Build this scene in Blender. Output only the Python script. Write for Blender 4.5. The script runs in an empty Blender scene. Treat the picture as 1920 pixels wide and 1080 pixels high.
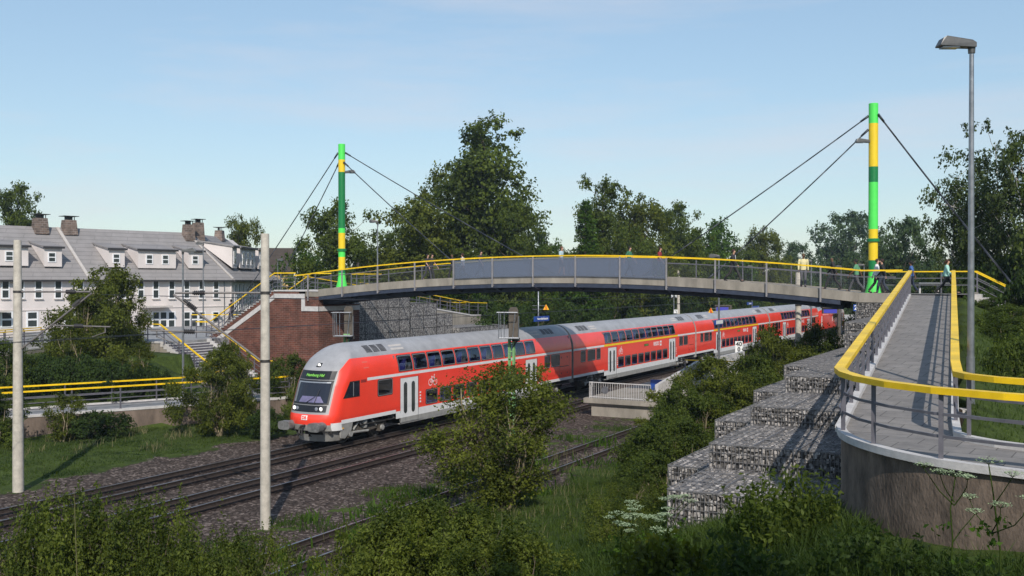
import bpy, math, random
import numpy as np
from math import sin, cos, pi, radians, sqrt, atan2
from mathutils import Vector, Matrix

# ------------------------------------------------------------------ camera, sky, sun, exposure
SC = bpy.context.scene
COL = SC.collection
TH = radians(28.7)          # the tracks run along +Y; the camera looks 28.7 degrees to the left of them
F = 1880.0 / 1920.0
H = 7.6
cam_d = bpy.data.cameras.new('camera')
cam = bpy.data.objects.new('camera', cam_d)
COL.objects.link(cam)
cam_d.sensor_width = 36.0
cam_d.lens = 36.0 * F
cam_d.clip_start = 0.1
cam_d.clip_end = 3000
cam.location = (0, 0, H)
cam.rotation_euler = (radians(90 - 0.366), 0, TH)
SC.camera = cam

SUN_EL = radians(37)
SUN_DIR = Vector((0.57, -0.82, 0)).normalized()       # horizontal direction towards the sun
world = bpy.data.worlds.new("World")
SC.world = world
world.use_nodes = True
wn = world.node_tree.nodes; wl = world.node_tree.links
for n in list(wn): wn.remove(n)
wo = wn.new('ShaderNodeOutputWorld'); bg = wn.new('ShaderNodeBackground'); sky = wn.new('ShaderNodeTexSky')
sky.sky_type = 'NISHITA'; sky.sun_disc = False
sky.sun_elevation = SUN_EL
sky.sun_rotation = atan2(SUN_DIR.x, SUN_DIR.y)
sky.air_density = 1.25; sky.dust_density = 0.3; sky.ozone_density = 2.4; sky.altitude = 20
# thin streaks of high cloud
tc = wn.new('ShaderNodeTexCoord'); mp = wn.new('ShaderNodeMapping'); mp.inputs['Scale'].default_value = (1.0, 1.6, 9.0)
mp.inputs['Rotation'].default_value = (0.05, 0.03, 0.5)
nz = wn.new('ShaderNodeTexNoise'); nz.inputs['Scale'].default_value = 1.7; nz.inputs['Detail'].default_value = 6; nz.inputs['Roughness'].default_value = 0.62
cr = wn.new('ShaderNodeValToRGB'); cr.color_ramp.elements[0].position = 0.47; cr.color_ramp.elements[0].color = (0, 0, 0, 1)
cr.color_ramp.elements[1].position = 0.80; cr.color_ramp.elements[1].color = (0.50, 0.50, 0.50, 1)
mx = wn.new('ShaderNodeMixRGB'); mx.inputs['Color2'].default_value = (7.2, 6.9, 7.3, 1)
wl.new(tc.outputs['Generated'], mp.inputs['Vector']); wl.new(mp.outputs[0], nz.inputs['Vector'])
wl.new(nz.outputs['Fac'], cr.inputs['Fac']); wl.new(cr.outputs['Color'], mx.inputs['Fac'])
pre = wn.new('ShaderNodeMixRGB'); pre.blend_type = 'MULTIPLY'; pre.inputs['Fac'].default_value = 1; pre.inputs['Color2'].default_value = (0.142, 0.145, 0.150, 1)
gam = wn.new('ShaderNodeGamma'); gam.inputs['Gamma'].default_value = 0.62
post = wn.new('ShaderNodeMixRGB'); post.blend_type = 'MULTIPLY'; post.inputs['Fac'].default_value = 1; post.inputs['Color2'].default_value = (6.2, 7.05, 7.7, 1)
wl.new(sky.outputs['Color'], pre.inputs['Color1']); wl.new(pre.outputs[0], gam.inputs['Color']); wl.new(gam.outputs[0], post.inputs['Color1'])
wl.new(post.outputs[0], mx.inputs['Color1']); wl.new(mx.outputs['Color'], bg.inputs['Color'])
bg.inputs['Strength'].default_value = 0.10
wl.new(bg.outputs[0], wo.inputs['Surface'])

sun_d = bpy.data.lights.new('sun', 'SUN')
sun_d.energy = 3.9; sun_d.angle = radians(0.5); sun_d.color = (1.0, 0.93, 0.83)
sun = bpy.data.objects.new('sun', sun_d); COL.objects.link(sun)
sd = Vector((SUN_DIR.x * cos(SUN_EL), SUN_DIR.y * cos(SUN_EL), sin(SUN_EL)))
sun.rotation_euler = sd.to_track_quat('Z', 'Y').to_euler()
sun.location = (30, -40, 60)

SC.view_settings.view_transform = 'Standard'
SC.view_settings.look = 'None'
SC.view_settings.gamma = 1.0
SC.view_settings.exposure = 0.10
SC.render.engine = 'CYCLES'
SC.cycles.max_bounces = 6
SC.cycles.transparent_max_bounces = 12
SC.cycles.use_denoising = True

# ------------------------------------------------------------------ helpers
def tag(o, label=None, cat=None, group=None, kind=None):
    if label: o['label'] = label
    if cat: o['category'] = cat
    if group: o['group'] = group
    if kind: o['kind'] = kind
    return o

ORG = {}
def thing(name, label, cat, loc=(0, 0, 0), group=None):
    o = bpy.data.objects.new(name, None); COL.objects.link(o)
    o.empty_display_size = 0.3
    o.location = loc
    ORG[o.name] = Vector(loc)
    return tag(o, label, cat, group)

def children(o): return list(o.children)
def copy_tree(o, loc=None, rz=None, parent=None, scale=None):
    c = o.copy(); COL.objects.link(c); c.parent = parent
    if loc is not None: c.location = loc
    if rz is not None: c.rotation_euler = (0, 0, rz)
    if scale is not None: c.scale = scale
    for ch in children(o): copy_tree(ch, parent=c)
    return c

class MB:
    def __init__(s): s.v = []; s.f = []; s.m = []; s.cur = 0
    def add(s, vs, fs, m=None):
        b = len(s.v); s.v += [tuple(v) for v in vs]
        for f in fs: s.f.append(tuple(b + i for i in f)); s.m.append(s.cur if m is None else m)
        return s
    def box(s, c, d, rz=0.0, m=None, rot=None):
        x, y, z = d[0] / 2, d[1] / 2, d[2] / 2
        P = [(-x, -y, -z), (x, -y, -z), (x, y, -z), (-x, y, -z), (-x, -y, z), (x, -y, z), (x, y, z), (-x, y, z)]
        if rot is not None: P = [tuple(rot @ Vector(p)) for p in P]
        elif rz: P = [(p[0] * cos(rz) - p[1] * sin(rz), p[0] * sin(rz) + p[1] * cos(rz), p[2]) for p in P]
        P = [(p[0] + c[0], p[1] + c[1], p[2] + c[2]) for p in P]
        return s.add(P, [(0, 3, 2, 1), (4, 5, 6, 7), (0, 1, 5, 4), (1, 2, 6, 5), (2, 3, 7, 6), (3, 0, 4, 7)], m)
    def bb(s, x0, x1, y0, y1, z0, z1, m=None):
        return s.box(((x0 + x1) / 2, (y0 + y1) / 2, (z0 + z1) / 2), (abs(x1 - x0), abs(y1 - y0), abs(z1 - z0)), m=m)
    def tube(s, p0, p1, r0, r1=None, n=8, m=None, caps=True):
        r1 = r0 if r1 is None else r1
        p0 = Vector(p0); p1 = Vector(p1); d = p1 - p0
        if d.length < 1e-6: return s
        q = d.to_track_quat('Z', 'Y')
        vs = []
        for p, r in ((p0, r0), (p1, r1)):
            for i in range(n):
                a = 2 * pi * i / n
                vs.append(p + q @ Vector((r * cos(a), r * sin(a), 0)))
        fs = [(i, (i + 1) % n, n + (i + 1) % n, n + i) for i in range(n)]
        if caps: fs += [tuple(range(n - 1, -1, -1)), tuple(range(n, 2 * n))]
        return s.add(vs, fs, m)
    def path(s, pts, r, n=6, m=None):
        for a, b in zip(pts[:-1], pts[1:]): s.tube(a, b, r, r, n, m)
        return s
    def bar(s, p0, p1, w, h, m=None):
        """rectangular bar along p0-p1, w across (horizontal), h upright"""
        p0 = Vector(p0); p1 = Vector(p1); d = p1 - p0
        if d.length < 1e-6: return s
        t = d.normalized(); side = t.cross(Vector((0, 0, 1)))
        if side.length < 1e-4: side = Vector((1, 0, 0))
        side.normalize(); up = side.cross(t)
        vs = []
        for p in (p0, p1):
            for a, b in ((-1, -1), (1, -1), (1, 1), (-1, 1)): vs.append(p + side * a * w / 2 + up * b * h / 2)
        return s.add(vs, [(0, 1, 2, 3), (7, 6, 5, 4), (0, 4, 5, 1), (1, 5, 6, 2), (2, 6, 7, 3), (3, 7, 4, 0)], m)
    def ribbon(s, pts, w, h, m=None):
        """mitred rectangular rail through pts"""
        pts = [Vector(p) for p in pts]; n = len(pts); vs = []
        for i, p in enumerate(pts):
            t = Vector((0, 0, 0))
            if i > 0: t += (p - pts[i - 1]).normalized()
            if i < n - 1: t += (pts[i + 1] - p).normalized()
            t.normalize(); side = t.cross(Vector((0, 0, 1))).normalized()
            k = 1.0
            if 0 < i < n - 1:
                k = 1.0 / max(0.5, t.dot((pts[i + 1] - p).normalized()))
            for a, b in ((-1, -1), (1, -1), (1, 1), (-1, 1)): vs.append(p + side * a * w / 2 * k + Vector((0, 0, b * h / 2)))
        fs = []
        for i in range(n - 1):
            o = 4 * i
            for j in range(4): fs.append((o + j, o + 4 + j, o + 4 + (j + 1) % 4, o + (j + 1) % 4))
        fs += [(0, 1, 2, 3), (4 * n - 1, 4 * n - 2, 4 * n - 3, 4 * n - 4)]
        return s.add(vs, fs, m)
    def prism(s, pts, vec, m=None):
        """extrude a planar polygon along vec"""
        n = len(pts); vec = Vector(vec); A = [Vector(p) for p in pts]; B = [p + vec for p in A]
        return s.add(A + B, [tuple(range(n - 1, -1, -1)), tuple(range(n, 2 * n))] + [(i, (i + 1) % n, n + (i + 1) % n, n + i) for i in range(n)], m)
    def lathe(s, prof, c=(0, 0, 0), n=16, m=None, axis='Z'):
        vs = []
        for r, z in prof:
            for i in range(n):
                a = 2 * pi * i / n
                if axis == 'Z': vs.append((c[0] + r * cos(a), c[1] + r * sin(a), c[2] + z))
                elif axis == 'X': vs.append((c[0] + z, c[1] + r * cos(a), c[2] + r * sin(a)))
                else: vs.append((c[0] + r * sin(a), c[1] + z, c[2] + r * cos(a)))
        fs = []
        for k in range(len(prof) - 1):
            for i in range(n): fs.append((k * n + i, k * n + (i + 1) % n, (k + 1) * n + (i + 1) % n, (k + 1) * n + i))
        fs += [tuple(range(n - 1, -1, -1)), tuple(range((len(prof) - 1) * n, len(prof) * n))]
        return s.add(vs, fs, m)
    def build(s, name, mats, parent=None, smooth=False, origin=None, auto=None):
        me = bpy.data.meshes.new(name)
        if parent is not None:
            off = ORG[parent.name]
        else:
            off = Vector(origin) if origin is not None else Vector((0, 0, 0))
        vv = np.array(s.v, dtype=np.float64).reshape(-1, 3) - np.array(off)
        me.from_pydata([tuple(x) for x in vv], [], s.f)
        if not isinstance(mats, (list, tuple)): mats = [mats]
        for mm in mats: me.materials.append(mm)
        if len(mats) > 1:
            me.polygons.foreach_set('material_index', s.m)
        if smooth:
            me.polygons.foreach_set('use_smooth', [True] * len(me.polygons))
        me.validate(verbose=False)
        me.update()
        o = bpy.data.objects.new(name, me); COL.objects.link(o)
        if parent is not None: o.parent = parent
        else: o.location = off
        ORG[o.name] = off.copy()
        if smooth and auto:
            me.set_sharp_from_angle(angle=radians(auto))
        return o

# ------------------------------------------------------------------ materials
def node_mat(name):
    m = bpy.data.materials.new(name); m.use_nodes = True
    nt = m.node_tree; b = nt.nodes['Principled BSDF']
    return m, nt, nt.nodes, nt.links, b

def mat(name, col, rough=0.6, metal=0.0, var=0.12, scale=3.0, bump=0.0, bscale=40.0, stretch=None, col2=None, coat=0.0, spec=None):
    m, nt, N, L, b = node_mat(name)
    b.inputs['Roughness'].default_value = rough; b.inputs['Metallic'].default_value = metal
    if coat: b.inputs['Coat Weight'].default_value = coat; b.inputs['Coat Roughness'].default_value = 0.08
    if spec is not None: b.inputs['Specular IOR Level'].default_value = spec
    c = N.new('ShaderNodeTexCoord'); mp = N.new('ShaderNodeMapping')
    if stretch: mp.inputs['Scale'].default_value = stretch
    L.new(c.outputs['Object'], mp.inputs['Vector'])
    n = N.new('ShaderNodeTexNoise'); n.inputs['Scale'].default_value = scale; n.inputs['Detail'].default_value = 7; n.inputs['Roughness'].default_value = 0.65
    L.new(mp.outputs[0], n.inputs['Vector'])
    r = N.new('ShaderNodeValToRGB')
    a = col2 if col2 else tuple(max(0, x * (1 - var * 1.6)) for x in col)
    z = tuple(min(1, x * (1 + var)) for x in col)
    r.color_ramp.elements[0].position = 0.3; r.color_ramp.elements[0].color = (*a, 1)
    r.color_ramp.elements[1].position = 0.68; r.color_ramp.elements[1].color = (*z, 1)
    L.new(n.outputs['Fac'], r.inputs['Fac']); L.new(r.outputs['Color'], b.inputs['Base Color'])
    if bump:
        n2 = N.new('ShaderNodeTexNoise'); n2.inputs['Scale'].default_value = bscale; n2.inputs['Detail'].default_value = 4
        L.new(mp.outputs[0], n2.inputs['Vector'])
        bp = N.new('ShaderNodeBump'); bp.inputs['Strength'].default_value = bump; bp.inputs['Distance'].default_value = 0.02
        L.new(n2.outputs['Fac'], bp.inputs['Height']); L.new(bp.outputs[0], b.inputs['Normal'])
    return m

def emis(name, col, strength, base=(0.02, 0.02, 0.02)):
    m, nt, N, L, b = node_mat(name)
    b.inputs['Base Color'].default_value = (*base, 1)
    b.inputs['Emission Color'].default_value = (*col, 1); b.inputs['Emission Strength'].default_value = strength
    return m

def leafmat(name, c1, c2, transl=0.40):
    m, nt, N, L, b = node_mat(name)
    g = N.new('ShaderNodeNewGeometry'); r = N.new('ShaderNodeValToRGB')
    r.color_ramp.elements[0].color = (*c1, 1); r.color_ramp.elements[1].color = (*c2, 1)
    c = N.new('ShaderNodeTexCoord'); n = N.new('ShaderNodeTexNoise'); n.inputs['Scale'].default_value = 0.55; n.inputs['Detail'].default_value = 2
    L.new(c.outputs['Object'], n.inputs['Vector'])
    ad = N.new('ShaderNodeMath'); ad.operation = 'MULTIPLY_ADD'; ad.inputs[1].default_value = 0.55; 
    sb = N.new('ShaderNodeMath'); sb.operation = 'MULTIPLY_ADD'; sb.inputs[1].default_value = 1.9; sb.inputs[2].default_value = -0.72
    L.new(n.outputs['Fac'], sb.inputs[0]); L.new(g.outputs['Random Per Island'], ad.inputs[0]); L.new(sb.outputs[0], ad.inputs[2])
    L.new(ad.outputs[0], r.inputs['Fac']); L.new(r.outputs['Color'], b.inputs['Base Color'])
    b.inputs['Roughness'].default_value = 0.6; b.inputs['Specular IOR Level'].default_value = 0.16
    t = N.new('ShaderNodeBsdfTranslucent'); mixs = N.new('ShaderNodeMixShader'); mixs.inputs[0].default_value = transl
    hs = N.new('ShaderNodeHueSaturation'); hs.inputs['Value'].default_value = 1.5; hs.inputs['Saturation'].default_value = 1.1
    L.new(r.outputs['Color'], hs.inputs['Color']); L.new(hs.outputs[0], t.inputs['Color'])
    L.new(b.outputs[0], mixs.inputs[1]); L.new(t.outputs[0], mixs.inputs[2])
    L.new(mixs.outputs[0], N['Material Output'].inputs['Surface'])
    return m

M = {}
M['yellow'] = mat('yellow_paint', (0.86, 0.55, 0.006), 0.45, var=0.16, scale=1.2, bump=0.06, bscale=60)
M['post_l'] = mat('light_grey_painted_post', (0.28, 0.265, 0.27), 0.5, 0.1, var=0.12, scale=4)
M['rail_grey'] = mat('grey_painted_steel', (0.15, 0.145, 0.17), 0.5, 0.3, var=0.15, scale=4)
M['galv'] = mat('galvanised_steel', (0.30, 0.31, 0.33), 0.38, 0.75, var=0.2, scale=5)
M['lamp'] = mat('lamp_housing_metal', (0.10, 0.10, 0.10), 0.45, 0.5, var=0.2)
M['lens'] = mat('lamp_lens_glass', (0.25, 0.28, 0.32), 0.15, var=0.05)
M['conc'] = mat('weathered_concrete', (0.285, 0.255, 0.215), 0.85, var=0.22, scale=1.3, bump=0.35, bscale=30, stretch=(1, 1, 0.35))
M['conc_l'] = mat('pale_concrete', (0.52, 0.50, 0.49), 0.85, var=0.12, scale=4, bump=0.35, bscale=60)
M['conc_dk'] = mat('stained_concrete', (0.165, 0.125, 0.10), 0.9, var=0.34, scale=1.6, bump=0.6, bscale=14, stretch=(1, 1, 0.35))
M['conc_wall'] = mat('rough_dirty_concrete', (0.150, 0.112, 0.086), 0.92, var=0.45, scale=2.4, bump=1.0, bscale=22, stretch=(1, 1, 0.45), col2=(0.050, 0.038, 0.030))
M['pole'] = mat('cast_concrete_mast', (0.47, 0.43, 0.37), 0.85, var=0.15, scale=5, bump=0.4, bscale=30)
M['navy'] = mat('navy_painted_steel', (0.035, 0.045, 0.075), 0.6, 0.1, var=0.2)
M['tube'] = mat('weathered_bracket_tube', (0.17, 0.155, 0.15), 0.6, 0.1, var=0.2, scale=8)
M['green_l'] = mat('light_green_paint', (0.085, 0.72, 0.10), 0.4, var=0.04)
M['green_d'] = mat('dark_green_paint', (0.006, 0.185, 0.05), 0.4, var=0.06)
M['yel_m'] = mat('golden_yellow_paint', (0.80, 0.56, 0.015), 0.4, var=0.05)
M['cable'] = mat('dark_steel_cable', (0.05, 0.055, 0.07), 0.5, 0.4)
M['red'] = mat('red_coach_paint', (0.92, 0.056, 0.028), 0.33, var=0.05, scale=0.8, coat=0.5)
M['white'] = mat('white_coach_paint', (0.72, 0.72, 0.72), 0.4, var=0.05)
M['roof'] = mat('grey_coach_roof', (0.33, 0.33, 0.345), 0.5, var=0.12, scale=1.5)
M['skirt'] = mat('grey_coach_skirt', (0.30, 0.295, 0.28), 0.6, var=0.15)
M['front_grey'] = mat('grey_cab_front', (0.27, 0.27, 0.275), 0.45, var=0.05)
M['black'] = mat('black_plastic', (0.012, 0.012, 0.014), 0.3, var=0.1)
M['dark'] = mat('dark_grey_steel', (0.045, 0.042, 0.04), 0.6, 0.2, var=0.3, scale=6)
M['bogie'] = mat('dusty_bogie_steel', (0.10, 0.085, 0.07), 0.75, 0.2, var=0.4, scale=5)
M['frame'] = mat('aluminium_window_frame', (0.42, 0.43, 0.45), 0.35, 0.6, var=0.05)
M['gasket'] = mat('black_window_gasket', (0.015, 0.015, 0.017), 0.5, var=0.05)
M['seat'] = mat('blue_seat_fabric', (0.030, 0.032, 0.20), 0.9, var=0.15, scale=8)
M['seat_back'] = mat('grey_seat_shell', (0.22, 0.20, 0.19), 0.6, var=0.1)
M['inner'] = mat('coach_interior_panel', (0.20, 0.19, 0.20), 0.7, var=0.1)
M['yel_t'] = mat('first_class_yellow_stripe', (0.88, 0.62, 0.008), 0.4, var=0.04)
M['rust'] = mat('rusty_rail_steel', (0.050, 0.036, 0.030), 0.8, 0.2, var=0.3, scale=9)
M['railtop'] = mat('polished_rail_head', (0.33, 0.33, 0.36), 0.3, 0.85, var=0.1)
M['buffer'] = mat('grey_buffer_steel', (0.22, 0.215, 0.21), 0.55, 0.4, var=0.25, scale=6)
M['signgreen'] = mat('pale_green_signal_post', (0.20, 0.40, 0.16), 0.6, var=0.2, scale=6)
M['signback'] = mat('brown_grey_signal_board', (0.085, 0.070, 0.055), 0.75, var=0.2, scale=4)
M['blue'] = mat('blue_sign_enamel', (0.012, 0.06, 0.30), 0.4, var=0.05)
M['wsign'] = mat('white_sign_enamel', (0.75, 0.75, 0.74), 0.5, var=0.04)
M['wtext'] = mat('white_lettering', (0.8, 0.8, 0.8), 0.5, var=0.02)
M['btext'] = mat('black_lettering', (0.02, 0.02, 0.02), 0.5, var=0.02)
M['orange'] = mat('warning_yellow_orange', (0.85, 0.42, 0.01), 0.5, var=0.03)
M['redp'] = mat('red_symbol_paint', (0.6, 0.03, 0.01), 0.5, var=0.03)
M['screen'] = emis('blue_display_screen', (0.05, 0.05, 0.75), 0.55)
M['led'] = emis('green_led_text', (0.35, 1.0, 0.12), 0.75)
M['headlamp'] = emis('lit_headlamp', (1.0, 0.95, 0.8), 1.3, (0.8, 0.8, 0.8))
M['taillens'] = mat('unlit_lamp_lens', (0.25, 0.27, 0.33), 0.1, var=0.05)
M['plaster'] = mat('pale_house_plaster', (0.66, 0.60, 0.58), 0.9, var=0.06, scale=0.7, bump=0.1)
M['wframe'] = mat('white_window_frame', (0.80, 0.80, 0.82), 0.5, var=0.02)
M['wpane'] = mat('dark_window_pane', (0.045, 0.055, 0.055), 0.12, var=0.25, scale=1.5)
M['gutter'] = mat('dark_eaves_gutter', (0.03, 0.028, 0.03), 0.6, var=0.1)
M['flash'] = mat('pale_roof_flashing', (0.50, 0.46, 0.43), 0.7, var=0.08)
M['broof'] = mat('brown_tiled_roof', (0.060, 0.045, 0.035), 0.9, var=0.2, scale=2)
M['ochre'] = mat('ochre_house_plaster', (0.62, 0.43, 0.20), 0.9, var=0.08)
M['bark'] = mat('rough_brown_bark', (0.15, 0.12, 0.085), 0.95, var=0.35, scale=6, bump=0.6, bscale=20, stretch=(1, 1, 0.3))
M['bark_l'] = mat('pale_tan_bark', (0.27, 0.22, 0.14), 0.95, var=0.3, scale=8, bump=0.5, bscale=25, stretch=(1, 1, 0.3))  # tan bark, paler than the rough brown one
M['birchbark'] = mat('white_birch_bark', (0.50, 0.48, 0.45), 0.85, var=0.5, scale=7, bump=0.3, col2=(0.10, 0.09, 0.08), stretch=(1, 1, 2.5))
M['leaf_a'] = leafmat('leaf_dark_green', (0.024, 0.043, 0.008), (0.130, 0.170, 0.026))
M['leaf_b'] = leafmat('leaf_olive', (0.030, 0.045, 0.008), (0.160, 0.185, 0.024))
M['leaf_c'] = leafmat('leaf_fresh_green', (0.018, 0.045, 0.006), (0.085, 0.155, 0.016))
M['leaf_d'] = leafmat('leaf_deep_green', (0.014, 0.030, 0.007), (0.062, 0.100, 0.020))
M['leaf_f'] = leafmat('leaf_far_haze_tint', (0.030, 0.058, 0.026), (0.105, 0.155, 0.060))  # bluish haze of distance put into the far leaf colour
M['leaf_g'] = leafmat('leaf_birch', (0.024, 0.042, 0.012), (0.105, 0.140, 0.038))
M['leaf_h'] = leafmat('leaf_olive_bright', (0.030, 0.045, 0.008), (0.175, 0.200, 0.028))
M['leaf_e'] = leafmat('leaf_bright_yellow_green', (0.030, 0.050, 0.009), (0.165, 0.200, 0.030))
M['grass'] = leafmat('grass_blade', (0.020, 0.042, 0.007), (0.066, 0.102, 0.018), 0.3)
M['straw'] = leafmat('dry_grass_stalk', (0.11, 0.11, 0.05), (0.24, 0.22, 0.11), 0.3)
M['umbel'] = leafmat('pale_green_umbel', (0.25, 0.34, 0.18), (0.48, 0.56, 0.36), 0.2)

def glass(name, tint, fac_transp, rough=0.03):
    m, nt, N, L, b = node_mat(name)
    N.remove(b)
    t = N.new('ShaderNodeBsdfTransparent'); t.inputs[0].default_value = (*tint, 1)
    g = N.new('ShaderNodeBsdfGlossy'); g.inputs['Roughness'].default_value = rough; g.inputs['Color'].default_value = (0.85, 0.9, 1, 1)
    lw = N.new('ShaderNodeLayerWeight'); lw.inputs['Blend'].default_value = 0.28
    mr = N.new('ShaderNodeMapRange'); mr.inputs['To Min'].default_value = 0.05; mr.inputs['To Max'].default_value = fac_transp
    L.new(lw.outputs['Facing'], mr.inputs['Value'])
    mxx = N.new('ShaderNodeMixShader'); L.new(mr.outputs[0], mxx.inputs[0])
    L.new(t.outputs[0], mxx.inputs[1]); L.new(g.outputs[0], mxx.inputs[2])
    L.new(mxx.outputs[0], N['Material Output'].inputs['Surface'])
    return m
M['glass'] = glass('coach_window_glass', (0.62, 0.64, 0.72), 0.32)

def screen_glass():
    m, nt, N, L, b = node_mat('smoked_blue_parapet_panel')
    b.inputs['Base Color'].default_value = (0.17, 0.195, 0.25, 1); b.inputs['Roughness'].default_value = 0.35
    t = N.new('ShaderNodeBsdfTransparent'); t.inputs[0].default_value = (0.8, 0.85, 0.95, 1)
    mxx = N.new('ShaderNodeMixShader'); mxx.inputs[0].default_value = 0.54
    L.new(t.outputs[0], mxx.inputs[1]); L.new(b.outputs[0], mxx.inputs[2])
    L.new(mxx.outputs[0], N['Material Output'].inputs['Surface'])
    return m
M['parapet'] = screen_glass()

def netting():
    m, nt, N, L, b = node_mat('fine_wire_netting')
    b.inputs['Base Color'].default_value = (0.10, 0.10, 0.11, 1); b.inputs['Roughness'].default_value = 0.5; b.inputs['Metallic'].default_value = 0.3
    t = N.new('ShaderNodeBsdfTransparent')
    c = N.new('ShaderNodeTexCoord'); sx = N.new('ShaderNodeSeparateXYZ'); L.new(c.outputs['Object'], sx.inputs[0])
    outs = []
    ad = N.new('ShaderNodeMath'); ad.operation = 'ADD'; L.new(sx.outputs['X'], ad.inputs[0]); L.new(sx.outputs['Y'], ad.inputs[1])
    for src in (ad.outputs[0], sx.outputs['Z']):
        mu = N.new('ShaderNodeMath'); mu.operation = 'MULTIPLY'; mu.inputs[1].default_value = 1 / 0.09; L.new(src, mu.inputs[0])
        fr = N.new('ShaderNodeMath'); fr.operation = 'FRACT'; L.new(mu.outputs[0], fr.inputs[0])
        lt = N.new('ShaderNodeMath'); lt.operation = 'LESS_THAN'; lt.inputs[1].default_value = 0.045; L.new(fr.outputs[0], lt.inputs[0])
        outs.append(lt.outputs[0])
    mxm = N.new('ShaderNodeMath'); mxm.operation = 'MAXIMUM'; L.new(outs[0], mxm.inputs[0]); L.new(outs[1], mxm.inputs[1])
    mxx = N.new('ShaderNodeMixShader'); L.new(mxm.outputs[0], mxx.inputs[0])
    L.new(t.outputs[0], mxx.inputs[1]); L.new(b.outputs[0], mxx.inputs[2])
    L.new(mxx.outputs[0], N['Material Output'].inputs['Surface'])
    return m
M['net'] = netting()

def stonemat(name, scale, dark=(0.035, 0.033, 0.035), light=(0.40, 0.38, 0.37), dist=0.05, flat=False, gap=0.10):
    m, nt, N, L, b = node_mat(name)
    c = N.new('ShaderNodeTexCoord'); mp = N.new('ShaderNodeMapping'); mp.inputs['Scale'].default_value = (1, 1, 0.75)
    L.new(c.outputs['Object'], mp.inputs['Vector'])
    v = N.new('ShaderNodeTexVoronoi'); v.inputs['Scale'].default_value = scale; v.inputs['Randomness'].default_value = 1.0
    v2 = N.new('ShaderNodeTexVoronoi'); v2.feature = 'DISTANCE_TO_EDGE'; v2.inputs['Scale'].default_value = scale
    L.new(mp.outputs[0], v.inputs['Vector']); L.new(mp.outputs[0], v2.inputs['Vector'])
    bw = N.new('ShaderNodeSeparateColor'); L.new(v.outputs['Color'], bw.inputs[0])
    r = N.new('ShaderNodeValToRGB'); r.color_ramp.elements[0].color = (*[x * 2.2 for x in dark], 1); r.color_ramp.elements[1].color = (*light, 1)
    r.color_ramp.elements[0].position = 0.15
    L.new(bw.outputs[0], r.inputs['Fac'])
    r2 = N.new('ShaderNodeValToRGB'); r2.color_ramp.elements[0].position = gap * 0.3; r2.color_ramp.elements[1].position = gap
    L.new(v2.outputs['Distance'], r2.inputs['Fac'])
    mxx = N.new('ShaderNodeMixRGB'); mxx.inputs['Color1'].default_value = (*dark, 1)
    L.new(r2.outputs['Color'], mxx.inputs['Fac']); L.new(r.outputs['Color'], mxx.inputs['Color2'])
    L.new(mxx.outputs[0], b.inputs['Base Color']); b.inputs['Roughness'].default_value = 0.85
    bp = N.new('ShaderNodeBump'); bp.inputs['Strength'].default_value = 0.9; bp.inputs['Distance'].default_value = dist
    mm = N.new('ShaderNodeMath'); mm.operation = 'MINIMUM'; mm.inputs[1].default_value = 0.2; L.new(v2.outputs['Distance'], mm.inputs[0])
    L.new(mm.outputs[0], bp.inputs['Height']); L.new(bp.outputs[0], b.inputs['Normal'])
    return m
M['gabion_far'] = stonemat('gabion_stone_fill_far', 13.0, light=(0.44, 0.42, 0.40), dist=0.03)
def rockmat():
    m, nt, N, L, b = node_mat('loose_grey_stone')
    g = N.new('ShaderNodeNewGeometry'); r = N.new('ShaderNodeValToRGB')
    r.color_ramp.elements[0].color = (0.07, 0.065, 0.06, 1); r.color_ramp.elements[1].color = (0.46, 0.43, 0.41, 1)
    c = N.new('ShaderNodeTexCoord'); n = N.new('ShaderNodeTexNoise'); n.inputs['Scale'].default_value = 30
    L.new(c.outputs['Object'], n.inputs['Vector'])
    mxx = N.new('ShaderNodeMixRGB'); mxx.blend_type = 'MULTIPLY'; mxx.inputs['Fac'].default_value = 0.6
    L.new(g.outputs['Random Per Island'], r.inputs['Fac']); L.new(r.outputs['Color'], mxx.inputs['Color1'])
    L.new(n.outputs['Fac'], mxx.inputs['Color2']); 
    mul = N.new('ShaderNodeMixRGB'); mul.blend_type = 'MULTIPLY'; mul.inputs['Fac'].default_value = 1; mul.inputs['Color2'].default_value = (1.5, 1.5, 1.5, 1)
    L.new(mxx.outputs[0], mul.inputs['Color1'])
    L.new(mul.outputs[0], b.inputs['Base Color']); b.inputs['Roughness'].default_value = 0.85
    return m
M['wirem'] = mat('dull_zinc_wire', (0.16, 0.155, 0.16), 0.55, 0.1, var=0.1)
M['rock'] = rockmat()
M['rockbed'] = mat('stone_chips_between_rocks', (0.17, 0.16, 0.155), 0.9, var=0.4, scale=25)

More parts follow.
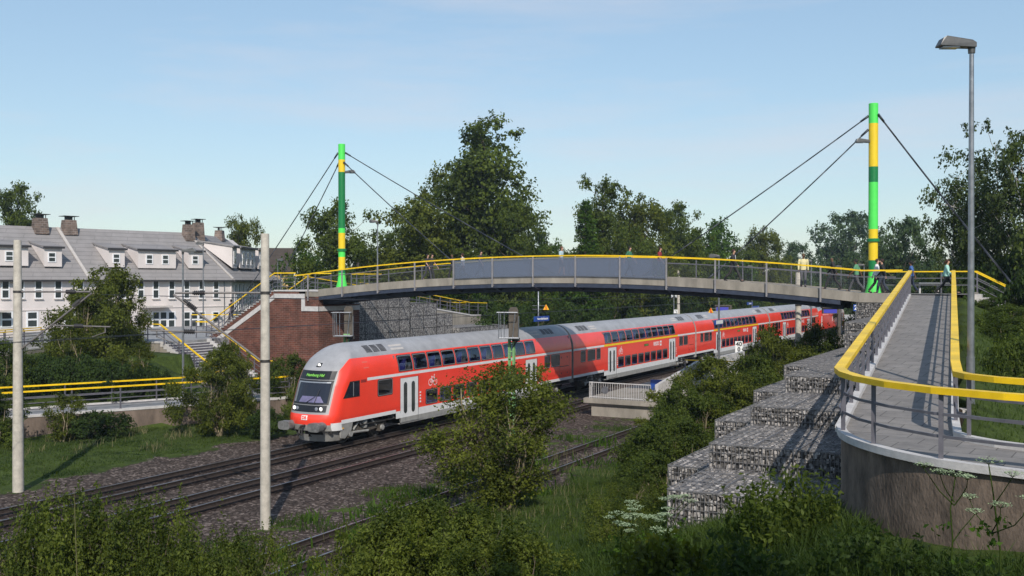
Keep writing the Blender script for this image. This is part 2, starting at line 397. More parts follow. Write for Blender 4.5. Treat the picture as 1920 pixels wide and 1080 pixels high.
def brickmat(name, c1, c2, mortar, bw, bh, ms=0.012, scale=1.0, patch=1.0):
    m, nt, N, L, b = node_mat(name)
    c = N.new('ShaderNodeTexCoord'); sx = N.new('ShaderNodeSeparateXYZ'); L.new(c.outputs['Object'], sx.inputs[0])
    ad = N.new('ShaderNodeMath'); ad.operation = 'ADD'; L.new(sx.outputs['X'], ad.inputs[0]); L.new(sx.outputs['Y'], ad.inputs[1])
    cb = N.new('ShaderNodeCombineXYZ'); L.new(ad.outputs[0], cb.inputs['X']); L.new(sx.outputs['Z'], cb.inputs['Y'])
    br = N.new('ShaderNodeTexBrick'); br.inputs['Scale'].default_value = scale
    br.inputs['Brick Width'].default_value = bw; br.inputs['Row Height'].default_value = bh; br.inputs['Mortar Size'].default_value = ms
    br.inputs['Color1'].default_value = (*c1, 1); br.inputs['Color2'].default_value = (*c2, 1); br.inputs['Mortar'].default_value = (*mortar, 1)
    br.inputs['Bias'].default_value = -0.1
    L.new(cb.outputs[0], br.inputs['Vector'])
    n = N.new('ShaderNodeTexNoise'); n.inputs['Scale'].default_value = 1.3; n.inputs['Detail'].default_value = 6; L.new(c.outputs['Object'], n.inputs['Vector'])
    r = N.new('ShaderNodeValToRGB'); r.color_ramp.elements[0].color = (1 - 0.45 * patch, 1 - 0.48 * patch, 1 - 0.5 * patch, 1); r.color_ramp.elements[1].color = (1 + 0.25 * patch, 1 + 0.2 * patch, 1 + 0.2 * patch, 1)
    r.color_ramp.elements[0].position = 0.3; r.color_ramp.elements[1].position = 0.7
    L.new(n.outputs['Fac'], r.inputs['Fac'])
    mxx = N.new('ShaderNodeMixRGB'); mxx.blend_type = 'MULTIPLY'; mxx.inputs['Fac'].default_value = 1
    L.new(br.outputs['Color'], mxx.inputs['Color1']); L.new(r.outputs['Color'], mxx.inputs['Color2']); L.new(mxx.outputs[0], b.inputs['Base Color'])
    b.inputs['Roughness'].default_value = 0.9
    bp = N.new('ShaderNodeBump'); bp.inputs['Strength'].default_value = 0.5; bp.inputs['Distance'].default_value = 0.01
    inv = N.new('ShaderNodeMath'); inv.operation = 'SUBTRACT'; inv.inputs[0].default_value = 1; L.new(br.outputs['Fac'], inv.inputs[1])
    L.new(inv.outputs[0], bp.inputs['Height']); L.new(bp.outputs[0], b.inputs['Normal'])
    return m
M['brick'] = brickmat('dark_red_brick', (0.15, 0.050, 0.032), (0.085, 0.032, 0.022), (0.20, 0.15, 0.12), 0.42, 0.13, 0.010)
M['chim'] = brickmat('weathered_chimney_brick', (0.20, 0.15, 0.12), (0.09, 0.07, 0.06), (0.24, 0.21, 0.19), 0.45, 0.19, 0.02)
M['tiles'] = brickmat('grey_slate_roof', (0.270, 0.255, 0.252), (0.245, 0.232, 0.230), (0.19, 0.18, 0.18), 3.6, 0.36, 0.03, patch=0.25)

def paving(name, col, joint, w, h, rot=0.0, offs=0.5):
    m, nt, N, L, b = node_mat(name)
    c = N.new('ShaderNodeTexCoord'); mp = N.new('ShaderNodeMapping'); mp.inputs['Rotation'].default_value = (0, 0, rot)
    L.new(c.outputs['Object'], mp.inputs['Vector'])
    br = N.new('ShaderNodeTexBrick'); br.inputs['Scale'].default_value = 1; br.offset = offs
    br.inputs['Brick Width'].default_value = w; br.inputs['Row Height'].default_value = h; br.inputs['Mortar Size'].default_value = 0.010
    br.inputs['Color1'].default_value = (*col, 1); br.inputs['Color2'].default_value = (*[x * 0.82 for x in col], 1); br.inputs['Mortar'].default_value = (*joint, 1)
    L.new(mp.outputs[0], br.inputs['Vector'])
    n = N.new('ShaderNodeTexNoise'); n.inputs['Scale'].default_value = 2.2; n.inputs['Detail'].default_value = 8; n.inputs['Roughness'].default_value = 0.7; L.new(c.outputs['Object'], n.inputs['Vector'])
    r = N.new('ShaderNodeValToRGB'); r.color_ramp.elements[0].color = (0.72, 0.72, 0.72, 1); r.color_ramp.elements[1].color = (1.18, 1.17, 1.15, 1)
    r.color_ramp.elements[0].position = 0.3; r.color_ramp.elements[1].position = 0.7
    L.new(n.outputs['Fac'], r.inputs['Fac'])
    mxx = N.new('ShaderNodeMixRGB'); mxx.blend_type = 'MULTIPLY'; mxx.inputs['Fac'].default_value = 1
    L.new(br.outputs['Color'], mxx.inputs['Color1']); L.new(r.outputs['Color'], mxx.inputs['Color2']); L.new(mxx.outputs[0], b.inputs['Base Color'])
    b.inputs['Roughness'].default_value = 0.85
    return m
M['pave'] = paving('grey_paving_slabs', (0.235, 0.220, 0.212), (0.085, 0.08, 0.075), 0.62, 0.62, radians(5.0))
M['asph'] = paving('pale_grey_path_paving', (0.30, 0.30, 0.305), (0.2, 0.2, 0.2), 2.0, 2.0)

# ------------------------------------------------------------------ small maths: picture position -> world, used only to read off where things stand
S_, C_ = sin(TH), cos(TH)
def at(px, Z, y=None, z=None):
    """world point at image column px (of 1920) and depth Z"""
    xc = (px - 960) / 1880.0
    zz = z if z is not None else (H - (y - 528) / 1880.0 * Z if y is not None else 0)
    return (Z * (xc * C_ - S_), Z * (xc * S_ + C_), zz)
def zat(y, Z): return H - (y - 528) / 1880.0 * Z

# ------------------------------------------------------------------ terrain
WALL = [(-66, -12.6), (-52, 15.7), (-44.3, 31.3), (-40.5, 39.0), (-38.4, 43.4), (-38.3, 53.2)]
def lerp_tab(x, tab):
    if x <= tab[0][0]: return tab[0][1]
    for (a, b), (c, d) in zip(tab[:-1], tab[1:]):
        if x <= c: return b + (d - b) * (x - a) / (c - a)
    return tab[-1][1]
WX = [(y, x) for x, y in WALL]
def smooth(t): t = max(0, min(1, t)); return t * t * (3 - 2 * t)
RAMP_D = Vector((-0.087, 0.996)); RAMP_A = Vector((-3.63, 19.55))
def ramp_z(y): return 4.78 + (min(max(y, 19.5), 54.0) - 19.5) * (6.97 - 4.78) / 34.5
def ramp_left(y): return -3.63 - 0.0873 * (y - 19.55)
def terrain(x, y):
    near = -0.25
    # right-hand embankment
    if x > -17.5:
        s1 = lerp_tab(x, [(-17.5, -0.25), (-16, -0.1), (-12, 0.75), (-7.6, 2.15), (-4.6, 3.25), (-2.2, 3.5), (0, 3.75), (4, 4.1), (30, 4.6)])
        far_flat = lerp_tab(x, [(-17.5, -0.25), (-12, 0.2), (-8, 1.2), (-6.5, 2.2), (-3, 3.4), (2, 4.2), (10, 3.2), (30, 2.0)])
        t = smooth((y - 22) / 12)
        z = s1 * (1 - t) + far_flat * t
        # grassy bank on the right side of the ramp
        rr = ramp_left(y) + 2.2
        if y > 19 and x > rr - 0.3:
            d = x - rr
            bank = ramp_z(y) - 0.12 - max(0, d - 0.15) * 0.42
            lo = 2.2
            bz = max(bank, lo)
            if y < 60: z = bz
            else: z = bz * (1 - smooth((y - 60) / 8)) + 1.0 * smooth((y - 60) / 8)
        if y > 60 and x <= rr - 0.3: z = far_flat * (1 - smooth((y - 60) / 10)) + (-0.1) * smooth((y - 60) / 10)
        if y < 14: z = max(z, z + (14 - y) * 0.05)
        return z
    if x > -36: return near
    wx = lerp_tab(y, WX)
    if y < 60:
        if x > wx - 0.1: return near + 0.25 * smooth((-36 - x) / 4)
        d = wx - x
        if x > -55.5 and 46.0 < y < 53.4: return 0.4
        if x > -48.5 and y > 43: return 0.6
        if d < 2.9: return 0.8 if d > 0.3 else 0.4
        return min(0.8 + (d - 2.9) * 0.30, 3.0)
    if x > -44: return 0.0
    return 3.05

xs = sorted(set([-700, -500, -350, -250, -180, -140, -110, -95, -85] + [round(v, 2) for v in np.arange(-80, -53, 1.5)] + [round(v, 2) for v in np.arange(-53, -34, 0.5)]
        + [round(v, 2) for v in np.arange(-34, -17, 1.0)] + [round(v, 2) for v in np.arange(-17, 6, 0.45)] + [7, 8, 9, 10, 12, 14, 17, 20, 25, 30, 40, 60, 90, 140, 200, 300, 450, 700]))
ys = sorted(set([-400, -200, -100, -60, -40, -30, -20, -12, -6, 0] + [round(v, 2) for v in np.arange(2, 66, 0.8)] + [68, 70, 73, 76, 80, 85, 90, 100, 110, 125, 140, 160, 200, 260, 350, 500, 750, 1100]))
rngT = np.random.default_rng(5)
g = MB(); nx = len(xs); ny = len(ys)
for j, y in enumerate(ys):
    for i, x in enumerate(xs):
        z = terrain(x, y)
        if (x > -16.5 or x < -36) and -90 < x < 20 and 0 < y < 100: z += rngT.uniform(-0.035, 0.035)
        g.v.append((x, y, z))
for j in range(ny - 1):
    for i in range(nx - 1):
        a = j * nx + i; g.f.append((a, a + 1, a + nx + 1, a + nx)); g.m.append(0)

def groundmat():
    m, nt, N, L, b = node_mat('grass_and_ballast_ground')
    c = N.new('ShaderNodeTexCoord'); sx = N.new('ShaderNodeSeparateXYZ'); L.new(c.outputs['Object'], sx.inputs[0])
    def noise(scale, det=5, rough=0.6):
        n = N.new('ShaderNodeTexNoise'); n.inputs['Scale'].default_value = scale; n.inputs['Detail'].default_value = det; n.inputs['Roughness'].default_value = rough
        L.new(c.outputs['Object'], n.inputs['Vector']); return n.outputs['Fac']
    def ramp(src, p0, c0, p1, c1, mid=None):
        r = N.new('ShaderNodeValToRGB'); r.color_ramp.elements[0].position = p0; r.color_ramp.elements[0].color = (*c0, 1)
        r.color_ramp.elements[1].position = p1; r.color_ramp.elements[1].color = (*c1, 1)
        if mid: e = r.color_ramp.elements.new(mid[0]); e.color = (*mid[1], 1)
        L.new(src, r.inputs['Fac']); return r.outputs['Color']
    def math_(op, a, bb_=None, cc=None):
        n = N.new('ShaderNodeMath'); n.operation = op
        for k, v in enumerate((a, bb_, cc)):
            if v is None: continue
            if isinstance(v, (int, float)): n.inputs[k].default_value = v
            else: L.new(v, n.inputs[k])
        return n.outputs[0]
    def mix(f, a, bb_, mode='MIX'):
        n = N.new('ShaderNodeMixRGB'); n.blend_type = mode
        if isinstance(f, (int, float)): n.inputs[0].default_value = f
        else: L.new(f, n.inputs[0])
        L.new(a, n.inputs[1]); L.new(bb_, n.inputs[2]); return n.outputs[0]
    X = sx.outputs['X']; Y = sx.outputs['Y']
    big = noise(0.22, 4); mid = noise(1.4, 6, 0.7); fine = noise(9, 5, 0.75)
    gcol = ramp(mid, 0.30, (0.028, 0.045, 0.010), 0.72, (0.080, 0.115, 0.024))
    gc2 = ramp(fine, 0.30, (0.65, 0.65, 0.6), 0.75, (1.35, 1.35, 1.25))
    grass = mix(1.0, gcol, gc2, 'MULTIPLY')
    # ballast stones
    v = N.new('ShaderNodeTexVoronoi'); v.inputs['Scale'].default_value = 11; L.new(c.outputs['Object'], v.inputs['Vector'])
    sc = N.new('ShaderNodeSeparateColor'); L.new(v.outputs['Color'], sc.inputs[0])
    bal = ramp(sc.outputs[0], 0.05, (0.030, 0.022, 0.018), 0.98, (0.235, 0.195, 0.170), (0.74, (0.084, 0.065, 0.054)))
    bl2 = ramp(mid, 0.3, (0.72, 0.70, 0.70), 0.72, (1.25, 1.2, 1.2))
    ballast = mix(1.0, bal, bl2, 'MULTIPLY')
    # brown grease band beside each rail
    near = None
    for xr in (-31.04, -29.6, -27.12, -25.68, -19.6, -18.16):
        d = math_('ABSOLUTE', math_('SUBTRACT', X, xr))
        near = d if near is None else math_('MINIMUM', near, d)
    st = math_('LESS_THAN', math_('ADD', near, math_('MULTIPLY', math_('SUBTRACT', mid, 0.5), 0.25)), 0.30)
    rgb = N.new('ShaderNodeRGB'); rgb.outputs[0].default_value = (0.42, 0.38, 0.38, 1)
    stained = mix(1.0, ballast, rgb.outputs[0], 'MULTIPLY')
    ballast = mix(st, ballast, stained)
    # where the ballast lies:  -35 < x < -17, ragged edges; weeds near the siding
    wob = math_('MULTIPLY', math_('SUBTRACT', big, 0.5), 7.0)
    wob2 = math_('MULTIPLY', math_('SUBTRACT', mid, 0.5), 4.0)
    xx = math_('ADD', math_('ADD', X, wob), wob2)
    left = math_('GREATER_THAN', xx, -35.0)
    right = math_('LESS_THAN', xx, -17.3)
    isb = math_('MULTIPLY', left, right)
    # grassy strip beside the siding
    strip = math_('LESS_THAN', math_('ABSOLUTE', math_('ADD', xx, 21.3)), 0.75)
    cut = math_('GREATER_THAN', mid, 0.53)
    isb2 = math_('MULTIPLY', isb, math_('SUBTRACT', 1.0, math_('MULTIPLY', strip, cut)))
    L.new(mix(isb2, grass, ballast), b.inputs['Base Color'])
    b.inputs['Roughness'].default_value = 0.95; b.inputs['Specular IOR Level'].default_value = 0.15
    bp = N.new('ShaderNodeBump'); bp.inputs['Strength'].default_value = 1.0; bp.inputs['Distance'].default_value = 0.06
    hb = mix(isb2, fine, sc.outputs[1])
    L.new(hb, bp.inputs['Height']); L.new(bp.outputs[0], b.inputs['Normal'])
    return m
M['ground'] = groundmat()
tag(g.build('ground', M['ground'], smooth=True), kind='structure')

# ------------------------------------------------------------------ railway tracks
def track(xc, y0, y1, ztop, label):
    t = thing('railway_track', label, 'railway track', (xc, (y0 + y1) / 2, ztop - 0.17), 'railway tracks')
    for s in (-1, 1):
        x = xc + s * 0.7535
        b = MB()
        prof = [(-0.075, -0.172), (0.075, -0.172), (0.075, -0.155), (0.012, -0.14), (0.012, -0.045), (0.036, -0.038), (0.036, -0.004), (-0.036, -0.004), (-0.036, -0.038), (-0.012, -0.045), (-0.012, -0.14), (-0.075, -0.155)]
        b.prism([(x + px, y0, ztop + pz) for px, pz in prof], (0, y1 - y0, 0), 0)
        b.bb(x - 0.03, x + 0.03, y0, y1, ztop - 0.004, ztop, 1)
        b.build('rail', [M['rust'], M['railtop']], t)
    # concrete sleepers nearly drowned in the stones
    b = MB(); y = y0
    while y < min(y1, 95):
        b.bb(xc - 1.28, xc + 1.28, y, y + 0.26, ztop - 0.40, ztop - 0.262); y += 0.6
    tag(b.build('sleepers', M['conc_dk'], t), kind='stuff')
track(-30.32, -40, 320, 0.0, 'far railway track with the red train standing on it')
track(-26.40, -40, 320, 0.0, 'empty middle railway track between the train and the platform')
track(-18.88, -40, 62, -0.05, 'nearest overgrown siding track running behind the big bush')

# ------------------------------------------------------------------ footbridge
BY0, BY1 = 53.0, 57.2
def deck_z(x):
    if x < -45.6: return 7.93 - 0.0029 * 19.5 ** 2 + 0.0
    if x > -9.0: return 6.97
    return 7.93 - 0.0029 * (x + 26.1) ** 2 if x < -26.1 else 7.93 - 0.00325 * (x + 26.1) ** 2
bridge = thing('footbridge', 'long arched concrete and navy steel footbridge spanning the tracks between two striped masts', 'footbridge', (-27, 55, 7.0))
bx = [-45.0 + i * 0.9 for i in range(0, 41)]      # -45 .. -9
def sweep(name, prof, xs_, mats, parent, mi=None, zf=deck_z):
    b = MB(); n = len(prof)
    for x in xs_:
        for (y, dz) in prof: b.v.append((x, y, zf(x) + dz))
    for k in range(len(xs_) - 1):
        for i in range(n):
            b.f.append((k * n + i, (k + 1) * n + i, (k + 1) * n + (i + 1) % n, k * n + (i + 1) % n)); b.m.append(0 if mi is None else mi[i])
    b.f += [tuple(range(n)), tuple(range(len(xs_) * n - 1, (len(xs_) - 1) * n - 1, -1))]; b.m += [0, 0]
    return b.build(name, mats, parent)
sweep('deck', [(BY0 + 0.26, -0.36), (BY0 + 0.26, 0.0), (BY1 - 0.26, 0.0), (BY1 - 0.26, -0.36)], bx, M['pave'], bridge)
sweep('edge_beam', [(BY0, -0.42), (BY0, 0.06), (BY0 + 0.25, 0.06), (BY0 + 0.25, -0.42)], bx, M['conc'], bridge)
sweep('edge_beam', [(BY1 - 0.25, -0.42), (BY1 - 0.25, 0.06), (BY1, 0.06), (BY1, -0.42)], bx, M['conc'], bridge)
gx = [x for x in bx if -44.5 < x < -9.4]
for yy in (54.0, 56.1):
    sweep('girder', [(yy - 0.15, -0.92), (yy - 0.15, -0.425), (yy + 0.15, -0.425), (yy + 0.15, -0.92)], gx, M['navy'], bridge)
posts_x = [-33.09 + i * 2.78 for i in range(-4, 9)]
for i in range(-4, 9):
    x = -33.09 + i * 2.78
    z = deck_z(x)
    b = MB()
    b.prism([(x - 0.07, BY0 + 0.02, z - 0.43), (x - 0.07, BY0 + 0.02, z - 0.62), (x - 0.07, 54.2, z - 0.94), (x - 0.07, 55.9, z - 0.94), (x - 0.07, BY1 - 0.02, z - 0.62), (x - 0.07, BY1 - 0.02, z - 0.43)], (0.14, 0, 0))
    b.build('cross_beam', M['navy'], bridge)
sweep('edge_channel', [(BY0 + 0.03, -0.66), (BY0 + 0.03, -0.425), (BY0 + 0.16, -0.425), (BY0 + 0.16, -0.66)], gx, M['navy'], bridge)

def mast(x, y, z0, bands, label_extra, lampside, lampz, cables, z_top):
    p = MB(); mats = [M['green_l'], M['yel_m'], M['green_d']]
    r = 0.245
    p.lathe([(0.42, 0), (0.42, 0.05), (0.30, 0.55), (r + 0.005, 0.95)], (x, y, z0), 24, 0)
    for (za, zb, mi) in bands: p.lathe([(r, za), (r, zb)], (x, y, 0), 24, mi)
    p.lathe([(r, z_top - 0.02), (r * 0.96, z_top)], (x, y, 0), 24, 0)
    ob = p.build('mast', mats, bridge, smooth=True, auto=30)
    tag(ob, label_extra)
    zc = [b for b in bands if b[2] == 3]
    return ob
def zb(y, Z): return H - (y - 528) / 1880 * Z
def bands(list_, Z): return [(zb(b, Z), zb(a, Z), m) for (a, b, m) in list_]
ZL, ZR = 71.15, 53.9
mL = mast(-44.75, 56.6, 7.1, bands([(271, 300, 0), (300, 323, 1), (323, 428, 2), (428, 437, 0), (437, 468, 1), (468, 482, 0), (482, 505, 1), (505, 512, 2), (512, 528, 0)], ZL), 'left mast, mostly dark green with yellow and light green bands', 1, 0, None, zb(270.5, ZL))
mR = mast(-8.86, 56.6, 6.97, bands([(195, 232, 0), (232, 313, 1), (313, 342, 2), (342, 430, 0), (430, 450, 1), (450, 488, 1), (488, 510, 2), (510, 524, 0)], ZR), 'right mast, taller in view with long yellow and light green bands', -1, 0, None, zb(194.5, ZR))
for (x, Z, y, ob) in ((-44.75, ZL, 468, mL), (-8.86, ZR, 450.5, mR)):
    b = MB(); b.lathe([(0.26, 0), (0.33, 0.01), (0.33, 0.17), (0.26, 0.18)], (x, 56.6, zb(y + 3, Z)), 24)
    b.build('collar', M['green_d'], ob, smooth=True, auto=30)
def lamp_head(b, x, y, z, ang, L=0.85, W=0.32, m0=0, m1=1):
    """flat street light head pointing along ang from its neck at (x,y,z)"""
    R = Matrix.Rotation(ang, 3, 'Z')
    prof = [(-0.06, 0.0), (-0.06, 0.10), (0.02, 0.16), (L * 0.80, 0.24), (L * 0.90, 0.20), (L, 0.05), (L * 0.99, 0.03)]
    V = []
    for side, k in ((-1, 1), (1, 1)):
        for (u, w) in prof: V.append(R @ Vector((u, side * W / 2 * (0.75 if u < 0.05 else 1.0) * (0.86 if w > 0.12 else 1), w)) + Vector((x, y, z)))
    n = len(prof)
    fs = [tuple(range(n - 1, -1, -1)), tuple(range(n, 2 * n))] + [(i, (i + 1) % n, n + (i + 1) % n, n + i) for i in range(n)]
    b.add(V, fs, m0)
    c = R @ Vector((L * 0.66, 0, 0.015)) + Vector((x, y, z))
    b.box(tuple(c), (L * 0.5, W * 0.72, 0.05), rz=ang, m=m1)
for (x, Z, y, ang, ob) in ((-44.75, ZL, 325, TH, mL), (-8.86, ZR, 268, TH + pi, mR)):
    b = MB(); lamp_head(b, x + cos(ang) * 0.25, 56.6 + sin(ang) * 0.25, zb(y, Z), ang, 0.72, 0.3)
    b.build('lamp', [M['lamp'], M['lens']], ob)
def cable(p0, p1, r=0.035, parent=None):
    b = MB(); p0 = Vector(p0); p1 = Vector(p1); pts = []
    for i in range(9):
        t = i / 8; p = p0.lerp(p1, t); p.z -= 0.10 * 4 * t * (1 - t); pts.append(p)
    b.path(pts, r, 6)
    for q, o in ((p0, p1), (p1, p0)):
        d = (o - q).normalized(); b.tube(q, q + d * 0.5, r * 2.0, r * 1.6, 6)
    return b.build('cable', M['cable'], parent or bridge, smooth=True)
zl, zr = zb(287, ZL), zb(217, ZR)
cable((-45.0, 56.5, zl), (-58.0, 58.0, 3.6)); cable((-45.0, 56.7, zb(302, ZL)), (-51.6, 57.0, 6.6))
cable((-44.5, 56.7, zl), (-27.5, 57.1, 7.75)); cable((-44.5, 56.5, zb(305, ZL)), (-34.2, 57.1, 7.75))
cable((-9.1, 56.6, zr), (-22.4, 57.1, 7.85)); cable((-9.1, 56.5, zb(243, ZR)), (-18.2, 57.1, 7.7))
cable((-8.6, 56.6, zr), (-0.4, 57.4, 5.0)); cable((-8.6, 56.5, zr + 0.05), (-0.6, 56.6, 5.4), 0.03)

def railing(name, label, pts, zrail=1.15, spacing=2.0, group='yellow topped railings', mids=(0.78, 0.42), post_w=0.06, foot=0.0, rw=0.07, rh=0.06, net=None, glass_rng=None, posts=None, root=None, double=False):
    """pts: floor line; posts stand on it"""
    P = [Vector(p) for p in pts]
    root = root or thing(name, label, 'railing', tuple(P[0]), group)
    b = MB(); b.ribbon([p + Vector((0, 0, zrail)) for p in P], rw, rh)
    b.build('handrail', M['yellow'], root)
    # posts
    segs = []; tot = 0
    for a, c in zip(P[:-1], P[1:]): segs.append((tot, a, c)); tot += (c - a).length
    def pos(s):
        for (s0, a, c) in reversed(segs):
            if s >= s0 - 1e-6: return a + (c - a).normalized() * min(s - s0, (c - a).length), (c - a).normalized()
    n = max(1, round(tot / spacing))
    ss = posts if posts is not None else [tot * i / n for i in range(n + 1)]
    for s in ss:
        p, d = pos(s)
        q = MB(); q.bar(p + Vector((0, 0, -foot)), p + Vector((0, 0, zrail - rh / 2)), post_w, 0.05)
        q.box(tuple(p + Vector((0, 0, 0.008))), (0.12, 0.12, 0.016))
        q.build('post', M['rail_grey'], root)
    for mz in mids:
        q = MB(); q.ribbon([p + Vector((0, 0, mz)) for p in P], 0.03, 0.045)
        q.build('rail', M['rail_grey'], root)
    return root

# railings on the bridge
def bpts(x0, x1, y, n=None):
    n = n or max(2, int(abs(x1 - x0) / 0.9) + 1)
    return [(x0 + (x1 - x0) * i / (n - 1), y, deck_z(x0 + (x1 - x0) * i / (n - 1)) + 0.06) for i in range(n)]
near = thing('railing', 'near railing of the footbridge with yellow handrail, netting and smoked blue panels', 'railing', (-27, BY0 - 0.05, 7.9), 'footbridge railings')
b = MB(); b.ribbon([(x, y, z + 1.13) for x, y, z in bpts(-45.9, -6.9, BY0 - 0.02, 60)], 0.13, 0.075); b.build('handrail', M['yellow'], near)
for i in range(-4, 9):
    x = -33.09 + i * 2.78 if i >= 0 else -33.09 + i * 2.9
    q = MB(); z = deck_z(x); q.bar((x, BY0 - 0.13, z - 0.62), (x, BY0 - 0.13, z + 1.15), 0.08, 0.07); q.bar((x, BY0 - 0.13, z - 0.5), (x, BY0 + 0.02, z - 0.5), 0.06, 0.06); q.build('post', M['post_l'], near)
q = MB(); q.ribbon([(x, y - 0.03, z + 0.80) for x, y, z in bpts(-19.3, -7.2, BY0)], 0.04, 0.05); q.build('rail', M['rail_grey'], near)
q = MB(); q.ribbon([(x, y - 0.03, z + 0.80) for x, y, z in bpts(-45.2, -33.1, BY0)], 0.04, 0.05); q.build('rail', M['rail_grey'], near)
def netpanel(x0, x1, y, parent, zt=0.78):
    P = bpts(x0, x1, y, 12); v = [(a, bb_, c + 0.02) for a, bb_, c in P] + [(a, bb_, c + zt) for a, bb_, c in P]; n = len(P)
    q = MB(); q.add(v, [(i, i + 1, n + i + 1, n + i) for i in range(n - 1)]); q.build('netting', M['net'], parent)
netpanel(-19.3, -7.2, BY0 - 0.03, near); netpanel(-45.0, -33.1, BY0 - 0.03, near)
for i in range(0, 5):
    x0 = -33.09 + i * 2.78 + 0.05; x1 = x0 + 2.68
    q = MB(); q.add([(x0, BY0 - 0.10, deck_z(x0) - 0.02), (x1, BY0 - 0.10, deck_z(x1) - 0.02), (x1, BY0 - 0.10, deck_z(x1) + 1.10), (x0, BY0 - 0.10, deck_z(x0) + 1.10),
                    (x0, BY0 - 0.085, deck_z(x0) - 0.02), (x1, BY0 - 0.085, deck_z(x1) - 0.02), (x1, BY0 - 0.085, deck_z(x1) + 1.10), (x0, BY0 - 0.085, deck_z(x0) + 1.10)],
               [(0, 1, 2, 3), (7, 6, 5, 4), (0, 4, 5, 1), (1, 5, 6, 2), (2, 6, 7, 3), (3, 7, 4, 0)])
    q.build('panel', M['parapet'], near)
far = thing('railing', 'far railing of the footbridge running behind the walking people', 'railing', (-27, BY1 + 0.05, 7.9), 'footbridge railings')
b = MB(); b.ribbon([(x, y, z + 1.13) for x, y, z in bpts(-43.9, -9.6, BY1 + 0.02, 50)], 0.10, 0.06); b.build('handrail', M['yellow'], far)
for i in range(-3, 9):
    x = -35.6 + i * 2.78
    q = MB(); z = deck_z(x); q.bar((x, BY1 + 0.06, z - 0.5), (x, BY1 + 0.06, z + 1.12), 0.06, 0.06); q.build('post', M['rail_grey'], far)
for (xa, xb) in ((-43.6, -35.7), (-21.7, -9.7)):
    q = MB(); q.ribbon([(x, y, z + 0.80) for x, y, z in bpts(xa, xb, BY1 + 0.03)], 0.04, 0.05); q.build('rail', M['rail_grey'], far)
    netpanel(xa, xb, BY1 + 0.03, far)
for i in range(0, 5):
    x0 = -35.6 + i * 2.78 + 0.05; x1 = x0 + 2.68
    q = MB(); q.add([(x0, BY1 + 0.09, deck_z(x0) - 0.02), (x1, BY1 + 0.09, deck_z(x1) - 0.02), (x1, BY1 + 0.09, deck_z(x1) + 1.08), (x0, BY1 + 0.09, deck_z(x0) + 1.08),
                    (x0, BY1 + 0.105, deck_z(x0) - 0.02), (x1, BY1 + 0.105, deck_z(x1) - 0.02), (x1, BY1 + 0.105, deck_z(x1) + 1.08), (x0, BY1 + 0.105, deck_z(x0) + 1.08)],
               [(0, 1, 2, 3), (7, 6, 5, 4), (0, 4, 5, 1), (1, 5, 6, 2), (2, 6, 7, 3), (3, 7, 4, 0)])
    q.build('panel', M['parapet'], far)

# ------------------------------------------------------------------ right approach ramp
RW = 1.95
NRM = Vector((0.996, 0.087))
def rl(y, off=0.0):      # point on ramp left edge at given distance, moved off to the right
    p = Vector((ramp_left(y), y)) + NRM * off
    return p
ramp = thing('access_ramp', 'long straight paved ramp rising from the near landing to the footbridge deck', 'ramp', (-3, 20, 3.0))
outer = [(-3.63, 19.55), (-3.42, 18.75), (-3.05, 18.0), (-2.45, 17.25), (-1.7, 16.65), (-0.7, 16.25), (0.8, 15.95), (3.5, 15.7), (9.0, 15.4)]
def catmull(P, k=5):
    out = []
    for i in range(len(P) - 1):
        p0 = Vector(P[max(i - 1, 0)]); p1 = Vector(P[i]); p2 = Vector(P[i + 1]); p3 = Vector(P[min(i + 2, len(P) - 1)])
        for j in range(k):
            t = j / k; v = 0.5 * ((2 * p1) + (p2 - p0) * t + (2 * p0 - 5 * p1 + 4 * p2 - p3) * t * t + (3 * p1 - p0 - 3 * p2 + p3) * t ** 3); out.append((v.x, v.y))
    return out + [tuple(P[-1])]
outer_s = catmull(outer)
inner = [(-1.63, 19.75), (-1.42, 19.35), (-0.95, 18.95), (-0.2, 18.62), (1.0, 18.38), (3.5, 18.15), (9.0, 17.9)]
def land_z(x): return 4.78 - max(0, x - 1.5) * 0.06
q = MB()
# landing surface
pol = outer_s + inner[::-1]
vs = [(x, y, land_z(x)) for x, y in pol]
import mathutils
tri = mathutils.geometry.tessellate_polygon([[Vector(v) for v in vs]])
q.add(vs, [tuple(t) if (Vector(vs[t[1]]) - Vector(vs[t[0]])).cross(Vector(vs[t[2]]) - Vector(vs[t[0]])).z > 0 else tuple(t)[::-1] for t in tri])
ysr = [19.55 + i * 1.5 for i in range(24)]; ysr[-1] = 54.0
vv = []
for y in ysr:
    a = rl(y, 0.0); c = rl(y, RW)
    vv += [(a.x, a.y, ramp_z(y)), (c.x, c.y, ramp_z(y))]
vv[1] = (-1.63, 19.75, 4.78)
q.add(vv, [(2 * i, 2 * i + 1, 2 * i + 3, 2 * i + 2) for i in range(len(ysr) - 1)])
# top platform joining the bridge
q.add([(-9.1, BY0 + 0.26, 6.97), (-3.9, BY0 + 0.26, 6.97), (-3.9, 57.2, 6.97), (-9.1, 57.2, 6.97), (vv[-2][0], 54, 6.973), (vv[-1][0], 54, 6.973), (vv[-1][0], 53.2, 6.95), (vv[-2][0], 53.2, 6.95)], [(0, 1, 2, 3)])
q.build('paving', M['pave'], ramp)
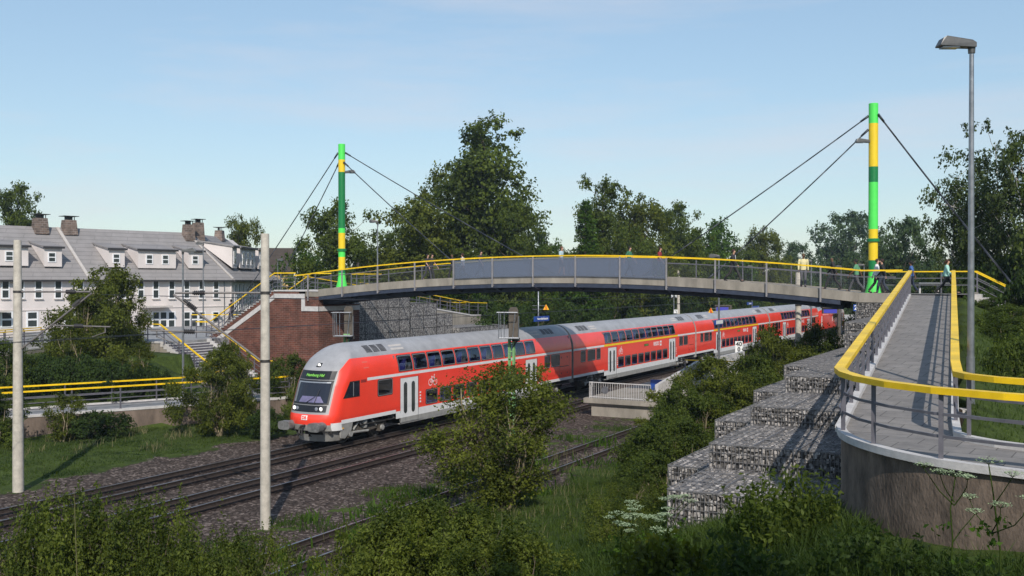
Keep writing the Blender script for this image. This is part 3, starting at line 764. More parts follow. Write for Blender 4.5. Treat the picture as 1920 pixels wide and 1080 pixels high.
# kerbs
k = MB()
ko = [Vector((x, y, land_z(x) + 0.05)) for x, y in outer_s]
left_line = [Vector((rl(y, -0.02).x, y, ramp_z(y) + 0.05)) for y in ysr[::-1][1:]]
k.ribbon(left_line + ko, 0.16, 0.12)
k.ribbon([Vector((rl(y, RW + 0.02).x, rl(y, RW + 0.02).y, ramp_z(y) + 0.05)) for y in ysr[::-1][1:-1]] + [Vector((x, y, land_z(x) + 0.05)) for x, y in inner], 0.14, 0.12)
kb = MB(); kb.bb(-8.995, -6.9, BY0, BY0 + 0.25, 6.55, 7.03); kb.build('edge_beam', M['conc'], ramp)
k.build('kerb', M['conc_l'], ramp)
# retaining wall under landing and ramp
w = MB()
line = [(x, y) for x, y in outer_s[::-1]] + [(rl(y, 0.0).x, y) for y in ysr]
n = len(line); V = []
for (x, y) in line:
    zt = (land_z(x) if y < 19.5 else ramp_z(y)) - 0.012
    V += [(x, y, 0.8), (x, y, zt)]
w.add(V, [(2 * i, 2 * i + 1, 2 * i + 3, 2 * i + 2) for i in range(n - 1)])
V = []
line2 = [(x, y) for x, y in inner[::-1]] + [(rl(y, RW).x, rl(y, RW).y) for y in ysr[1:]]
for (x, y) in line2:
    zt = (land_z(x) if y < 19.9 else ramp_z(y)) - 0.012
    V += [(x, y, 0.8), (x, y, zt)]
n = len(line2); w.add(V, [(2 * i + 2, 2 * i + 3, 2 * i + 1, 2 * i) for i in range(n - 1)])
w.build('retaining_wall', M['conc_wall'], ramp, smooth=True, auto=40)
w = MB(); w.bb(-7.2, -3.9, 54.2, 57.2, 1.0, 6.95); w.bb(-3.9, -3.75, 53.3, 57.2, 1.0, 7.05); w.build('abutment_wall', M['conc'], ramp)

# ramp railings
def rpt(y, off): p = rl(y, off); return (p.x, p.y, ramp_z(y) + 0.03)
Lp = [rpt(y, -0.03) for y in ysr[::-1]] + [(x, y, land_z(x) + 0.03) for x, y in outer[1:]]
tot = sum((Vector(a) - Vector(b_)).length for a, b_ in zip(Lp[:-1], Lp[1:]))
railing('railing', 'nearest yellow railing along the left edge of the ramp and round the landing', Lp, zrail=1.12, spacing=1.55, group='ramp railings', mids=(0.76, 0.42), rw=0.19, rh=0.10, post_w=0.07)
Rp = [rpt(y, RW + 0.02) for y in ysr[::-1]][:-1] + [(x, y, land_z(x) + 0.03) for x, y in inner]
railing('railing', 'yellow railing along the right edge of the ramp beside the grass bank', Rp, zrail=1.12, spacing=1.55, group='ramp railings', mids=(0.76, 0.42), rw=0.17, rh=0.10, post_w=0.07)
railing('railing', 'short level yellow railing closing the far side of the ramp top', [(-9.0, 57.25, 7.0), (-6.3, 57.25, 7.0), (-3.8, 57.25, 7.0)], zrail=1.13, spacing=1.6, group='footbridge railings')
# stairs falling away to the right at the top, with two railings
st = thing('staircase', 'concrete staircase falling to the right from the top of the ramp', 'staircase', (-3.7, 55, 3.0))
b = MB()
for i in range(18):
    b.bb(-3.74 + i * 0.31, -3.74 + (i + 1) * 0.31, 54.4, 57.0, 2.0, 6.97 - i * 0.165)
b.build('steps', M['conc_l'], st)
for (yy, lab) in ((54.35, 'yellow railing down the near side of the far staircase by the birch'), (57.05, 'yellow railing down the far side of the far staircase by the birch')):
    railing('railing', lab, [(-3.8, yy, 7.0), (1.8, yy, 4.0), (3.5, yy, 4.0)], zrail=1.13, spacing=1.6, group='staircase railings')

# ------------------------------------------------------------------ gabion baskets
def stones_face(b, rng, o, u, v, nrm, du, dv, cell=0.066, stretch=1.75, tilt=0.5):
    """loose stones on the rectangle o + u*[0,du] + v*[0,dv], bulging along nrm"""
    o = np.array(o, float); u = np.array(u, float); v = np.array(v, float); nrm = np.array(nrm, float)
    cu = cell; cv = cell * stretch
    nu = max(1, int(du / cu)); nv = max(1, int(dv / cv)); cu = du / nu; cv = dv / nv
    for j in range(nv):
        sh = rng.uniform(-0.3, 0.3)
        for i in range(nu):
            if rng.random() < 0.05: continue
            a = (i + 0.5 + rng.uniform(-0.22, 0.22)) * cu; c = (j + 0.5 + rng.uniform(-0.25, 0.25)) * cv
            p = o + u * a + v * c + nrm * rng.uniform(-0.035, 0.005)
            w = cu * rng.uniform(0.34, 0.62); h = cv * rng.uniform(0.34, 0.60); th = rng.uniform(-0.35, 0.35)
            U = u * cos(th) + v * sin(th); W = -u * sin(th) + v * cos(th)
            k = rng.uniform(0.45, 0.8); n_ = nrm + U * rng.uniform(-tilt, tilt) + W * rng.uniform(-tilt, tilt)
            base = [p - U * w - W * h, p + U * w - W * h * rng.uniform(0.6, 1), p + U * w * rng.uniform(0.7, 1) + W * h, p - U * w + W * h * rng.uniform(0.7, 1)]
            top = [p + (q_ - p) * k + n_ * 0.035 for q_ in base]
            bi = len(b.v); b.v += [tuple(x) for x in base + top]
            b.f += [(bi + 4, bi + 5, bi + 6, bi + 7)] + [(bi + t, bi + (t + 1) % 4, bi + 4 + (t + 1) % 4, bi + 4 + t) for t in range(4)]; b.m += [1] * 5
def gabion(x0, x1, y0, y1, z0, z1, label, seed, zvis=None, left=True):
    rng = random.Random(seed)
    t = thing('gabion_basket', label, 'gabion', ((x0 + x1) / 2, (y0 + y1) / 2, z0), 'stepped gabion baskets beside the ramp')
    b = MB(); i_ = 0.05
    b.bb(x0 + i_, x1 - i_, y0 + i_, y1 - i_, z0, z1 - i_, 0)
    zb_ = zvis if zvis is not None else z0
    e = 0.03
    stones_face(b, rng, (x0, y0 + e, zb_), (1, 0, 0), (0, 0, 1), (0, -1, 0), x1 - x0, z1 - zb_ - 0.02)
    if left: stones_face(b, rng, (x0 + e, y0, zb_), (0, 1, 0), (0, 0, 1), (-1, 0, 0), y1 - y0, z1 - zb_ - 0.02)
    b.bb(x0 + 0.03, x1 - 0.03, y0 + 0.03, y1 - 0.03, z1 - 0.049, z1 - 0.022, 2)
    stones_face(b, rng, (x0, y0, z1 - e), (1, 0, 0), (0, 1, 0), (0, 0, 1), x1 - x0, y1 - y0, cell=0.09, stretch=1.0, tilt=0.22)
    b.build('stone_fill', [M['dark'], M['rock'], M['rockbed']], t)
    c = MB(); r = 0.0052
    def wire(p, q): c.bar(p, q, 2 * r, 2 * r)
    n = int((x1 - x0) / 0.085)
    for i in range(n + 1):
        x = x0 + (x1 - x0) * i / n; wire((x, y0 - 0.012, zb_), (x, y0 - 0.012, z1 + 0.01)) 
        if i % 2 == 0: wire((x, y0 - 0.012, z1 + 0.01), (x, y1, z1 + 0.01))
    nz = max(1, int((z1 - zb_) / 0.16))
    for i in range(nz + 1):
        z = zb_ + (z1 - zb_) * i / nz; c.bar((x0, y0 - 0.02, z), (x1, y0 - 0.02, z), 0.012, 0.012)
        if left: c.bar((x0 - 0.02, y0, z), (x0 - 0.02, y1, z), 0.012, 0.012)
    n = int((y1 - y0) / 0.2)
    for i in range(n + 1):
        y = y0 + (y1 - y0) * i / n; wire((x0, y, z1 + 0.012), (x1, y, z1 + 0.012))
        if left: wire((x0 - 0.012, y, zb_), (x0 - 0.012, y, z1 + 0.01))
    # seams between the cages on the top
    y = y0 + 1.0
    while y < y1 - 0.3:
        c.bar((x0, y, z1 + 0.022), (x1, y, z1 + 0.022), 0.03, 0.014); y += 1.0
    x = x0 + 1.0
    while x < x1 - 0.3:
        c.bar((x, y0, z1 + 0.022), (x, y1, z1 + 0.022), 0.03, 0.014); x += 1.0
    c.build('wire_cage', M['wirem'], t)
    return t
def xr(y): return ramp_left(y) - 0.04
gabion(-7.0, xr(19.4), 19.4, 22.15, 2.1, 3.38, 'nearest and lowest gabion basket of the upper row, half behind leafy weeds', 1)
gabion(-7.0, xr(22.15), 22.15, 25.6, 3.0, 3.92, 'second gabion basket of the upper row counting from the camera', 2, 3.36)
gabion(-7.0, xr(25.6), 25.6, 29.3, 3.4, 4.40, 'third gabion basket of the upper row counting from the camera', 3, 3.90)
gabion(-7.0, xr(29.3), 29.3, 38.9, 3.9, 4.88, 'fourth, long gabion basket of the upper row beside the ramp railing', 4, 4.38)
gabion(-7.0, xr(39.0), 39.0, 46.0, 4.4, 5.60, 'fifth gabion basket of the upper row, mostly behind the yellow railing', 5, 4.86)
gabion(-8.4, -7.02, 23.3, 27.1, 1.6, 3.12, 'nearest gabion basket of the lower outer row beside the bushes', 6)
gabion(-8.4, -7.02, 27.1, 31.1, 2.0, 3.76, 'second gabion basket of the lower outer row beside the bushes', 7, 2.6)
gabion(-8.4, -7.02, 31.1, 35.0, 2.2, 4.19, 'third gabion basket of the lower outer row beside the bushes', 8, 3.2)
gabion(-8.4, -7.02, 35.0, 45.6, 2.2, 4.69, 'fourth and longest gabion basket of the lower outer row', 9, 3.6)
gabion(-8.4, xr(46.1), 46.1, 53.0, 3.6, 5.80, 'tall gabion basket below the one carrying the bridge end', 10, 4.66)
gabion(-9.1, xr(53.0) + 0.2, 53.04, 57.4, 3.6, 6.54, 'topmost gabion basket directly under the right end of the bridge deck', 11, 4.9)

# ------------------------------------------------------------------ left abutment, stairs, landings
wall = thing('brick_abutment', 'dark red brick abutment wall with white band under the left bridge end', 'wall', (-46, 53, 0.5))
b = MB()
# front face polygon (stair side) at y=53 ; stairs climb from x=-53.9 (z 3.6) to x=-47.8 (z 7.1)
fr = [(-54.6, 53.0, 0.4), (-43.9, 53.0, 0.4), (-43.9, 53.0, 6.58), (-45.6, 53.0, 6.58), (-45.6, 53.0, 6.93), (-47.8, 53.0, 6.93), (-53.9, 53.0, 3.42), (-54.6, 53.0, 3.42)]
b.prism(fr, (0, 0.5, 0))
b.bb(-47.4, -43.9, 53.5, 57.5, 0.4, 6.0)
b.bb(-47.4, -45.1, 53.5, 57.5, 6.0, 6.6)
b.build('brickwork', M['brick'], wall)
b = MB()
def band(pts, th=0.30):
    for a, c in zip(pts[:-1], pts[1:]):
        a = Vector(a); c = Vector(c)
        if abs(a.x - c.x) < 1e-3 and abs(a.y - c.y) < 1e-3: b.box(((a.x), a.y - 0.02, (a.z + c.z) / 2), (th, 0.06, abs(a.z - c.z) + th))
        else:
            up = Vector((0, 0, th / 2 if abs(a.z - c.z) < 0.05 else th * 0.58))
            b.prism([a - up + Vector((0, -0.05, 0)), c - up + Vector((0, -0.05, 0)), c + up + Vector((0, -0.05, 0)), a + up + Vector((0, -0.05, 0))], (0, 0.06, 0))
band([(-54.0, 53.0, 2.95), (-47.75, 53.0, 6.55)]); band([(-47.8, 53.0, 6.62), (-45.05, 53.0, 6.62)]); 
b.bb(-45.34, -45.04, 52.95, 53.01, 5.75, 6.47)
b.bb(-45.34, -43.85, 52.948, 53.01, 5.60, 5.92)
b.bb(-43.91, -43.85, 52.95, 57.5, 5.60, 5.92)
b.build('white_band', M['conc_l'], wall)
stair = thing('staircase', 'concrete and brick stairs climbing behind the concrete mast to the bridge', 'staircase', (-50.8, 54.2, 3.4))
b = MB(); ns = 22
for i in range(ns):
    x0 = -53.9 + i * (6.1 / ns); zt_ = 3.6 + (i + 1) * (3.36 / ns); b.bb(x0, x0 + 6.1 / ns + 0.02, 52.96, 56.9, zt_ - 0.045, zt_, 0); b.bb(x0, x0 + 6.1 / ns, 53.003, 56.9, 2.6, zt_ - 0.045, 1)
b.build('steps', [M['conc_l'], M['brick']], stair)
b = MB(); b.bb(-47.8, -43.9, 52.95, 57.4, 6.62 + 0.31, 7.03); b.bb(-47.8, -45.0, 57.4, 62, 6.7, 7.03); b.build('top_landing', M['conc_l'], stair)
railing('railing', 'yellow stair railing climbing past the concrete mast to the bridge', [(-54.3, 53.06, 3.62), (-53.8, 53.06, 3.65), (-47.8, 53.06, 7.06), (-45.9, 53.0, 7.06)], zrail=1.13, spacing=1.25, group='left staircase railings', mids=(0.8, 0.5, 0.2), rw=0.10, rh=0.07)
railing('railing', 'yellow railing on the far side of the upper stairs behind the mast', [(-53.8, 56.95, 3.65), (-47.8, 56.95, 7.06), (-46.0, 56.95, 7.06)], zrail=1.13, spacing=1.4, group='left staircase railings', mids=(0.8, 0.45), rw=0.09)
railing('railing', 'level yellow railing behind the left mast foot', [(-48.0, 61.9, 7.04), (-45.2, 61.9, 7.04), (-45.0, 58.0, 7.04)], zrail=1.13, spacing=1.6, group='left landing railings', mids=(0.8, 0.45))

# gabion wall on the left and the ramp behind it
def fargab(x0, x1, y0, y1, z0, z1, label):
    t = thing('gabion_wall_block', label, 'gabion', ((x0 + x1) / 2, (y0 + y1) / 2, z0), 'gabion blocks left of the bridge')
    b = MB(); b.bb(x0, x1, y0, y1, z0, z1); b.build('stone_fill', M['gabion_far'], t)
    c = MB(); n = max(1, round((y1 - y0) / 1.55))
    for i in range(n + 1):
        y = y0 + (y1 - y0) * i / n; c.box((x1 + 0.008, y, (z0 + z1) / 2), (0.014, 0.045, z1 - z0))
    nz = max(1, round((z1 - z0) / 1.0))
    for i in range(nz + 1): c.box((x1 + 0.010, (y0 + y1) / 2, z0 + (z1 - z0) * i / nz), (0.014, y1 - y0, 0.035))
    c.build('wire_cage', M['dark'], t)
fargab(-47.5, -44.5, 57.55, 64.7, 0.0, 6.58, 'tallest grey gabion block beside the brick wall, partly in shadow')
fargab(-47.5, -44.5, 64.75, 68.5, 0.0, 5.88, 'grey gabion block stepping down next to the tallest one')
fargab(-47.2, -44.5, 68.55, 70.9, 0.0, 4.95, 'short grey gabion block below the concrete ramp wall')
fargab(-47.2, -43.8, 70.95, 79.2, 0.0, 3.75, 'low long gabion block at the far end of the row behind the train')
lr = thing('concrete_ramp', 'concrete ramp wall descending away behind the gabion blocks', 'ramp', (-48, 74, 0))
b = MB(); b.prism([(-47.55, 58, 0), (-47.55, 82, 0), (-47.55, 82, 4.35), (-47.55, 79, 4.45), (-47.55, 69, 5.65), (-47.55, 58, 6.9)], (-2.4, 0, 0)); b.build('wall', M['conc'], lr)
b = MB(); b.prism([(-47.5, 69, 5.66), (-47.5, 79, 4.46), (-47.5, 82, 4.36), (-47.5, 82, 4.48), (-47.5, 79, 4.58), (-47.5, 69, 5.78)], (-0.2, 0, 0)); b.build('kerb', M['conc_l'], lr)
railing('railing', 'yellow railing down the near side of the descending concrete ramp', [(-47.6, 62.5, 6.4), (-47.6, 69, 5.75), (-47.6, 79, 4.55), (-47.6, 82, 4.45)], zrail=1.13, spacing=1.7, group='left ramp railings', mids=(0.8, 0.45))
railing('railing', 'yellow railing down the far side of the descending concrete ramp', [(-49.9, 58.5, 6.9), (-49.9, 69, 5.75), (-49.9, 79, 4.55), (-49.9, 82, 4.45)], zrail=1.13, spacing=1.7, group='left ramp railings', mids=(0.8, 0.45))

# plaza landing and lower stairs
lz = 3.6
pl = tag(MB().prism([(-56.4, 46.9, lz - 0.5), (-52, 46.8, lz - 0.5), (-52, 53.4, lz - 0.5), (-55.0, 53.5, lz - 0.5), (-55.0, 58, lz - 0.5), (-68, 66, lz - 0.5), (-78, 58, lz - 0.5), (-68, 44, lz - 0.5), (-58.9, 44, lz - 0.5), (-56.9, 38, lz - 0.5), (-55.2, 26, lz - 0.5), (-58.0, 26, lz - 0.5), (-59.6, 38, lz - 0.5), (-61.5, 43, lz - 0.5)][:4] + [(-55.0, 58, lz - 0.5), (-68, 66, lz - 0.5), (-78, 52, lz - 0.5), (-62, 47.2, lz - 0.5)], (0, 0, 0.5)).build('pavement', M['asph']), kind='structure')
ust = thing('terrace_wall', 'pale kerbed concrete terrace wall left of the lower stairs', 'wall', (-54, 46.8, 2))
b = MB(); b.bb(-56.4, -52.0, 46.62, 46.88, 1.6, lz - 0.06); b.build('wall', M['conc'], ust)
b = MB(); b.bb(-56.5, -51.95, 46.58, 46.92, lz - 0.06, lz + 0.06); b.build('kerb', M['conc_l'], ust)
ls = thing('staircase', 'wide concrete stairs with pale nosings down to the lower path', 'staircase', (-50, 49, 1.1))
b = MB(); ns = 15
for i in range(ns):
    x0 = -52.0 + i * 0.30
    z1 = lz - 0.01 - (i + 1) * (2.5 / (ns + 1)); b.bb(x0, x0 + 0.30, 46.95, 50.9, 0.3, z1 - 0.03, 0)
    b.bb(x0 + 0.05, x0 + 0.32, 46.93, 50.92, z1 - 0.03, z1, 1)
b.build('steps', [M['rail_grey'], M['conc_l']], ls)
b = MB()
for yy in (46.85, 50.95):
    for i in range(ns):
        x0 = -52.0 + i * 0.30; z1 = lz + 0.05 - i * (2.5 / (ns + 1))
        b.bb(x0, x0 + 0.305, yy - 0.10, yy + 0.08, z1 - 0.34, z1, 0)
b.build('stair_kerb', M['conc_l'], ls)
b = MB(); b.prism([(-52.0, 46.77, 0.3), (-47.4, 46.77, 0.3), (-47.4, 46.77, 1.0), (-52.0, 46.77, 3.36)], (0, 0.05, 0)); b.build('stair_wall', M['conc'], ls)
railing('railing', 'yellow railing along the terrace and down the near side of the lower stairs', [(-56.3, 46.75, lz + 0.06), (-52.0, 46.75, lz + 0.06), (-47.4, 46.75, 1.12), (-46.0, 46.4, 1.12)], zrail=1.13, spacing=1.5, group='left staircase railings', rw=0.10, rh=0.08)
railing('railing', 'yellow railing down the brick side of the lower stairs', [(-53.2, 51.05, lz + 0.06), (-52.0, 51.05, lz + 0.06), (-47.4, 51.05, 1.12), (-46.4, 51.4, 1.12)], zrail=1.13, spacing=1.5, group='left staircase railings', rw=0.10, rh=0.08)
railing('railing', 'yellow railing rising slightly across the terrace in front of the doors', [(-61, 58, lz), (-56.5, 60.5, lz), (-55.2, 61.2, lz)], zrail=1.35, spacing=2.2, group='left terrace railings')
# upper left path with low wall
up = thing('path_retaining_wall', 'low concrete edge of the upper path behind the left trees', 'wall', (-57, 38, 2.2))
U = [(-53.3, 22), (-56.2, 35.5), (-57.6, 41.0), (-58.6, 44.2), (-56.4, 46.9)]
b = MB(); b.ribbon([(x, y, 3.0) for x, y in U], 0.2, 0.5); b.build('wall', M['conc'], up)
b = MB(); b.ribbon([(x, y, 3.30) for x, y in U], 0.24, 0.10); b.build('kerb', M['conc_l'], up)
pa = MB(); off = [(x - 2.3, y + 0.3) for x, y in U]
n = len(U); pa.add([(x, y, 3.30) for x, y in U] + [(x, y, 3.30) for x, y in off], [(i, i + 1, n + i + 1, n + i)[::-1] for i in range(n - 1)]); pa.bb(-66, -58.9, 42, 47.2, 3.25, 3.56)
tag(pa.build('path', M['asph']), kind='structure')
railing('railing', 'yellow railing on the near edge of the upper left path', [(x, y, 3.35) for x, y in U[:-1]], zrail=1.13, spacing=1.8, group='left path railings', rw=0.09)
railing('railing', 'yellow railing on the far edge of the upper left path', [(x - 2.2, y + 0.2, 3.35) for x, y in U[:-1]], zrail=1.13, spacing=1.8, group='left path railings', rw=0.09)

# lower path with concrete wall
lw = thing('path_retaining_wall', 'long stained concrete wall holding the lower path above the grass', 'wall', (-42, 35, -0.3))
WP = [(x, y) for x, y in WALL]
b = MB(); b.ribbon([(x, y, 0.36) for x, y in WP], 0.24, 1.26); b.build('wall', M['conc_dk'], lw)
b = MB(); b.ribbon([(x - 0.02, y, 1.04) for x, y in WP], 0.34, 0.11); b.build('kerb', M['conc_l'], lw)
IN = [(-68.4, -11.6), (-54.4, 16.8), (-46.6, 32.6), (-43.0, 40.1), (-44.4, 45.6), (-47.45, 46.95)]
p = MB(); 
pol = [(x, y) for x, y in WP] + [(-43.9, 53.0), (-47.45, 53.0)] + IN[::-1]
vs = [Vector((x, y, 1.06)) for x, y in pol]
tri = mathutils.geometry.tessellate_polygon([vs])
p.add([tuple(v) for v in vs], [tuple(t) if (vs[t[1]] - vs[t[0]]).cross(vs[t[2]] - vs[t[0]]).z > 0 else tuple(t)[::-1] for t in tri])
tag(p.build('lower_path', M['asph']), kind='structure')
b = MB(); b.ribbon([(x, y, 1.06) for x, y in IN], 0.16, 0.2); kk = b.build('kerb', M['conc_l'], lw)
railing('railing', 'yellow railing on top of the long concrete wall beside the tracks', [(x - 0.05, y, 1.1) for x, y in WP], zrail=1.13, spacing=2.35, group='left path railings', mids=(0.85, 0.55, 0.25), rw=0.09, rh=0.08)
railing('railing', 'yellow railing on the inner side of the lower path', [(x + 0.05, y, 1.12) for x, y in IN[:-1]], zrail=1.13, spacing=2.35, group='left path railings', mids=(0.85, 0.5), rw=0.09, rh=0.08)

# ------------------------------------------------------------------ lettering
def text_obj(name, s, size, material, parent, origin, xdir, updir, depth=0.004, align='CENTER', bold=0.0):
    cu = bpy.data.curves.new('t', 'FONT'); cu.body = s; cu.size = size; cu.align_x = align; cu.align_y = 'CENTER'; cu.extrude = depth; cu.offset = bold
    tmp = bpy.data.objects.new('t', cu); COL.objects.link(tmp)
    dg = bpy.context.evaluated_depsgraph_get(); me = bpy.data.meshes.new_from_object(tmp.evaluated_get(dg))
    bpy.data.objects.remove(tmp); bpy.data.curves.remove(cu)
    x = Vector(xdir).normalized(); u = Vector(updir); u = (u - x * u.dot(x)).normalized(); n = x.cross(u)
    o3 = Vector(origin) - (ORG[parent.name] if parent is not None else Vector((0, 0, 0)))
    for v in me.vertices: c = v.co.copy(); v.co = o3 + x * c.x + u * c.y + n * c.z
    me.materials.clear(); me.materials.append(material); me.name = name
    ob = bpy.data.objects.new(name, me); COL.objects.link(ob)
    if parent is not None: ob.parent = parent; ORG[ob.name] = ORG[parent.name].copy()
    return ob

# ------------------------------------------------------------------ the train
def wz(z):
    if z <= 2.85: return 1.39
    t = min(1.0, (z - 2.85) / 1.79)
    return 1.39 * (1 - t ** 2.25) ** (1 / 2.15)
LEAN = [(0.2, 0.35), (0.85, 0.06), (1.3, 0.0), (2.0, 0.26), (2.8, 0.56), (3.5, 0.92), (3.9, 1.32), (4.2, 1.76), (4.4, 2.10), (4.52, 2.38), (4.60, 2.66), (4.64, 2.95)]
def lean(z): return lerp_tab(z, LEAN)
def DD(z): return 0.95 if z < 3.5 else max(0.25, 0.95 - (z - 3.5) * 0.62)
PP = 2.25
def fy(r, z): return lean(z) + DD(z) * (1 - (1 - min(1, abs(r)) ** PP) ** (1 / PP))
def sx_(u, z, nose):
    if not nose or u >= lean(z) + DD(z): return wz(z)
    t = max(0.0, (u - lean(z)) / DD(z))
    return wz(z) * (1 - (1 - t) ** PP) ** (1 / PP)
MATS_BODY = [M['red'], M['white'], M['roof'], M['skirt'], M['yel_t'], M['front_grey']]
MID_Z = (2.03, 2.80); UP_Z = (3.10, 3.86); LO_Z = (1.20, 1.93)
def coach(nose, yellow, label, L=25.95):
    t = thing('double_deck_coach', label, 'train coach', (0, 0, 0), 'coaches of the red double deck train')
    off = 0.0 if not nose else 0.0
    doors = []; wins = []; yr = None
    if nose:
        L = 25.8; base = 35.8
        doors = [(41.5 - base, 43.1 - base), (54.95 - base, 56.5 - base)]
        ups = [(41.38 + i * 1.365 - base, 41.38 + i * 1.365 + 1.22 - base) for i in range(11)]
        los = [(43.8 + i * 1.36 - base, 43.8 + i * 1.36 + 1.10 - base) for i in range(8)]
        mids = [(39.6 - base, 40.8 - base), (57.55 - base, 58.3 - base), (58.5 - base, 59.75 - base)]
        stripe = (38.75 - base, L)
        bog = [(0.0, 5.3), (20.9, L)]
    else:
        doors = [(5.95, 7.55), (19.0, 20.6)]
        ups = [(5.4 + i * 1.385, 5.4 + i * 1.385 + 1.25) for i in range(11)]
        los = [(7.85 + i * 1.37, 7.85 + i * 1.37 + 1.10) for i in range(8)]
        mids = [(1.2, 1.95), (2.35, 3.65), (3.85, 4.55), (21.6, 22.5), (22.75, 23.8)]
        stripe = (0, L); yr = (5.2, 21.2) if yellow else None
        bog = [(0.0, 5.2), (21.2, L)]
    rects = [(a, b_, *UP_Z) for a, b_ in ups] + [(a, b_, *LO_Z) for a, b_ in los] + [(a, b_, *MID_Z) for a, b_ in mids] + [(a, b_, 0.55, 2.74) for a, b_ in doors]
    ub = set([0.0, L]); 
    for r in rects: ub |= {r[0], r[1]}
    for a, b_ in bog: ub |= {a, b_, }
    ub |= {bog[0][1] + 0.45, bog[1][0] - 0.45}
    if nose: ub |= {stripe[0], 2.45, 2.2}
    if yr: ub |= set(yr)
    ub = sorted(ub)
    zbk = [0.42, 0.55, 0.74, 1.02, 1.10, 1.20, 1.93, 2.03, 2.74, 2.80, 2.86, 2.95, 3.00, 3.10, 3.22, 3.35, 3.5, 3.65, 3.78, 3.86, 3.92, 3.97, 4.08, 4.2, 4.32, 4.42, 4.50, 4.56, 4.60, 4.625, 4.64]
    if nose: zbk = sorted(set(zbk + [3.3, 3.43, 1.35, 1.5, 1.7, 2.3, 2.55, 2.65]))
    def u_of(u, z): return max(u, lean(z) + DD(z)) if nose else u
    def mati(u, z):
        if z > 3.97: return 2
        if 2.86 < z < 3.00:
            if yr and yr[0] < u < yr[1]: return 4
            if u > stripe[0]: return 1
        if z < 1.10:
            inb = any(a <= u <= b_ for a, b_ in bog)
            if inb: return 1 if z > 1.02 or (nose and z > 0.9) else -1
            tr = (bog[0][1] < u < bog[0][1] + 0.45) or (bog[1][0] - 0.45 < u < bog[1][0])
            if z > 0.74: return 1
            if tr: return 1 if z > 0.74 else -1
            return 3
        if z < 1.20 and any(a <= u <= b_ for a, b_ in bog): return 1
        return 0
    b = MB()
    for side in (1, -1):
        for i in range(len(ub) - 1):
            for j in range(len(zbk) - 1):
                u0, u1, z0, z1 = ub[i], ub[i + 1], zbk[j], zbk[j + 1]; uc, zc = (u0 + u1) / 2, (z0 + z1) / 2
                if side == 1 and any(r[0] < uc < r[1] and r[2] < zc < r[3] for r in rects): continue
                if side == -1 and any(r[0] < uc < r[1] and r[2] < zc < r[3] and r[3] > 3 for r in rects): continue
                if nose and u1 <= min(lean(z0), lean(z1)) + DD(z0): continue
                mi = mati(max(uc, 0.01), zc)
                if mi < 0: continue
                P = [(side * wz(z0), u_of(u0, z0), z0), (side * wz(z0), u_of(u1, z0), z0), (side * wz(z1), u_of(u1, z1), z1), (side * wz(z1), u_of(u0, z1), z1)]
                if side == -1: P = P[::-1]
                b.add(P, [(0, 1, 2, 3)], mi)
    # flat ridge closing strip is reached because wz -> 0; end caps
    def cap(u, flip):
        pr = [(wz(z), u, z) for z in zbk if z >= 0.74] + [(-wz(z), u, z) for z in reversed(zbk) if z >= 0.74]
        b.add(pr, [tuple(range(len(pr)))[::(-1 if flip else 1)]], 3)
    cap(L, True)
    if not nose: cap(0.0, False)
    # underfloor
    b.bb(-1.36, 1.36, 0.9 if nose else 0.1, L - 0.1, 1.02, 1.06, 3)
    b.bb(-1.33, 1.33, bog[0][1] + 0.5, bog[1][0] - 0.5, 0.40, 0.44, 3)
    if nose:
        rs = [0, .1, .2, .3, .4, .5, .6, .7, 'g', .86, .91, .95, .975, .99, 1.0]
        zr_ = [z for z in zbk if z >= 0.9 or z in (0.74,)]
        zr_ = sorted(set(zr_ + [0.9]))
        def rv(r, z):
            g_ = 0.80 if z < 3.43 else min(0.985, 0.80 + (z - 3.43) / 0.54 * 0.185)
            if r == 'g': return g_
            if r <= .7: return r / .7 * (g_ - 0.05)
            k_ = (r - .80) / .20
            return g_ + (1 - g_) * k_
        for side in (1, -1):
            for j in range(len(zr_) - 1):
                z0, z1 = zr_[j], zr_[j + 1]; zc = (z0 + z1) / 2
                for i in range(len(rs) - 1):
                    P = []
                    for (ri, zz) in ((rs[i], z0), (rs[i + 1], z0), (rs[i + 1], z1), (rs[i], z1)):
                        r = rv(ri, zz); P.append((side * r * wz(zz), fy(r, zz), zz))
                    if side == -1: P = P[::-1]
                    if zc > 3.97: mi = 2
                    elif zc < 1.10 and i > 8: mi = 1
                    elif zc < 1.0: mi = 3
                    elif zc > 1.5 and i < 8: mi = 5 if zc < 3.43 else 2
                    else: mi = 0
                    b.add(P, [(0, 1, 2, 3)], mi)
    body = b.build('body', MATS_BODY, t, smooth=False)
    bm_ = body.data
    import bmesh
    bm = bmesh.new(); bm.from_mesh(bm_); bmesh.ops.remove_doubles(bm, verts=bm.verts, dist=0.0008); bm.to_mesh(bm_); bm.free()
    bm_.polygons.foreach_set('use_smooth', [True] * len(bm_.polygons)); bm_.set_sharp_from_angle(angle=radians(32))
    # interior
    q = MB()
    a0 = 2.6 if nose else 0.15
    q.bb(-1.30, 1.33, a0, L - 0.2, 0.76, 0.80, 0); q.bb(-1.30, 1.33, a0 + 2.2, L - 4.5, 2.50, 2.55, 0)
    q.bb(-1.33, -1.30, a0, L - 0.2, 0.8, 3.0, 1); q.bb(-1.22, -1.19, a0 + 2.4, L - 2.5, 3.0, 4.0, 1); q.bb(-1.0, 1.0, a0 + 2.4, L - 2.5, 4.0, 4.03, 1)
    for u in (a0, bog[0][1], bog[1][0], L - 0.2): q.bb(-1.25, 1.25, u, u + 0.05, 0.8, 3.9 if u > 3 else 3.1, 1)
    q.build('interior', [M['dark'], M['inner']], t)
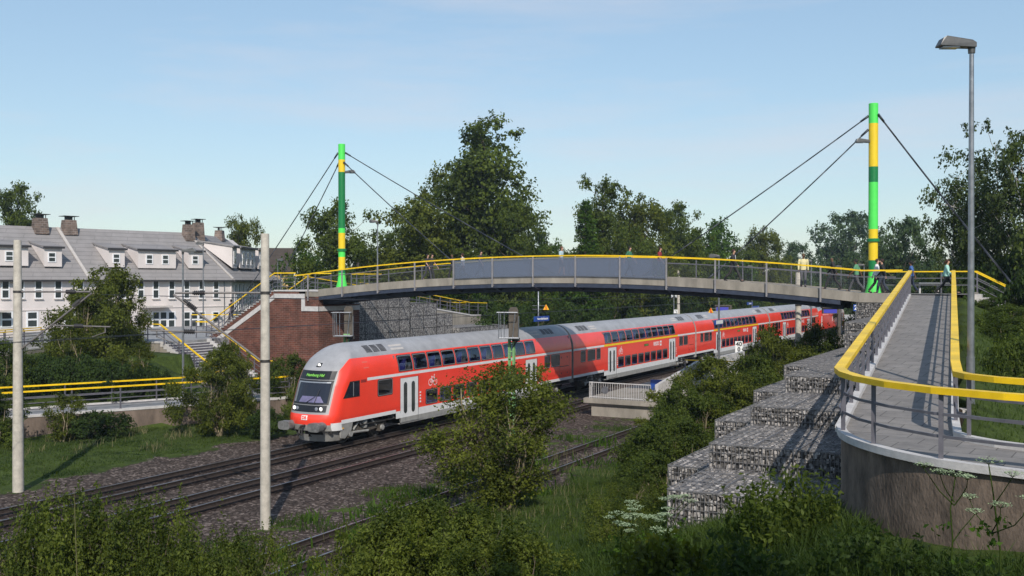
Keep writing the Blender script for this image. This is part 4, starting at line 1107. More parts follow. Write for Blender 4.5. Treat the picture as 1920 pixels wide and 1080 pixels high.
    sm = MB(); sm.bb(-0.46, 0.46, -0.26, 0.26, 0.36, 0.50, 0); sm.prism([(-0.46, 0.20, 0.45), (-0.46, 0.32, 0.45), (-0.46, 0.40, 1.12), (-0.46, 0.30, 1.12)], (0.92, 0, 0), 0); sm.prism([(-0.47, 0.325, 0.3), (-0.47, 0.36, 0.3), (-0.47, 0.45, 1.0), (-0.47, 0.41, 1.0)], (0.94, 0, 0), 1)
    sm.bb(-0.10, 0.10, -0.1, 0.1, 0.0, 0.36, 1)
    s0 = sm.build('seat', [M['seat'], M['seat_back']], t)
    first = True
    for k, (a, b_) in enumerate(ups + los):
        zf = 2.55 if k < len(ups) else 0.80
        for sx in (0.72, -0.72):
            o = s0 if first else s0.copy()
            if not first: COL.objects.link(o); o.parent = t
            first = False
            flip = k % 2
            o.location = (sx, (a + b_) / 2 + (0.12 if flip else -0.12), zf); o.rotation_euler = (0, 0, pi if flip else 0)
    # windows
    def win(u0, u1, z0, z1, side=1):
        def ring(offu, offz, rad, x_off, n=5):
            pts = []
            A = u0 - offu; B = u1 + offu; C0 = z0 - offz; D0 = z1 + offz
            for (cx, cz, a0_) in ((B - rad, D0 - rad, 0), (A + rad, D0 - rad, pi / 2), (A + rad, C0 + rad, pi), (B - rad, C0 + rad, 3 * pi / 2)):
                for k in range(n):
                    a = a0_ + pi / 2 * k / (n - 1); uu = cx + rad * cos(a); zz = cz + rad * sin(a)
                    pts.append((side * (wz(zz) + x_off), uu, zz))
                if a0_ in (pi / 2, 3 * pi / 2):
                    pass
            # densify the upright edges so curved panes follow the shell
            out = []
            for p, qn in zip(pts, pts[1:] + pts[:1]):
                out.append(p)
                if abs(p[2] - qn[2]) > 0.3:
                    for s in (1, 2, 3):
                        zz = p[2] + (qn[2] - p[2]) * s / 4; uu = p[1] + (qn[1] - p[1]) * s / 4
                        out.append((side * (wz(zz) + x_off), uu, zz))
            return out
        q = MB()
        r0 = ring(0.035, 0.035, 0.10, 0.003); r1 = ring(0.0, 0.0, 0.09, 0.012); r2 = ring(-0.028, -0.028, 0.08, 0.012); r3 = ring(-0.045, -0.045, 0.07, 0.0)
        n = len(r0)
        # cover the square corners of the hole
        for (ra, rb, mi) in ((r0, r1, 0), (r1, r2, 1), (r2, r3, 0)):
            q.add(ra + rb, [(i, (i + 1) % n, n + (i + 1) % n, n + i) for i in range(n)], mi)
        w_ = q.build('window', [M['gasket'], M['frame']], t)
        g_ = MB(); rp = ring(-0.03, -0.03, 0.075, -0.006); half = len(rp) // 2
        zs = [z0 + 0.03 + (z1 - z0 - 0.06) * k / 4 for k in range(5)]
        V = []
        for zz in zs: V += [(side * (wz(zz) - 0.006), u0 + 0.03, zz), (side * (wz(zz) - 0.006), u1 - 0.03, zz)]
        g_.add(V, [(2 * k, 2 * k + 1, 2 * k + 3, 2 * k + 2) for k in range(4)])
        g_.build('pane', M['glass'], w_)
        return w_
    for (a, b_) in ups: win(a, b_, *UP_Z)
    for (a, b_) in los: win(a, b_, *LO_Z)
    for (a, b_) in mids: win(a, b_, *MID_Z)
    # the doors
    for (a, b_) in doors:
        m_ = (a + b_) / 2
        for (p, q_) in ((a + 0.01, m_ - 0.006), (m_ + 0.006, b_ - 0.01)):
            d = MB(); d.bb(1.33, 1.375, p, q_, 0.56, 2.73, 0); d.bb(1.34, 1.385, p, q_, 0.56, 0.74, 1)
            do = d.build('door', [M['white'], M['skirt']], t)
            c = (p + q_) / 2 + (0.05 if p < m_ - 0.1 else -0.05); w = MB(); pts = []
            for k in range(24):
                an = 2 * pi * k / 24; zz = 0.17 * sin(an) + (0.62 if sin(an) >= 0 else -0.62) + 1.72
                pts.append((1.376, c + 0.15 * cos(an), zz))
            w.prism(pts, (0.008, 0, 0), 0)
            pts2 = [(1.385, c + (y_ - c) * 0.78, 1.72 + (z_ - 1.72) * 0.95) for (x_, y_, z_) in pts]
            w.prism(pts2, (0.004, 0, 0), 1)
            w.build('window', [M['gasket'], M['wpane']], do)
        tr = MB(); tr.bb(1.36, 1.42, a, b_, 0.50, 0.555); tr.build('step', M['skirt'], t)
    # bogies
    for bc in ((3.0 if nose else 3.35), L - (3.4 if nose else 3.35)):
        q = MB()
        for s in (1, -1):
            q.prism([(s * 1.02, bc - 1.75, 0.55), (s * 1.02, bc - 1.75, 0.78), (s * 1.02, bc - 0.6, 0.86), (s * 1.02, bc - 0.35, 0.62), (s * 1.02, bc + 0.35, 0.62), (s * 1.02, bc + 0.6, 0.86), (s * 1.02, bc + 1.75, 0.78), (s * 1.02, bc + 1.75, 0.55), (s * 1.02, bc + 0.5, 0.42), (s * 1.02, bc - 0.5, 0.42)], (s * 0.16, 0, 0), 0)
            for k in (-1.25, 1.25):
                q.box((s * 1.15, bc + k, 0.46), (0.24, 0.36, 0.34), m=0)
                q.lathe([(0.13, 0), (0.13, 0.1)], (s * 1.26 - (0.1 if s < 0 else 0), bc + k, 0.46), 12, 1, axis='X')
                q.tube((s * 1.2, bc + k * 0.72, 0.6), (s * 1.2, bc + k * 0.40, 0.95), 0.05, 0.05, 8, 1)
            q.lathe([(0.17, -0.2), (0.19, -0.1), (0.17, 0), (0.19, 0.1), (0.17, 0.22)], (s * 1.12, bc, 0.80), 12, 1)
            q.tube((s * 1.24, bc - 1.0, 0.5), (s * 1.24, bc + 0.2, 0.44), 0.06, 0.06, 8, 1)
        q.bb(-1.0, 1.0, bc - 0.25, bc + 0.25, 0.5, 0.95, 0)
        bo = q.build('bogie', [M['bogie'], M['skirt']], t)
        for k in (-1.25, 1.25):
            for s in (1, -1):
                w = MB(); w.lathe([(0.10, 0.09), (0.33, 0.06), (0.37, 0.13), (0.46, 0.13), (0.465, 0.0), (0.49, 0.0), (0.49, -0.03), (0.1, -0.03)] if s > 0 else [(0.1, 0.03), (0.49, 0.03), (0.49, 0.0), (0.465, 0.0), (0.46, -0.13), (0.37, -0.13), (0.33, -0.06), (0.10, -0.09)], (s * 0.75, bc + k, 0.465), 24, axis='X')
                w.build('wheel', M['bogie'], bo, smooth=True, auto=30)
    # roof vents and hatch on the sloping roof shoulder
    def on_roof(u, z, off): 
        e = 0.01; nx_ = 1.0; dz_ = (wz(z - e) - wz(z + e)) / (2 * e); nn = Vector((1, 0, dz_)).normalized()
        return Vector((wz(z), u, z)) + nn * off
    for (ua, ub_) in (((3.35, 5.1),) if nose else ((1.6, 3.3),)) + ((L - 3.6, L - 1.9),):
        q = MB()
        for c in range(3):
            a = ua + c * (ub_ - ua) / 3 + 0.05; b_ = a + (ub_ - ua) / 3 - 0.10
            for r in range(6):
                z0 = 4.16 + r * 0.055
                z0 = min(z0, 4.52); z1 = z0 + 0.036
                q.add([on_roof(a, z0, 0.006), on_roof(b_, z0, 0.006), on_roof(b_, z1, 0.010), on_roof(a, z1, 0.010)], [(0, 1, 2, 3)])
        q.build('roof_vent', M['gutter'], t)
        h = MB(); hu = ub_ + 0.35 if ua < 6 else ua - 1.5
        h.add([on_roof(hu, 4.16, 0.007), on_roof(hu + 1.1, 4.16, 0.007), on_roof(hu + 1.1, 4.40, 0.010), on_roof(hu, 4.40, 0.010)], [(0, 1, 2, 3)]); h.build('roof_hatch', M['flash'], t)
    # panel gap lines and fittings
    q = MB()
    for u in [d[0] - 0.02 for d in doors] + [d[1] + 0.015 for d in doors]: q.bb(1.389, 1.393, u, u + 0.012, 1.0, 2.78)
    eq = [(L - 1.9, L - 0.4)] + ([] if nose else [])
    for (a, b_) in eq:
        for (y0, y1, z0, z1) in ((a, b_, 1.3, 1.312), (a, b_, 2.8, 2.812), (a, a + 0.012, 1.3, 2.8), (b_, b_ + 0.012, 1.3, 2.8)): q.bb(1.388, 1.3925, y0, y1, z0, z1)
        for (yy, zz) in ((a + 0.3, 2.55), (b_ - 0.3, 2.55), (a + 0.3, 1.5), (b_ - 0.3, 1.5)): q.bb(1.389, 1.394, yy - 0.05, yy + 0.05, zz - 0.05, zz + 0.05)
        q.bb(1.389, 1.394, a + 0.1, b_ - 0.1, 1.93, 1.97)
    q.build('panel_seams', M['redp'] if False else M['gasket'], t)
    # white bicycle mark
    def bike(u, z, s):
        q = MB(); X = 1.3935
        def ringb(cu, cz, r):
            n = 20; V = []
            for k in range(n):
                a = 2 * pi * k / n; V += [(X, cu + r * cos(a), cz + r * sin(a)), (X, cu + (r - 0.03 * s) * cos(a), cz + (r - 0.03 * s) * sin(a))]
            q.add(V, [(2 * k, 2 * ((k + 1) % n), 2 * ((k + 1) % n) + 1, 2 * k + 1) for k in range(n)])
        def ln(a, b_): q.bar((X, u + a[0] * s, z + a[1] * s), (X, u + b_[0] * s, z + b_[1] * s), 0.002, 0.03 * s)
        ringb(u - 0.2 * s, z - 0.1 * s, 0.16 * s); ringb(u + 0.2 * s, z - 0.1 * s, 0.16 * s)
        for a, b_ in (((-0.2, -0.1), (-0.09, 0.12)), ((-0.09, 0.12), (0.13, 0.12)), ((-0.11, 0.08), (0.02, -0.1)), ((0.02, -0.1), (0.14, 0.12)), ((0.2, -0.1), (0.1, 0.22)), ((-0.2, -0.1), (0.02, -0.1)), ((-0.14, 0.16), (-0.04, 0.16)), ((0.1, 0.22), (0.18, 0.24))): ln(a, b_)
        q.build('bicycle_mark', M['wtext'], t)
    bike(44.45 - 35.8 if nose else 8.35, 2.42, 1.15)
    if not nose:
        text_obj('class_lettering', 'REGIO', 0.42, M['wtext'], t, (1.3935, 15.9, 2.50), (0, 1, 0), (0, 0, 1), 0.001, bold=0.012)
        q = MB(); q.bb(1.391, 1.3945, 16.75, 17.15, 2.30, 2.70); lo = q.build('logo_panel', M['wtext'], t)
        text_obj('logo_letters', 'DB', 0.24, M['red'], lo, (1.396, 16.95, 2.50), (0, 1, 0), (0, 0, 1), 0.001, bold=0.006)
        q = MB(); q.bb(1.389, 1.396, 13.2, 14.15, 2.44, 2.62); dp = q.build('side_display', M['black'], t)
        text_obj('display_text', 'Hamburg Hbf', 0.13, M['btext'] if False else M['led'], dp, (1.398, 13.67, 2.53), (0, 1, 0), (0, 0, 1), 0.0005)
    # small white lettering near the doors
    q = MB()
    for (a, b_) in doors:
        for k in range(4): q.bb(1.3905, 1.3935, (b_ + 0.12), (b_ + 0.24), 1.35 + k * 0.16, 1.43 + k * 0.16)
    q.build('door_notices', M['wtext'], t)
    # corridor connection to the next coach
    q = MB(); q.bb(-0.75, 0.75, L - 0.02, L + 0.36, 1.05, 3.25); q.bb(-1.2, 1.2, L - 0.01, L + 0.2, 1.05, 1.25)
    for s in (-1, 1): q.tube((s * 0.87, L, 1.05), (s * 0.87, L + 0.22, 1.05), 0.22, 0.22, 12)
    if not nose:
        q.bb(-0.75, 0.75, -0.24, 0.02, 1.05, 3.25)
        for s in (-1, 1): q.tube((s * 0.87, 0, 1.05), (s * 0.87, -0.2, 1.05), 0.22, 0.22, 12)
    q.build('gangway', M['gasket'], t)
    if nose: cab_front(t)
    return t

def cab_front(t):
    def patch(name, x0, x1, z0, z1, off, mats, nx_=10, nz_=6, parent=t, trapez=0.0):
        q = MB(); V = []
        for j in range(nz_ + 1):
            z = z0 + (z1 - z0) * j / nz_
            for i in range(nx_ + 1):
                x = x0 + (x1 - x0) * i / nx_
                x *= 1 - trapez * (z - z0) / (z1 - z0)
                V.append((x, fy(x / wz(z), z) - off, z))
        q.add(V, [(j * (nx_ + 1) + i, j * (nx_ + 1) + i + 1, (j + 1) * (nx_ + 1) + i + 1, (j + 1) * (nx_ + 1) + i) for j in range(nz_) for i in range(nx_)])
        n = len(q.v)
        # rim so the panel has a thickness
        rim = [i for i in range(nx_ + 1)] + [(j + 1) * (nx_ + 1) - 1 for j in range(1, nz_ + 1)] + [nz_ * (nx_ + 1) + i for i in range(nx_ - 1, -1, -1)] + [j * (nx_ + 1) for j in range(nz_ - 1, 0, -1)]
        RV = [(V[i][0], V[i][1] + off + 0.02, V[i][2]) for i in rim]; bq = len(q.v); q.v += RV
        m_ = len(rim)
        for k in range(m_): q.f.append((rim[k], bq + k, bq + (k + 1) % m_, rim[(k + 1) % m_])); q.m.append(0)
        return q.build(name, mats, parent, smooth=False)
    ws = patch('windscreen', -1.03, 1.03, 1.93, 3.02, 0.010, M['gasket'])
    gl = patch('pane', -0.96, 0.96, 2.00, 2.96, 0.022, M['wind_glass'], parent=ws)
    # interior things seen as part of the screen: visor, dash and wipers
    patch('desk', -0.55, 0.82, 2.03, 2.30, 0.027, M['desk'], parent=ws, trapez=0.25)
    patch('sun_visor', -0.94, 0.94, 2.90, 2.95, 0.027, M['frame'], parent=ws)
    patch('inner_pillar', -0.95, -0.80, 2.02, 2.9, 0.0265, M['frame'], parent=ws, nx_=2)
    w = MB()
    for (xa, za, xb, zb__) in ((0.40, 2.0, 0.52, 2.62), (-0.05, 2.02, 0.38, 2.30)):
        pa_ = Vector((xa, fy(xa / wz(za), za) - 0.06, za)); pb_ = Vector((xb, fy(xb / wz(zb__), zb__) - 0.06, zb__)); w.tube(pa_, pb_, 0.016, 0.012, 6)
    w.build('wiper', M['black'], ws)
    dp = patch('destination_display', -1.02, 1.02, 3.05, 3.44, 0.012, M['black'], parent=t)
    text_obj('display_text', 'Hamburg Hbf', 0.19, M['led'], dp, (0.05, fy(0.07, 3.24) - 0.035, 3.24), (1, 0, 0), (0, 0.45, 1), 0.002, bold=0.003)
    lp = patch('headlight_panel', -0.98, 0.98, 1.60, 1.90, 0.010, M['black'], parent=t)
    for (x, m_, r) in ((-0.78, 'headlamp', 0.085), (-0.56, 'taillens', 0.075), (0.56, 'taillens', 0.075), (0.78, 'headlamp', 0.085)):
        y_ = fy(x / 1.39, 1.75) - 0.012
        q = MB(); q.lathe([(r * 1.15, 0), (r * 1.15, 0.03), (r, 0.032), (r, 0.02)][::1], (x, y_ - 0.03, 1.75), 16, 0, axis='Y')
        h_ = q.build('headlight', [M['frame']], lp, smooth=True, auto=30)
        q = MB(); q.lathe([(r, -0.005), (r * 0.6, -0.012), (0.01, -0.014)][::-1], (x, y_ - 0.03, 1.75), 16, 0, axis='Y'); 
        q.build('lens', M[m_], h_)
    top = patch('top_headlight', -0.13, 0.13, 3.60, 3.78, 0.02, M['black'], nx_=4, nz_=3)
    q = MB(); yy = fy(0, 3.69) - 0.05; q.lathe([(0.075, -0.01), (0.075, 0.02)], (0.02, yy, 3.69), 14, axis='Y'); q.build('lens', M['headlamp'], top)
    lg = patch('logo_panel', -0.17, 0.17, 1.24, 1.45, 0.012, M['wtext'], nx_=3, nz_=2)
    text_obj('logo_letters', 'DB', 0.20, M['red'], lg, (0.0, fy(0, 1.34) - 0.022, 1.345), (1, 0, 0), (0, 0.1, 1), 0.001, bold=0.006)
    # side cab window follows the curved corner
    q = MB(); V = []; nU, nZ = 5, 4
    for j in range(nZ + 1):
        z = 2.17 + 0.76 * j / nZ
        ul = 1.12 + 0.50 * (j / nZ); ur = 2.36
        for i in range(nU + 1):
            u = ul + (ur - ul) * i / nU; V.append((sx_(u, z, True) + 0.006, u - 0.004, z))
    Q = [(j * (nU + 1) + i, j * (nU + 1) + i + 1, (j + 1) * (nU + 1) + i + 1, (j + 1) * (nU + 1) + i) for j in range(nZ) for i in range(nU)]
    q.add(V, Q); sw = q.build('side_window', M['gasket'], t)
    q = MB(); V2 = []
    for j in range(nZ + 1):
        z = 2.22 + 0.66 * j / nZ; ul = 1.19 + 0.47 * (j / nZ); ur = 2.31
        for i in range(nU + 1):
            u = ul + (ur - ul) * i / nU; V2.append((sx_(u, z, True) + 0.013, u - 0.006, z))
    q.add(V2, Q); q.build('pane', M['wind_glass'], sw)
    q = MB(); q.box((sx_(1.85, 2.55, True) + 0.018, 1.86, 2.55), (0.02, 0.035, 0.66)); q.build('bar', M['frame'], sw)
    # pale square and small plate behind the cab
    q = MB(); q.add([(wz(3.45) + 0.004, 2.75, 3.45), (wz(3.45) + 0.004, 3.15, 3.45), (wz(3.78) + 0.004, 3.12, 3.78), (wz(3.78) + 0.004, 2.70, 3.78)], [(0, 1, 2, 3)]); q.build('side_marker', M['palered'], t)
    q = MB(); q.bb(1.389, 1.394, 2.45, 2.88, 2.80, 2.94); q.build('grab_panel', M['darkred'], t)
    # obstacle deflector
    q = MB(); V = []; n = 16
    for z, sc_, dy in ((0.22, 0.86, 0.42), (0.55, 0.95, 0.28), (0.76, 1.0, 0.12), (0.86, 1.0, 0.06)):
        for i in range(n + 1):
            x = -1 + 2 * i / n; r = abs(x); 
            V.append((x * 1.30 * sc_, dy + 0.95 * (1 - (1 - r ** PP) ** (1 / PP)) if r < 1 else dy + 0.95, z))
    q.add(V, [(j * (n + 1) + i, j * (n + 1) + i + 1, (j + 1) * (n + 1) + i + 1, (j + 1) * (n + 1) + i) for j in range(1) for i in range(n)], 0)
    # side cheeks of the lower front
    q.add(V, [(j * (n + 1) + i, j * (n + 1) + i + 1, (j + 1) * (n + 1) + i + 1, (j + 1) * (n + 1) + i) for j in (1, 2) for i in list(range(0, 3)) + list(range(n - 3, n))], 0)
    for s in (-1, 1):
        q.prism([(s * 1.30, 1.05, 0.35), (s * 1.30, 1.35, 0.30), (s * 1.36, 1.75, 0.62), (s * 1.38, 1.85, 1.02), (s * 1.38, 0.98, 1.02), (s * 1.30, 0.98, 0.7)], (-s * 0.06, 0, 0), 0)
    q.bb(-1.2, 1.2, 0.5, 0.62, 0.62, 0.98, 1)
    q.build('obstacle_deflector', [M['skirt'], M['dark']], t)
    for s in (-1, 1):
        q = MB(); q.tube((s * 0.87, 0.35, 0.98), (s * 0.87, -0.34, 0.98), 0.20, 0.18, 16)
        # broad rounded buffer plate
        pl = []
        for k in range(20):
            a = 2 * pi * k / 20; cx = abs(cos(a)) ** 0.5 * (1 if cos(a) > 0 else -1); cz = abs(sin(a)) ** 0.5 * (1 if sin(a) > 0 else -1)
            pl.append((s * 0.87 + 0.34 * cx, -0.40, 0.98 + 0.20 * cz))
        q.prism(pl, (0, 0.34, 0)); q.build('buffer', M['buffer'], t)
    q = MB(); q.tube((0, 0.3, 0.98), (0, -0.25, 0.98), 0.07, 0.05, 8); q.tube((0, -0.18, 1.0), (0.02, -0.16, 0.55), 0.035, 0.03, 8)
    for (x, d) in ((-0.35, 0.1), (-0.22, -0.05), (0.25, 0.08), (0.38, -0.02)):
        q.path([(x, 0.25, 1.0), (x + d, -0.02, 0.85), (x + d * 1.3, -0.06, 0.62), (x, 0.05, 0.5)], 0.028, 6)
    q.bb(-0.62, 0.62, 0.2, 0.4, 0.86, 1.10)
    q.build('coupling', M['dark'], t)
    q = MB(); q.add([(1.393, 1.02, 0.78), (1.393, 1.16, 0.78), (1.393, 1.09, 0.88)], [(0, 1, 2)]); q.build('warning_mark', M['orange'], t)

M['palered'] = mat('faded_red_patch', (0.80, 0.14, 0.10), 0.4, var=0.04)
M['darkred'] = mat('dark_red_panel', (0.30, 0.03, 0.025), 0.5, var=0.05)
M['desk'] = mat('lilac_grey_cab_desk', (0.16, 0.15, 0.27), 0.6, var=0.2, scale=3)
def windglass():
    m, nt, N, L, b = node_mat('cab_windscreen_glass')
    b.inputs['Base Color'].default_value = (0.018, 0.020, 0.030, 1); b.inputs['Roughness'].default_value = 0.06; b.inputs['Specular IOR Level'].default_value = 0.6
    return m
M['wind_glass'] = windglass()

TX = -30.5
cabcar = coach(True, False, 'red double deck control car leading the train, with grey cab front and lit headlamps')
cabcar.location = (TX, 35.8, 0)
c2 = coach(False, True, 'second coach of the red train, with yellow stripe, straight behind the control car')
c2.location = (TX, 61.9, 0)
c3 = copy_tree(c2, (TX, 88.15, 0)); tag(c3, 'third coach of the red train, yellow stripe, behind the lamp post with white board')
c4 = coach(False, False, 'last double deck coach of the red train, white stripe only, next to the locomotive')
c4.location = (TX, 114.6, 0)

def loco():
    t = thing('locomotive', 'red electric locomotive at the far end of the train', 'locomotive', (TX, 141.2, 0))
    b = MB(); L = 18.6
    prof = [(1.0, 0.55), (1.45, 0.95), (1.48, 1.1), (1.48, 2.9), (1.30, 3.65), (1.05, 3.82), (0.0, 3.9)]
    ring_ = prof + [(-x, z) for x, z in prof[-2::-1]]
    def sec(y, sc_, dz): return [(x * sc_, y, z + (dz if z > 2 else 0)) for x, z in ring_]
    secs = [sec(0.0, 0.86, -0.25), sec(0.9, 0.97, -0.05), sec(1.8, 1, 0), sec(L - 1.8, 1, 0), sec(L - 0.9, 0.97, -0.05), sec(L, 0.86, -0.25)]
    n = len(ring_); V = [p for s in secs for p in s]
    for k in range(len(secs) - 1):
        for i in range(n - 1):
            m_ = 1 if i in (0, n - 2) else (2 if i in (4, 5, n - 6, n - 7) else 0)
            b.add([V[k * n + i], V[(k + 1) * n + i], V[(k + 1) * n + i + 1], V[k * n + i + 1]], [(0, 1, 2, 3)], m_)
    b.add(secs[0], [tuple(range(n - 1, -1, -1))], 0); b.add(secs[-1], [tuple(range(n))], 0)
    for v in range(len(b.v)): x, y, z = b.v[v]; b.v[v] = (x + TX, y + 141.2, z)
    b.build('body', [M['red'], M['skirt'], M['roof']], t)
    X = TX + 1.485
    q = MB(); q.bb(X - 0.01, X + 0.01, 142.1, 142.6, 1.4, 2.8); q.bb(X - 0.01, X + 0.01, 149.6, 149.9, 1.9, 2.6); q.bb(X - 0.01, X + 0.01, 157.0, 157.5, 1.4, 2.8); q.build('door', M['wsign'], t)
    q = MB(); q.bb(TX - 0.9, TX + 0.9, 141.15, 141.25, 2.3, 3.1); q.build('windscreen', M['wpane'], t)
    for yc in (145.2, 155.8):
        q = MB(); q.bb(TX - 1.2, TX + 1.2, yc - 1.9, yc + 1.9, 0.4, 0.95)
        for k in (-1.3, 1.3): q.lathe([(0.6, -0.1), (0.6, 0.1)], (TX + 1.1, yc + k, 0.6), 16, axis='X')
        q.build('bogie', M['bogie'], t)
    q = MB(); y = 146.0; q.path([(TX, y, 3.95), (TX, y + 1.4, 4.5), (TX, y, 5.25)], 0.04); q.box((TX, y, 5.28), (1.6, 0.3, 0.05)); q.build('pantograph', M['dark'], t)
loco()

# ------------------------------------------------------------------ houses
def house(name_label, P0, ang, length, eave, ridge, ground, depth, t0, windows, dormers, roofmat, wallmat, chimneys=(), doors=(), canopy=None, extra_lines=True, hip=None, m0=0.0, m1=0.0):
    """facade starts at P0 (the far right corner) and runs back by `length` along -direction(ang); the viewer side is +normal"""
    d = Vector((sin(ang), cos(ang), 0)); n = Vector((cos(ang), -sin(ang), 0)); up = Vector((0, 0, 1)); P0 = Vector((P0[0], P0[1], 0))
    t = thing('row_house', name_label, 'house', tuple(P0 + up * ground), 'houses behind the tracks')
    def W(s, o, z): return P0 - d * s + n * o + up * z      # s metres back along the facade, o metres out of the wall
    def slab(b, s0, s1, o0, o1, z0, z1, m=None):
        V = [W(s, o, z) for z in (z0, z1) for (s, o) in ((s0, o0), (s1, o0), (s1, o1), (s0, o1))]
        b.add(V, [(0, 1, 2, 3), (7, 6, 5, 4), (0, 4, 5, 1), (1, 5, 6, 2), (2, 6, 7, 3), (3, 7, 4, 0)], m)
    hd = depth / 2
    b = MB()
    pr_ = [(0, ground), (0, eave), (-hd, ridge - 0.15), (-depth, eave), (-depth, ground)]
    A_ = [W(t0 + m0 * -o, o, z) for o, z in pr_]; B_ = [W(length - m1 * -o, o, z) for o, z in pr_]
    b.add(A_ + B_, [(4, 3, 2, 1, 0), (5, 6, 7, 8, 9)] + [(i, (i + 1) % 5, 5 + (i + 1) % 5, 5 + i) for i in range(5)]); b.build('wall', wallmat, t)
    r = MB(); ov = 0.35; sl = (ridge - eave) / hd
    h0 = hip if hip else 0.0
    for side in (1, -1):
        o_e = ov if side == 1 else -depth - ov; ze = eave - sl * ov + 0.05
        e0 = 0.0 if m0 else 0.25; e1 = 0.0 if m1 else 0.25
        A = [W(t0 - e0 + m0 * -o_e, o_e, ze), W(length + e1 - m1 * -o_e, o_e, ze), W(length + e1 - m1 * hd, -hd, ridge), W(t0 - e0 + h0 + m0 * hd, -hd, ridge)]
        r.prism(A if side == 1 else A[::-1], (0, 0, -0.14))
    if h0:
        r.prism([W(t0 - 0.25, ov, eave - sl * ov + 0.05), W(t0 - 0.25 + h0, -hd, ridge), W(t0 - 0.25, -depth - ov, eave - sl * ov + 0.05)], (0, 0, -0.14))
    ro = r.build('roof', roofmat, t)
    g_ = MB(); slab(g_, t0 - 0.3, length + 0.3, ov + 0.005, ov + 0.12, eave - sl * ov - 0.12, eave - sl * ov + 0.02); g_.build('gutter', M['gutter'], t)
    if extra_lines:
        g_ = MB(); slab(g_, t0, length, 0.0, 0.06, (eave + ground) / 2 - 0.02, (eave + ground) / 2 + 0.07); g_.build('string_course', M['plaster'], t)
    for (s, w_, z0, z1) in windows:
        f = MB(); fw = 0.08
        slab(f, s - w_ / 2, s + w_ / 2, 0.004, 0.05, z0, z0 + fw); slab(f, s - w_ / 2, s + w_ / 2, 0.004, 0.05, z1 - fw, z1)
        slab(f, s - w_ / 2, s - w_ / 2 + fw, 0.004, 0.05, z0 + fw, z1 - fw); slab(f, s + w_ / 2 - fw, s + w_ / 2, 0.004, 0.05, z0 + fw, z1 - fw)
        zm = (z0 + z1) / 2; slab(f, s - w_ / 2 + fw, s + w_ / 2 - fw, 0.004, 0.045, zm - 0.06, zm + 0.06)
        fo = f.build('window', M['wframe'], t)
        g_ = MB(); slab(g_, s - w_ / 2 + fw, s + w_ / 2 - fw, 0.003, 0.02, z0 + fw, z1 - fw); g_.build('pane', M['wpane'], fo)
        g_ = MB(); slab(g_, s - w_ / 2 - 0.05, s + w_ / 2 + 0.05, 0.0, 0.14, z0 - 0.07, z0); g_.build('sill', M['flash'], fo)
    for (s0, s1, z0, z1, wins_) in dormers:
        q = MB(); of = -0.55
        back = -(z1 - eave) / sl if False else None
        zroof = lambda o: eave + (-o) * sl
        ob = -(z1 + 0.55 - eave) / sl       # where a gently pitched dormer roof meets the slope
        V = [W(s0, of, z0), W(s0, of, z1), W(s0, ob, z1 + 0.5), W(s1, of, z0), W(s1, of, z1), W(s1, ob, z1 + 0.5)]
        q.add(V, [(0, 1, 2), (3, 5, 4), (0, 3, 4, 1), (0, 2, 5, 3)], 0)
        du = q.build('dormer', wallmat, t)
        q = MB(); q.prism([W(s0 - 0.12, of + 0.15, z1 - 0.02), W(s1 + 0.12, of + 0.15, z1 - 0.02), W(s1 + 0.12, ob - 0.2, z1 + 0.56), W(s0 - 0.12, ob - 0.2, z1 + 0.56)], (0, 0, 0.12)); q.build('dormer_roof', roofmat, du)
        q = MB(); slab(q, s0 - 0.15, s1 + 0.15, of + 0.15, of + 0.24, z1 - 0.05, z1 + 0.12); q.build('gutter', M['gutter'], du)
        for sw in wins_:
            f = MB(); slab(f, sw - 0.33, sw + 0.33, of, of + 0.05, z0 + 0.35, z1 - 0.35); 
            slab(f, sw - 0.24, sw + 0.24, of + 0.051, of + 0.056, z0 + 0.43, (z0 + z1) / 2 - 0.04, 1); slab(f, sw - 0.24, sw + 0.24, of + 0.051, of + 0.056, (z0 + z1) / 2 + 0.04, z1 - 0.43, 1)
            f.build('window', [M['wframe'], M['wpane']], du)
    for (s, o, w_, z1) in chimneys:
        zb_ = ridge + o_s(o, hd, sl) - 0.3
        q = MB(); V = []
        for z, k in ((zb_, 1.0), (z1, 0.80)):
            for (a, c) in ((-1, -1), (1, -1), (1, 1), (-1, 1)): V.append(W(s + a * w_ / 2 * k, o + c * w_ * 0.45 * k, z))
        q.add(V, [(0, 3, 2, 1), (4, 5, 6, 7), (0, 1, 5, 4), (1, 2, 6, 5), (2, 3, 7, 6), (3, 0, 4, 7)]); ch = q.build('chimney', M['chim'], ro)
        q = MB(); slab(q, s - w_ * 0.55, s + w_ * 0.55, o - w_ * 0.5, o + w_ * 0.5, z1 + 0.30, z1 + 0.35)
        for a in (-0.36, 0, 0.36): slab(q, s + a * w_ - 0.03, s + a * w_ + 0.03, o + 0.1, o + 0.14, z1, z1 + 0.3)
        slab(q, s - 0.3 * w_, s + 0.3 * w_, o - 0.1, o - 0.06, z1, z1 + 0.3); q.build('chimney_cap', M['lamp'], ro)
    if canopy:
        for (s0, s1, z) in canopy:
            q = MB(); slab(q, s0, s1, 0.0, 1.1, z, z + 0.14); q.build('canopy', M['flash'], t)
    return t, W, slab
def o_s(o, hd, sl): return -abs(o + hd) * sl
A1 = radians(12.4); PC = (-67.9, 69.4)
dd_ = Vector((sin(A1), cos(A1))); 
def s_at(px):
    """distance back along the main facade seen at column px"""
    xc = (px - 960) / 1880; rx, ry = xc * C_ - S_, xc * S_ + C_
    # PC - d s = Z (rx, ry)
    det = rx * dd_.y - ry * dd_.x
    Z = (PC[0] * dd_.y - PC[1] * dd_.x) / det
    return ((PC[0] - Z * rx) * dd_.x + (PC[1] - Z * ry) * dd_.y), Z
